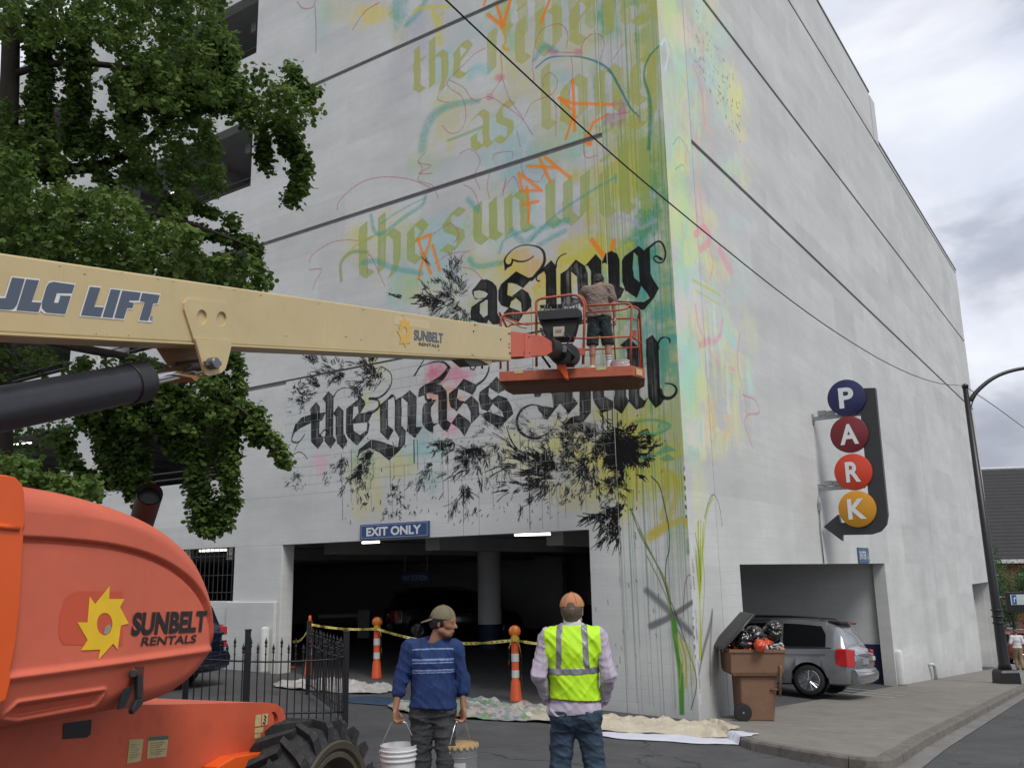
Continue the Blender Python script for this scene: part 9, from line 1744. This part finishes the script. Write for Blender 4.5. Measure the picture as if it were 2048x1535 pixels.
tapem = mat('yellow_tape', (0.60, 0.52, 0.12), 0.35, var=0.12, vscale=12); tapek = mat('tape_print', (0.04, 0.035, 0.02), 0.5)
def tape(label, pts, w=0.032, seed=1, marks=True):
 r = np.random.RandomState(seed); P0 = chaikin(np.array(pts), 3, False); P0 = resample(P0, 60, False); t = thing('caution_tape', label, 'barrier tape', P0[0], 'yellow barrier tape'); vs = [];
 for i, p in enumerate(P0):
  a = 0.5 * math.sin(i * 0.33 + seed) + 0.3 * math.sin(i * 0.9); wv = UPV * math.cos(a) + FW * math.sin(a); vs += [p - wv * w, p + wv * w * 0.9]
 mb = MB(); mb.add(vs, [(2 * i, 2 * i + 2, 2 * i + 3, 2 * i + 1) for i in range(59)]); b_ = mk('ribbon', mb, tapem, t, recalc=False, smooth=True)
 if marks:
  mb = MB();
  for i in range(2, 57, 2):
   if (i // 2) % 5 == 4: continue
   a, b, c, d = [np.array(v) for v in (vs[2 * i], vs[2 * i + 2], vs[2 * i + 3], vs[2 * i + 1])]; o = -FW * 0.003; lerp = lambda u_, v_: a * (1 - u_) * (1 - v_) + b * u_ * (1 - v_) + c * u_ * v_ + d * (1 - u_) * v_ + o
   mb.add([lerp(0.1, 0.3), lerp(0.8, 0.3), lerp(0.8, 0.72), lerp(0.1, 0.72)], [(0, 1, 2, 3)])
  mk('print', mb, tapek, b_, recalc=False)
T1, T2, T3 = d1 + UPV * 1.06, d2 + UPV * 1.02, d3 + UPV * 1.08
sag = lambda a, b, s: [a, a * 0.75 + b * 0.25 - UPV * s * 0.75, (a + b) / 2 - UPV * s, a * 0.25 + b * 0.75 - UPV * s * 0.75, b]
tape('barrier tape between the slim post and the farther lamp post', sag(T3 - FW * 0.08, T2 - FW * 0.08, 0.05), 0.026, 1); tape('barrier tape sagging between the two amber lamp posts', sag(T2 - FW * 0.08, T1 - FW * 0.08, 0.17), 0.028, 2)
we = np.array([-0.05, 1.92, 1.15]); tape('barrier tape from the nearer lamp post to the doorway corner', sag(T1 - FW * 0.08, we, 0.06), 0.026, 3)
for k, (pp_, l_, sd) in enumerate(((T2, 0.52, 4), (T1, 0.80, 5), (T1, 0.42, 7))): s_ = 1 if k != 2 else -1; tape(['loose tape tail hanging from the farther lamp post', 'long loose tape tail hanging from the nearer lamp post', 'short tape tail on the left of the nearer lamp post'][k], [pp_ + RT * 0.06 * s_ - FW * 0.07, pp_ + RT * 0.12 * s_ - FW * 0.08 - UPV * l_ * 0.35, pp_ + RT * 0.10 * s_ - FW * 0.08 - UPV * l_ * 0.7, pp_ + RT * 0.12 * s_ - FW * 0.08 - UPV * l_], 0.03, sd)
tape('crumpled tape drooping from the slim post towards the cone', [T3 - UPV * 0.1 - FW * 0.08, d3 * 0.6 + cq * 0.4 + UPV * 0.62, cq + UPV * 0.66 - FW * 0.05], 0.03, 9)
# ================================================================ DROP CLOTHS
def cloth_mat(name, base, spots, sc=2.5, amt=0.6, bump=0.5):
 m = mat(name, base, 0.88, var=0.12, vscale=5, bump=bump, bscale=60); t = m.node_tree; b = t.nodes['Principled BSDF']; L = t.links.new; cur = b.inputs['Base Color'].links[0].from_socket; g = N(t, 'ShaderNodeNewGeometry')
 for i, c in enumerate(spots):
  n = N(t, 'ShaderNodeTexNoise', noise_dimensions='4D'); n.inputs['W'].default_value = i * 3.7; n.inputs['Scale'].default_value = sc * (1 + 0.8 * i); n.inputs['Detail'].default_value = 5; n.inputs['Roughness'].default_value = 0.65; L(g.outputs['Position'], n.inputs['Vector'])
  r = N(t, 'ShaderNodeMapRange'); r.inputs[1].default_value = 0.53; r.inputs[2].default_value = 0.60; r.inputs[4].default_value = amt; L(n.outputs['Fac'], r.inputs[0]); mx = N(t, 'ShaderNodeMix', data_type='RGBA'); L(r.outputs[0], mx.inputs[0]); L(cur, mx.inputs[6]); mx.inputs[7].default_value = (*c, 1); cur = mx.outputs[2]
 L(cur, b.inputs['Base Color']); return m
def lay(name, label, A, B, dep, ht, m, seed, edge=0.1, nx=80, ny=34, freq=1.0, lift_=0.0, grp='painters drop cloths along the wall'):
 a, b = ongr(*A, RD), ongr(*B, RD); c = (a + b) / 2; u = b - a; u[2] = 0; su = np.linalg.norm(u) / 2; u /= su * 2; v = np.array([-u[1], u[0], 0]); v = v if v @ FW > 0 else -v
 fn_ = lambda x, y: max(float(RD(x, y)), float(G(x, y)) + 0.004 if (y < 0 and x > xl(max(-3.3, y)) - 0.02) else -9) + lift_
 return crumple(name, label, 'drop cloth', (c[0], c[1], float(fn_(c[0], c[1]))), su, dep, ht, m, seed, u, v, nx, ny, grp, edge=edge, base=fn_, freq=freq)
canv = cloth_mat('grey_white_canvas', (0.36, 0.345, 0.33), [(0.20, 0.19, 0.18), (0.48, 0.47, 0.45)]); bluec = mat('blue_tarpaulin', (0.020, 0.045, 0.085), 0.7, var=0.2, vscale=5); spat = cloth_mat('spattered_canvas', (0.30, 0.295, 0.29), [(0.12, 0.15, 0.19), (0.36, 0.31, 0.22), (0.08, 0.17, 0.14), (0.06, 0.20, 0.05), (0.17, 0.10, 0.12)], 1.8, 0.75); creamc = cloth_mat('cream_canvas', (0.44, 0.39, 0.30), [(0.30, 0.26, 0.20), (0.52, 0.48, 0.40)], 2.2, 0.6); whitec = mat('lavender_white_sheet', (0.52, 0.53, 0.60), 0.8, var=0.06, bump=0.2); olivec = cloth_mat('olive_spattered_canvas', (0.38, 0.35, 0.28), [(0.20, 0.20, 0.12), (0.5, 0.45, 0.36)], 3, 0.6)
lay('drop_cloth', 'pale crumpled canvas drop cloth behind the end of the iron fence', (566, 1368), (778, 1384), 0.75, 0.42, canv, 11, freq=1.05); lay('drop_cloth', 'flat dark blue tarpaulin between the pale canvas and the buckets', (690, 1396), (850, 1408), 0.55, 0.06, bluec, 12, 0.06, 40, 20)
lay('drop_cloth', 'blue and grey paint-stained drop cloth behind the blue shirted man', (775, 1412), (1110, 1438), 0.72, 0.38, spat, 13, 0.10, 120, 46, freq=1.05); lay('drop_cloth', 'stained olive and cream drop cloth left of the vested man', (1010, 1425), (1160, 1446), 0.5, 0.28, olivec, 17, 0.12, 70, 34, freq=1.1, lift_=0.03)
lay('drop_cloth', 'smooth lavender white sheet lying in front of the cream cloth', (1190, 1468), (1512, 1484), 0.34, 0.10, whitec, 14, 0.10, 80, 26); lay('drop_cloth', 'cream canvas drop cloth bunched at the foot of the mural corner', (1150, 1452), (1475, 1470), 0.62, 0.40, creamc, 15, 0.10, 120, 46, freq=1.1, lift_=0.02)
# ================================================================ IRON FENCE
ironm = mat('black_iron', (0.008, 0.008, 0.009), 0.45, var=0.3, vscale=15)
pr = ongr(690, 1450); pl2 = atd(487, 1450, 11.9); pl2[2] = float(G(pl2[0], pl2[1])); dirf = pl2 - pr; far_l = pr + dirf * 1.55
def picket_mesh(h=1.02):
 mb = MB(); mb.tube([(0, 0, 0.06), (0, 0, h)], 0.0085, 6); mb.lathe([(0.010, h - 0.02), (0.020, h), (0.010, h + 0.015), (0.018, h + 0.035), (0.020, h + 0.05), (0.008, h + 0.085), (0.0, h + 0.12)], (0, 0, 0), 8, cap=False); mb.lathe([(0.010, h - 0.12), (0.017, h - 0.11), (0.010, h - 0.10)], (0, 0, 0), 8, cap=False)
 me = bpy.data.meshes.new('picket'); me.from_pydata(mb.v, [], mb.f); me.materials.append(ironm); return me
PK1, PK2 = picket_mesh(1.06), picket_mesh(0.98)
def iron_fence(A, B, label, posts, name='iron_fence', sp=0.10):
 A = np.array(A, float); B = np.array(B, float); t = thing(name, label, 'fence', A, 'black iron fences'); L_ = np.linalg.norm((B - A)[:2]); n = int(L_ / sp)
 for z in (0.18, 0.90):
  pts = [A + (B - A) * k / 8 for k in range(9)]; pts = [np.array([p[0], p[1], float(G(p[0], p[1])) + z - 0.05 * math.sin(k / 8 * math.pi) * (z > 0.5)]) for k, p in enumerate(pts)]; mb = MB(); mb.tube(pts, 0.013, 6); mk('rail', mb, ironm, t, smooth=True)
 for k in range(1, n):
  p = A + (B - A) * k / n; o = bpy.data.objects.new('picket', PK1 if k % 2 else PK2); C.objects.link(o); o.parent = t; o.location = tuple(np.array([p[0], p[1], float(G(p[0], p[1]))]) - A); o.rotation_euler = (rng.uniform(-0.012, 0.012), rng.uniform(-0.012, 0.012), 0)
 for f in posts:
  p = A + (B - A) * f; z = float(G(p[0], p[1])); mb = MB(); d = (B - A) / np.linalg.norm(B - A); d[2] = 0; w = np.cross(d, UPV); mb.obox((p[0], p[1], z + 0.61), [d, w, UPV], [0.035, 0.035, 0.65]); mb.obox((p[0], p[1], z + 1.265), [d, w, UPV], [0.042, 0.042, 0.012]); mk('post', mb, ironm, t, bevel=0.004)
iron_fence(pr, far_l, 'black iron picket fence facing us behind the lift, ending at a square post', (0.0, 0.64, 1.0)); iron_fence(pr + [0.12, 0.12, 0], pr + np.array([2.3, 3.2, -0.05]), 'second run of black iron pickets receding from the square end post', (1.0,), sp=0.15)
# ================================================================ INSIDE THE GARAGE
t = thing('ticket_gate', 'white ticket gate arm and cabinet inside the wide doorway', 'barrier gate', ongr(728, 1285, lambda x, y: 0.15)); q = np.array(t.location); mb = MB(); mb.obox(q + UPV * 0.55, [FW, RT, UPV], [0.18, 0.2, 0.55]); mk('cabinet', mb, mat('gate_white', (0.35, 0.35, 0.34), 0.5), t, bevel=0.01)
e_ = atd(632, 1232, depth(q)); mb = MB(); s0 = q + UPV * (e_[2] - q[2]); mb.prism([s0 - UPV * 0.06, s0 + UPV * 0.06, e_ + UPV * 0.06, e_ - UPV * 0.06], FW * 0.04); mk('arm', mb, mat('gate_white', (0.35, 0.35, 0.34)), t)
mb = MB(); mb.obox(e_ - UPV * 0.5, [FW, RT, UPV], [0.08, 0.08, 0.55]); mk('arm_rest', mb, darkm, t)
q = atd(772, 1215, 30.0); vehicle('parked_car', 'dark car parked in the gloom deep inside the garage', 'car', (q[0], q[1], 0.3), yawto(RT + FW * 0.3), mat('black_car_paint', (0.02, 0.02, 0.022), 0.15, coat=0.8, var=0.02), 0.9)
def wall_card(P0, u, w, h, m, name, parent=garage): mb = MB(); mb.obox(P0, [u, np.cross(u, UPV), UPV], [w / 2, 0.01, h / 2]); return mk(name, mb, m, parent)
# ================================================================ FAR END OF THE STREET
rb = thing('brick_house', 'brick building with a big dark shingle roof beyond the garage', 'building', gbase(2060, 75)); bx = np.array(rb.location); fl = lambda x, y, d=75: atd(x, y, d); slate_r = mat('dark_shingles', (0.040, 0.040, 0.043), 0.9, var=0.22, vscale=1.4, bump=0.5, bscale=8); brick_m = mat('red_brick', (0.16, 0.055, 0.038), 0.9, var=0.25, vscale=6); trimw = mat('white_trim', (0.5, 0.5, 0.5), 0.6)
A, B = fl(1900, 1119), fl(2300, 1113); Cc_, Dd_ = atd(2300, 928, 83), atd(1900, 941, 83); mb = MB(); mb.prism([A, B, Cc_, Dd_], -UPV * 0.25 + FW * 0.1); mk('roof', mb, slate_r, rb)
# shingle courses stand proud of the roof slope
mb = MB()
for k in range(1, 26):
 f = k / 26; p0 = A * (1 - f) + Dd_ * f; p1 = B * (1 - f) + Cc_ * f; nrm = np.cross(p1 - p0, Dd_ - A); nrm /= np.linalg.norm(nrm); nrm *= np.sign(nrm[2]); mb.prism([p0 + nrm * 0.002, p1 + nrm * 0.002, p1 + nrm * 0.035, p0 + nrm * 0.035], (A - Dd_) * 0.036)
o = mk('shingle_course', mb, slate_r, rb); o['kind'] = 'stuff'
mb = MB(); mb.tube([Dd_ + UPV * 0.05, Cc_ + UPV * 0.05], 0.16, 6); mk('ridge_cap', mb, trimw, rb); mb = MB(); mb.prism([A - UPV * 0.02, B - UPV * 0.02, B - UPV * 0.35, A - UPV * 0.35], FW * 0.2); mk('fascia', mb, trimw, rb)
g0 = fl(1905, 1290); mb = MB(); hB = A[2] - bx[2]; mb.prism([np.array([A[0], A[1], bx[2] - 1.5]) + FW * 0.5, np.array([B[0], B[1], bx[2] - 1.5]) + FW * 0.5, np.array([B[0], B[1], A[2] - 0.3]) + FW * 0.5, np.array([A[0], A[1], A[2] - 0.3]) + FW * 0.5], FW * 12); mk('wall', mb, brick_m, rb)
uw = (B - A); uw[2] = 0; uw /= np.linalg.norm(uw);
for k in range(9):
 c = A + uw * (1.6 + 2.4 * k) + FW * 0.45 - UPV * 2.2; mb = MB(); mb.obox(c, [uw, FW, UPV], [0.5, 0.04, 0.85]); wn = mk('window', mb, mat('far_window_glass', (0.02, 0.025, 0.03), 0.1, var=0), rb); mb = MB(); mb.obox(c - FW * 0.03 - UPV * 0.9, [uw, FW, UPV], [0.6, 0.08, 0.06]); mb.obox(c - FW * 0.03 + UPV * 0.9, [uw, FW, UPV], [0.6, 0.06, 0.05]); mk('frame', mb, trimw, wn)
pw = thing('porch', 'pale porch rail and steps low beside the far brick building', 'porch', gbase(2000, 62)); q = np.array(pw.location)
for k in range(8): mb = MB(); mb.obox(q + RT * (k * 0.25 - 0.6) + UPV * 0.55, [RT, FW, UPV], [0.03, 0.03, 0.5]); mk('baluster', mb, trimw, pw)
for z in (0.1, 1.05): mb = MB(); mb.obox(q + RT * 0.3 + UPV * z, [RT, FW, UPV], [1.1, 0.04, 0.04]); mk('rail', mb, trimw, pw)
street_tree(gbase(2022, 58), 6.2, 2.2, 'bushy light green street tree just right of the lamp post', 3, lm2, 5200, lsz=0.085); street_tree(gbase(2075, 62), 6.8, 2.4, 'street tree half cut off at the edge of the view', 5, lm2, 4200, lsz=0.09); street_tree(gbase(1990, 66), 5.6, 1.6, 'small dark street tree hugging the far garage corner', 9, lm2, 2600, lsz=0.085)
# far parking sign on a post
q0 = atd(2030, 1202, 44); t = thing('parking_sign', 'black framed white and blue PARKING sign at the far right edge', 'sign', (q0[0], q0[1], float(G(q0[0], q0[1])))); sc = 44 / FPX
mb = MB(); mb.obox(atd(2039, 1202, 44), [RT, FW, UPV], [27 * sc, 0.09, 19 * sc]); mk('sign_box', mb, lampk, t, bevel=0.02); mb = MB(); mb.obox(atd(2041, 1198, 44) - FW * 0.095, [RT, FW, UPV], [22 * sc, 0.01, 10 * sc]); f_ = mk('sign_face', mb, mat('sign_pale_green', (0.42, 0.50, 0.48), 0.5), t)
mb = MB(); mb.obox(atd(2040, 1214, 44) - FW * 0.095, [RT, FW, UPV], [22 * sc, 0.01, 4.2 * sc]); mk('sign_strip', mb, mat('sign_strip_blue', (0.012, 0.04, 0.20), 0.5), t); mb = MB(); mb.obox(atd(2026, 1198, 44) - FW * 0.11, [RT, FW, UPV], [4.5 * sc, 0.006, 9 * sc]); mk('emblem_panel', mb, mat('emblem_blue', (0.02, 0.09, 0.28), 0.5), t)
lettering('PARKING', atd(2040, 1214, 44) - FW * 0.108, RT, UPV, 36 * sc, 5.5 * sc, signwhite, t, bold=0.02); mb = MB(); ec = atd(2026, 1198, 44) - FW * 0.12; mb.tube([ec - UPV * 0.14 - RT * 0.03, ec, ec + UPV * 0.12 + RT * 0.05], 0.02, 5); mb.tube([ec - RT * 0.05 + UPV * 0.04, ec + RT * 0.07 + UPV * 0.06], 0.016, 5); mk('emblem', mb, signwhite, t)
mb = MB(); pz = atd(2066, 1215, 44); mb.tube([(pz[0], pz[1], float(G(pz[0], pz[1]))), pz + UPV * 0.4], 0.06, 8); mk('post', mb, lampk, t)
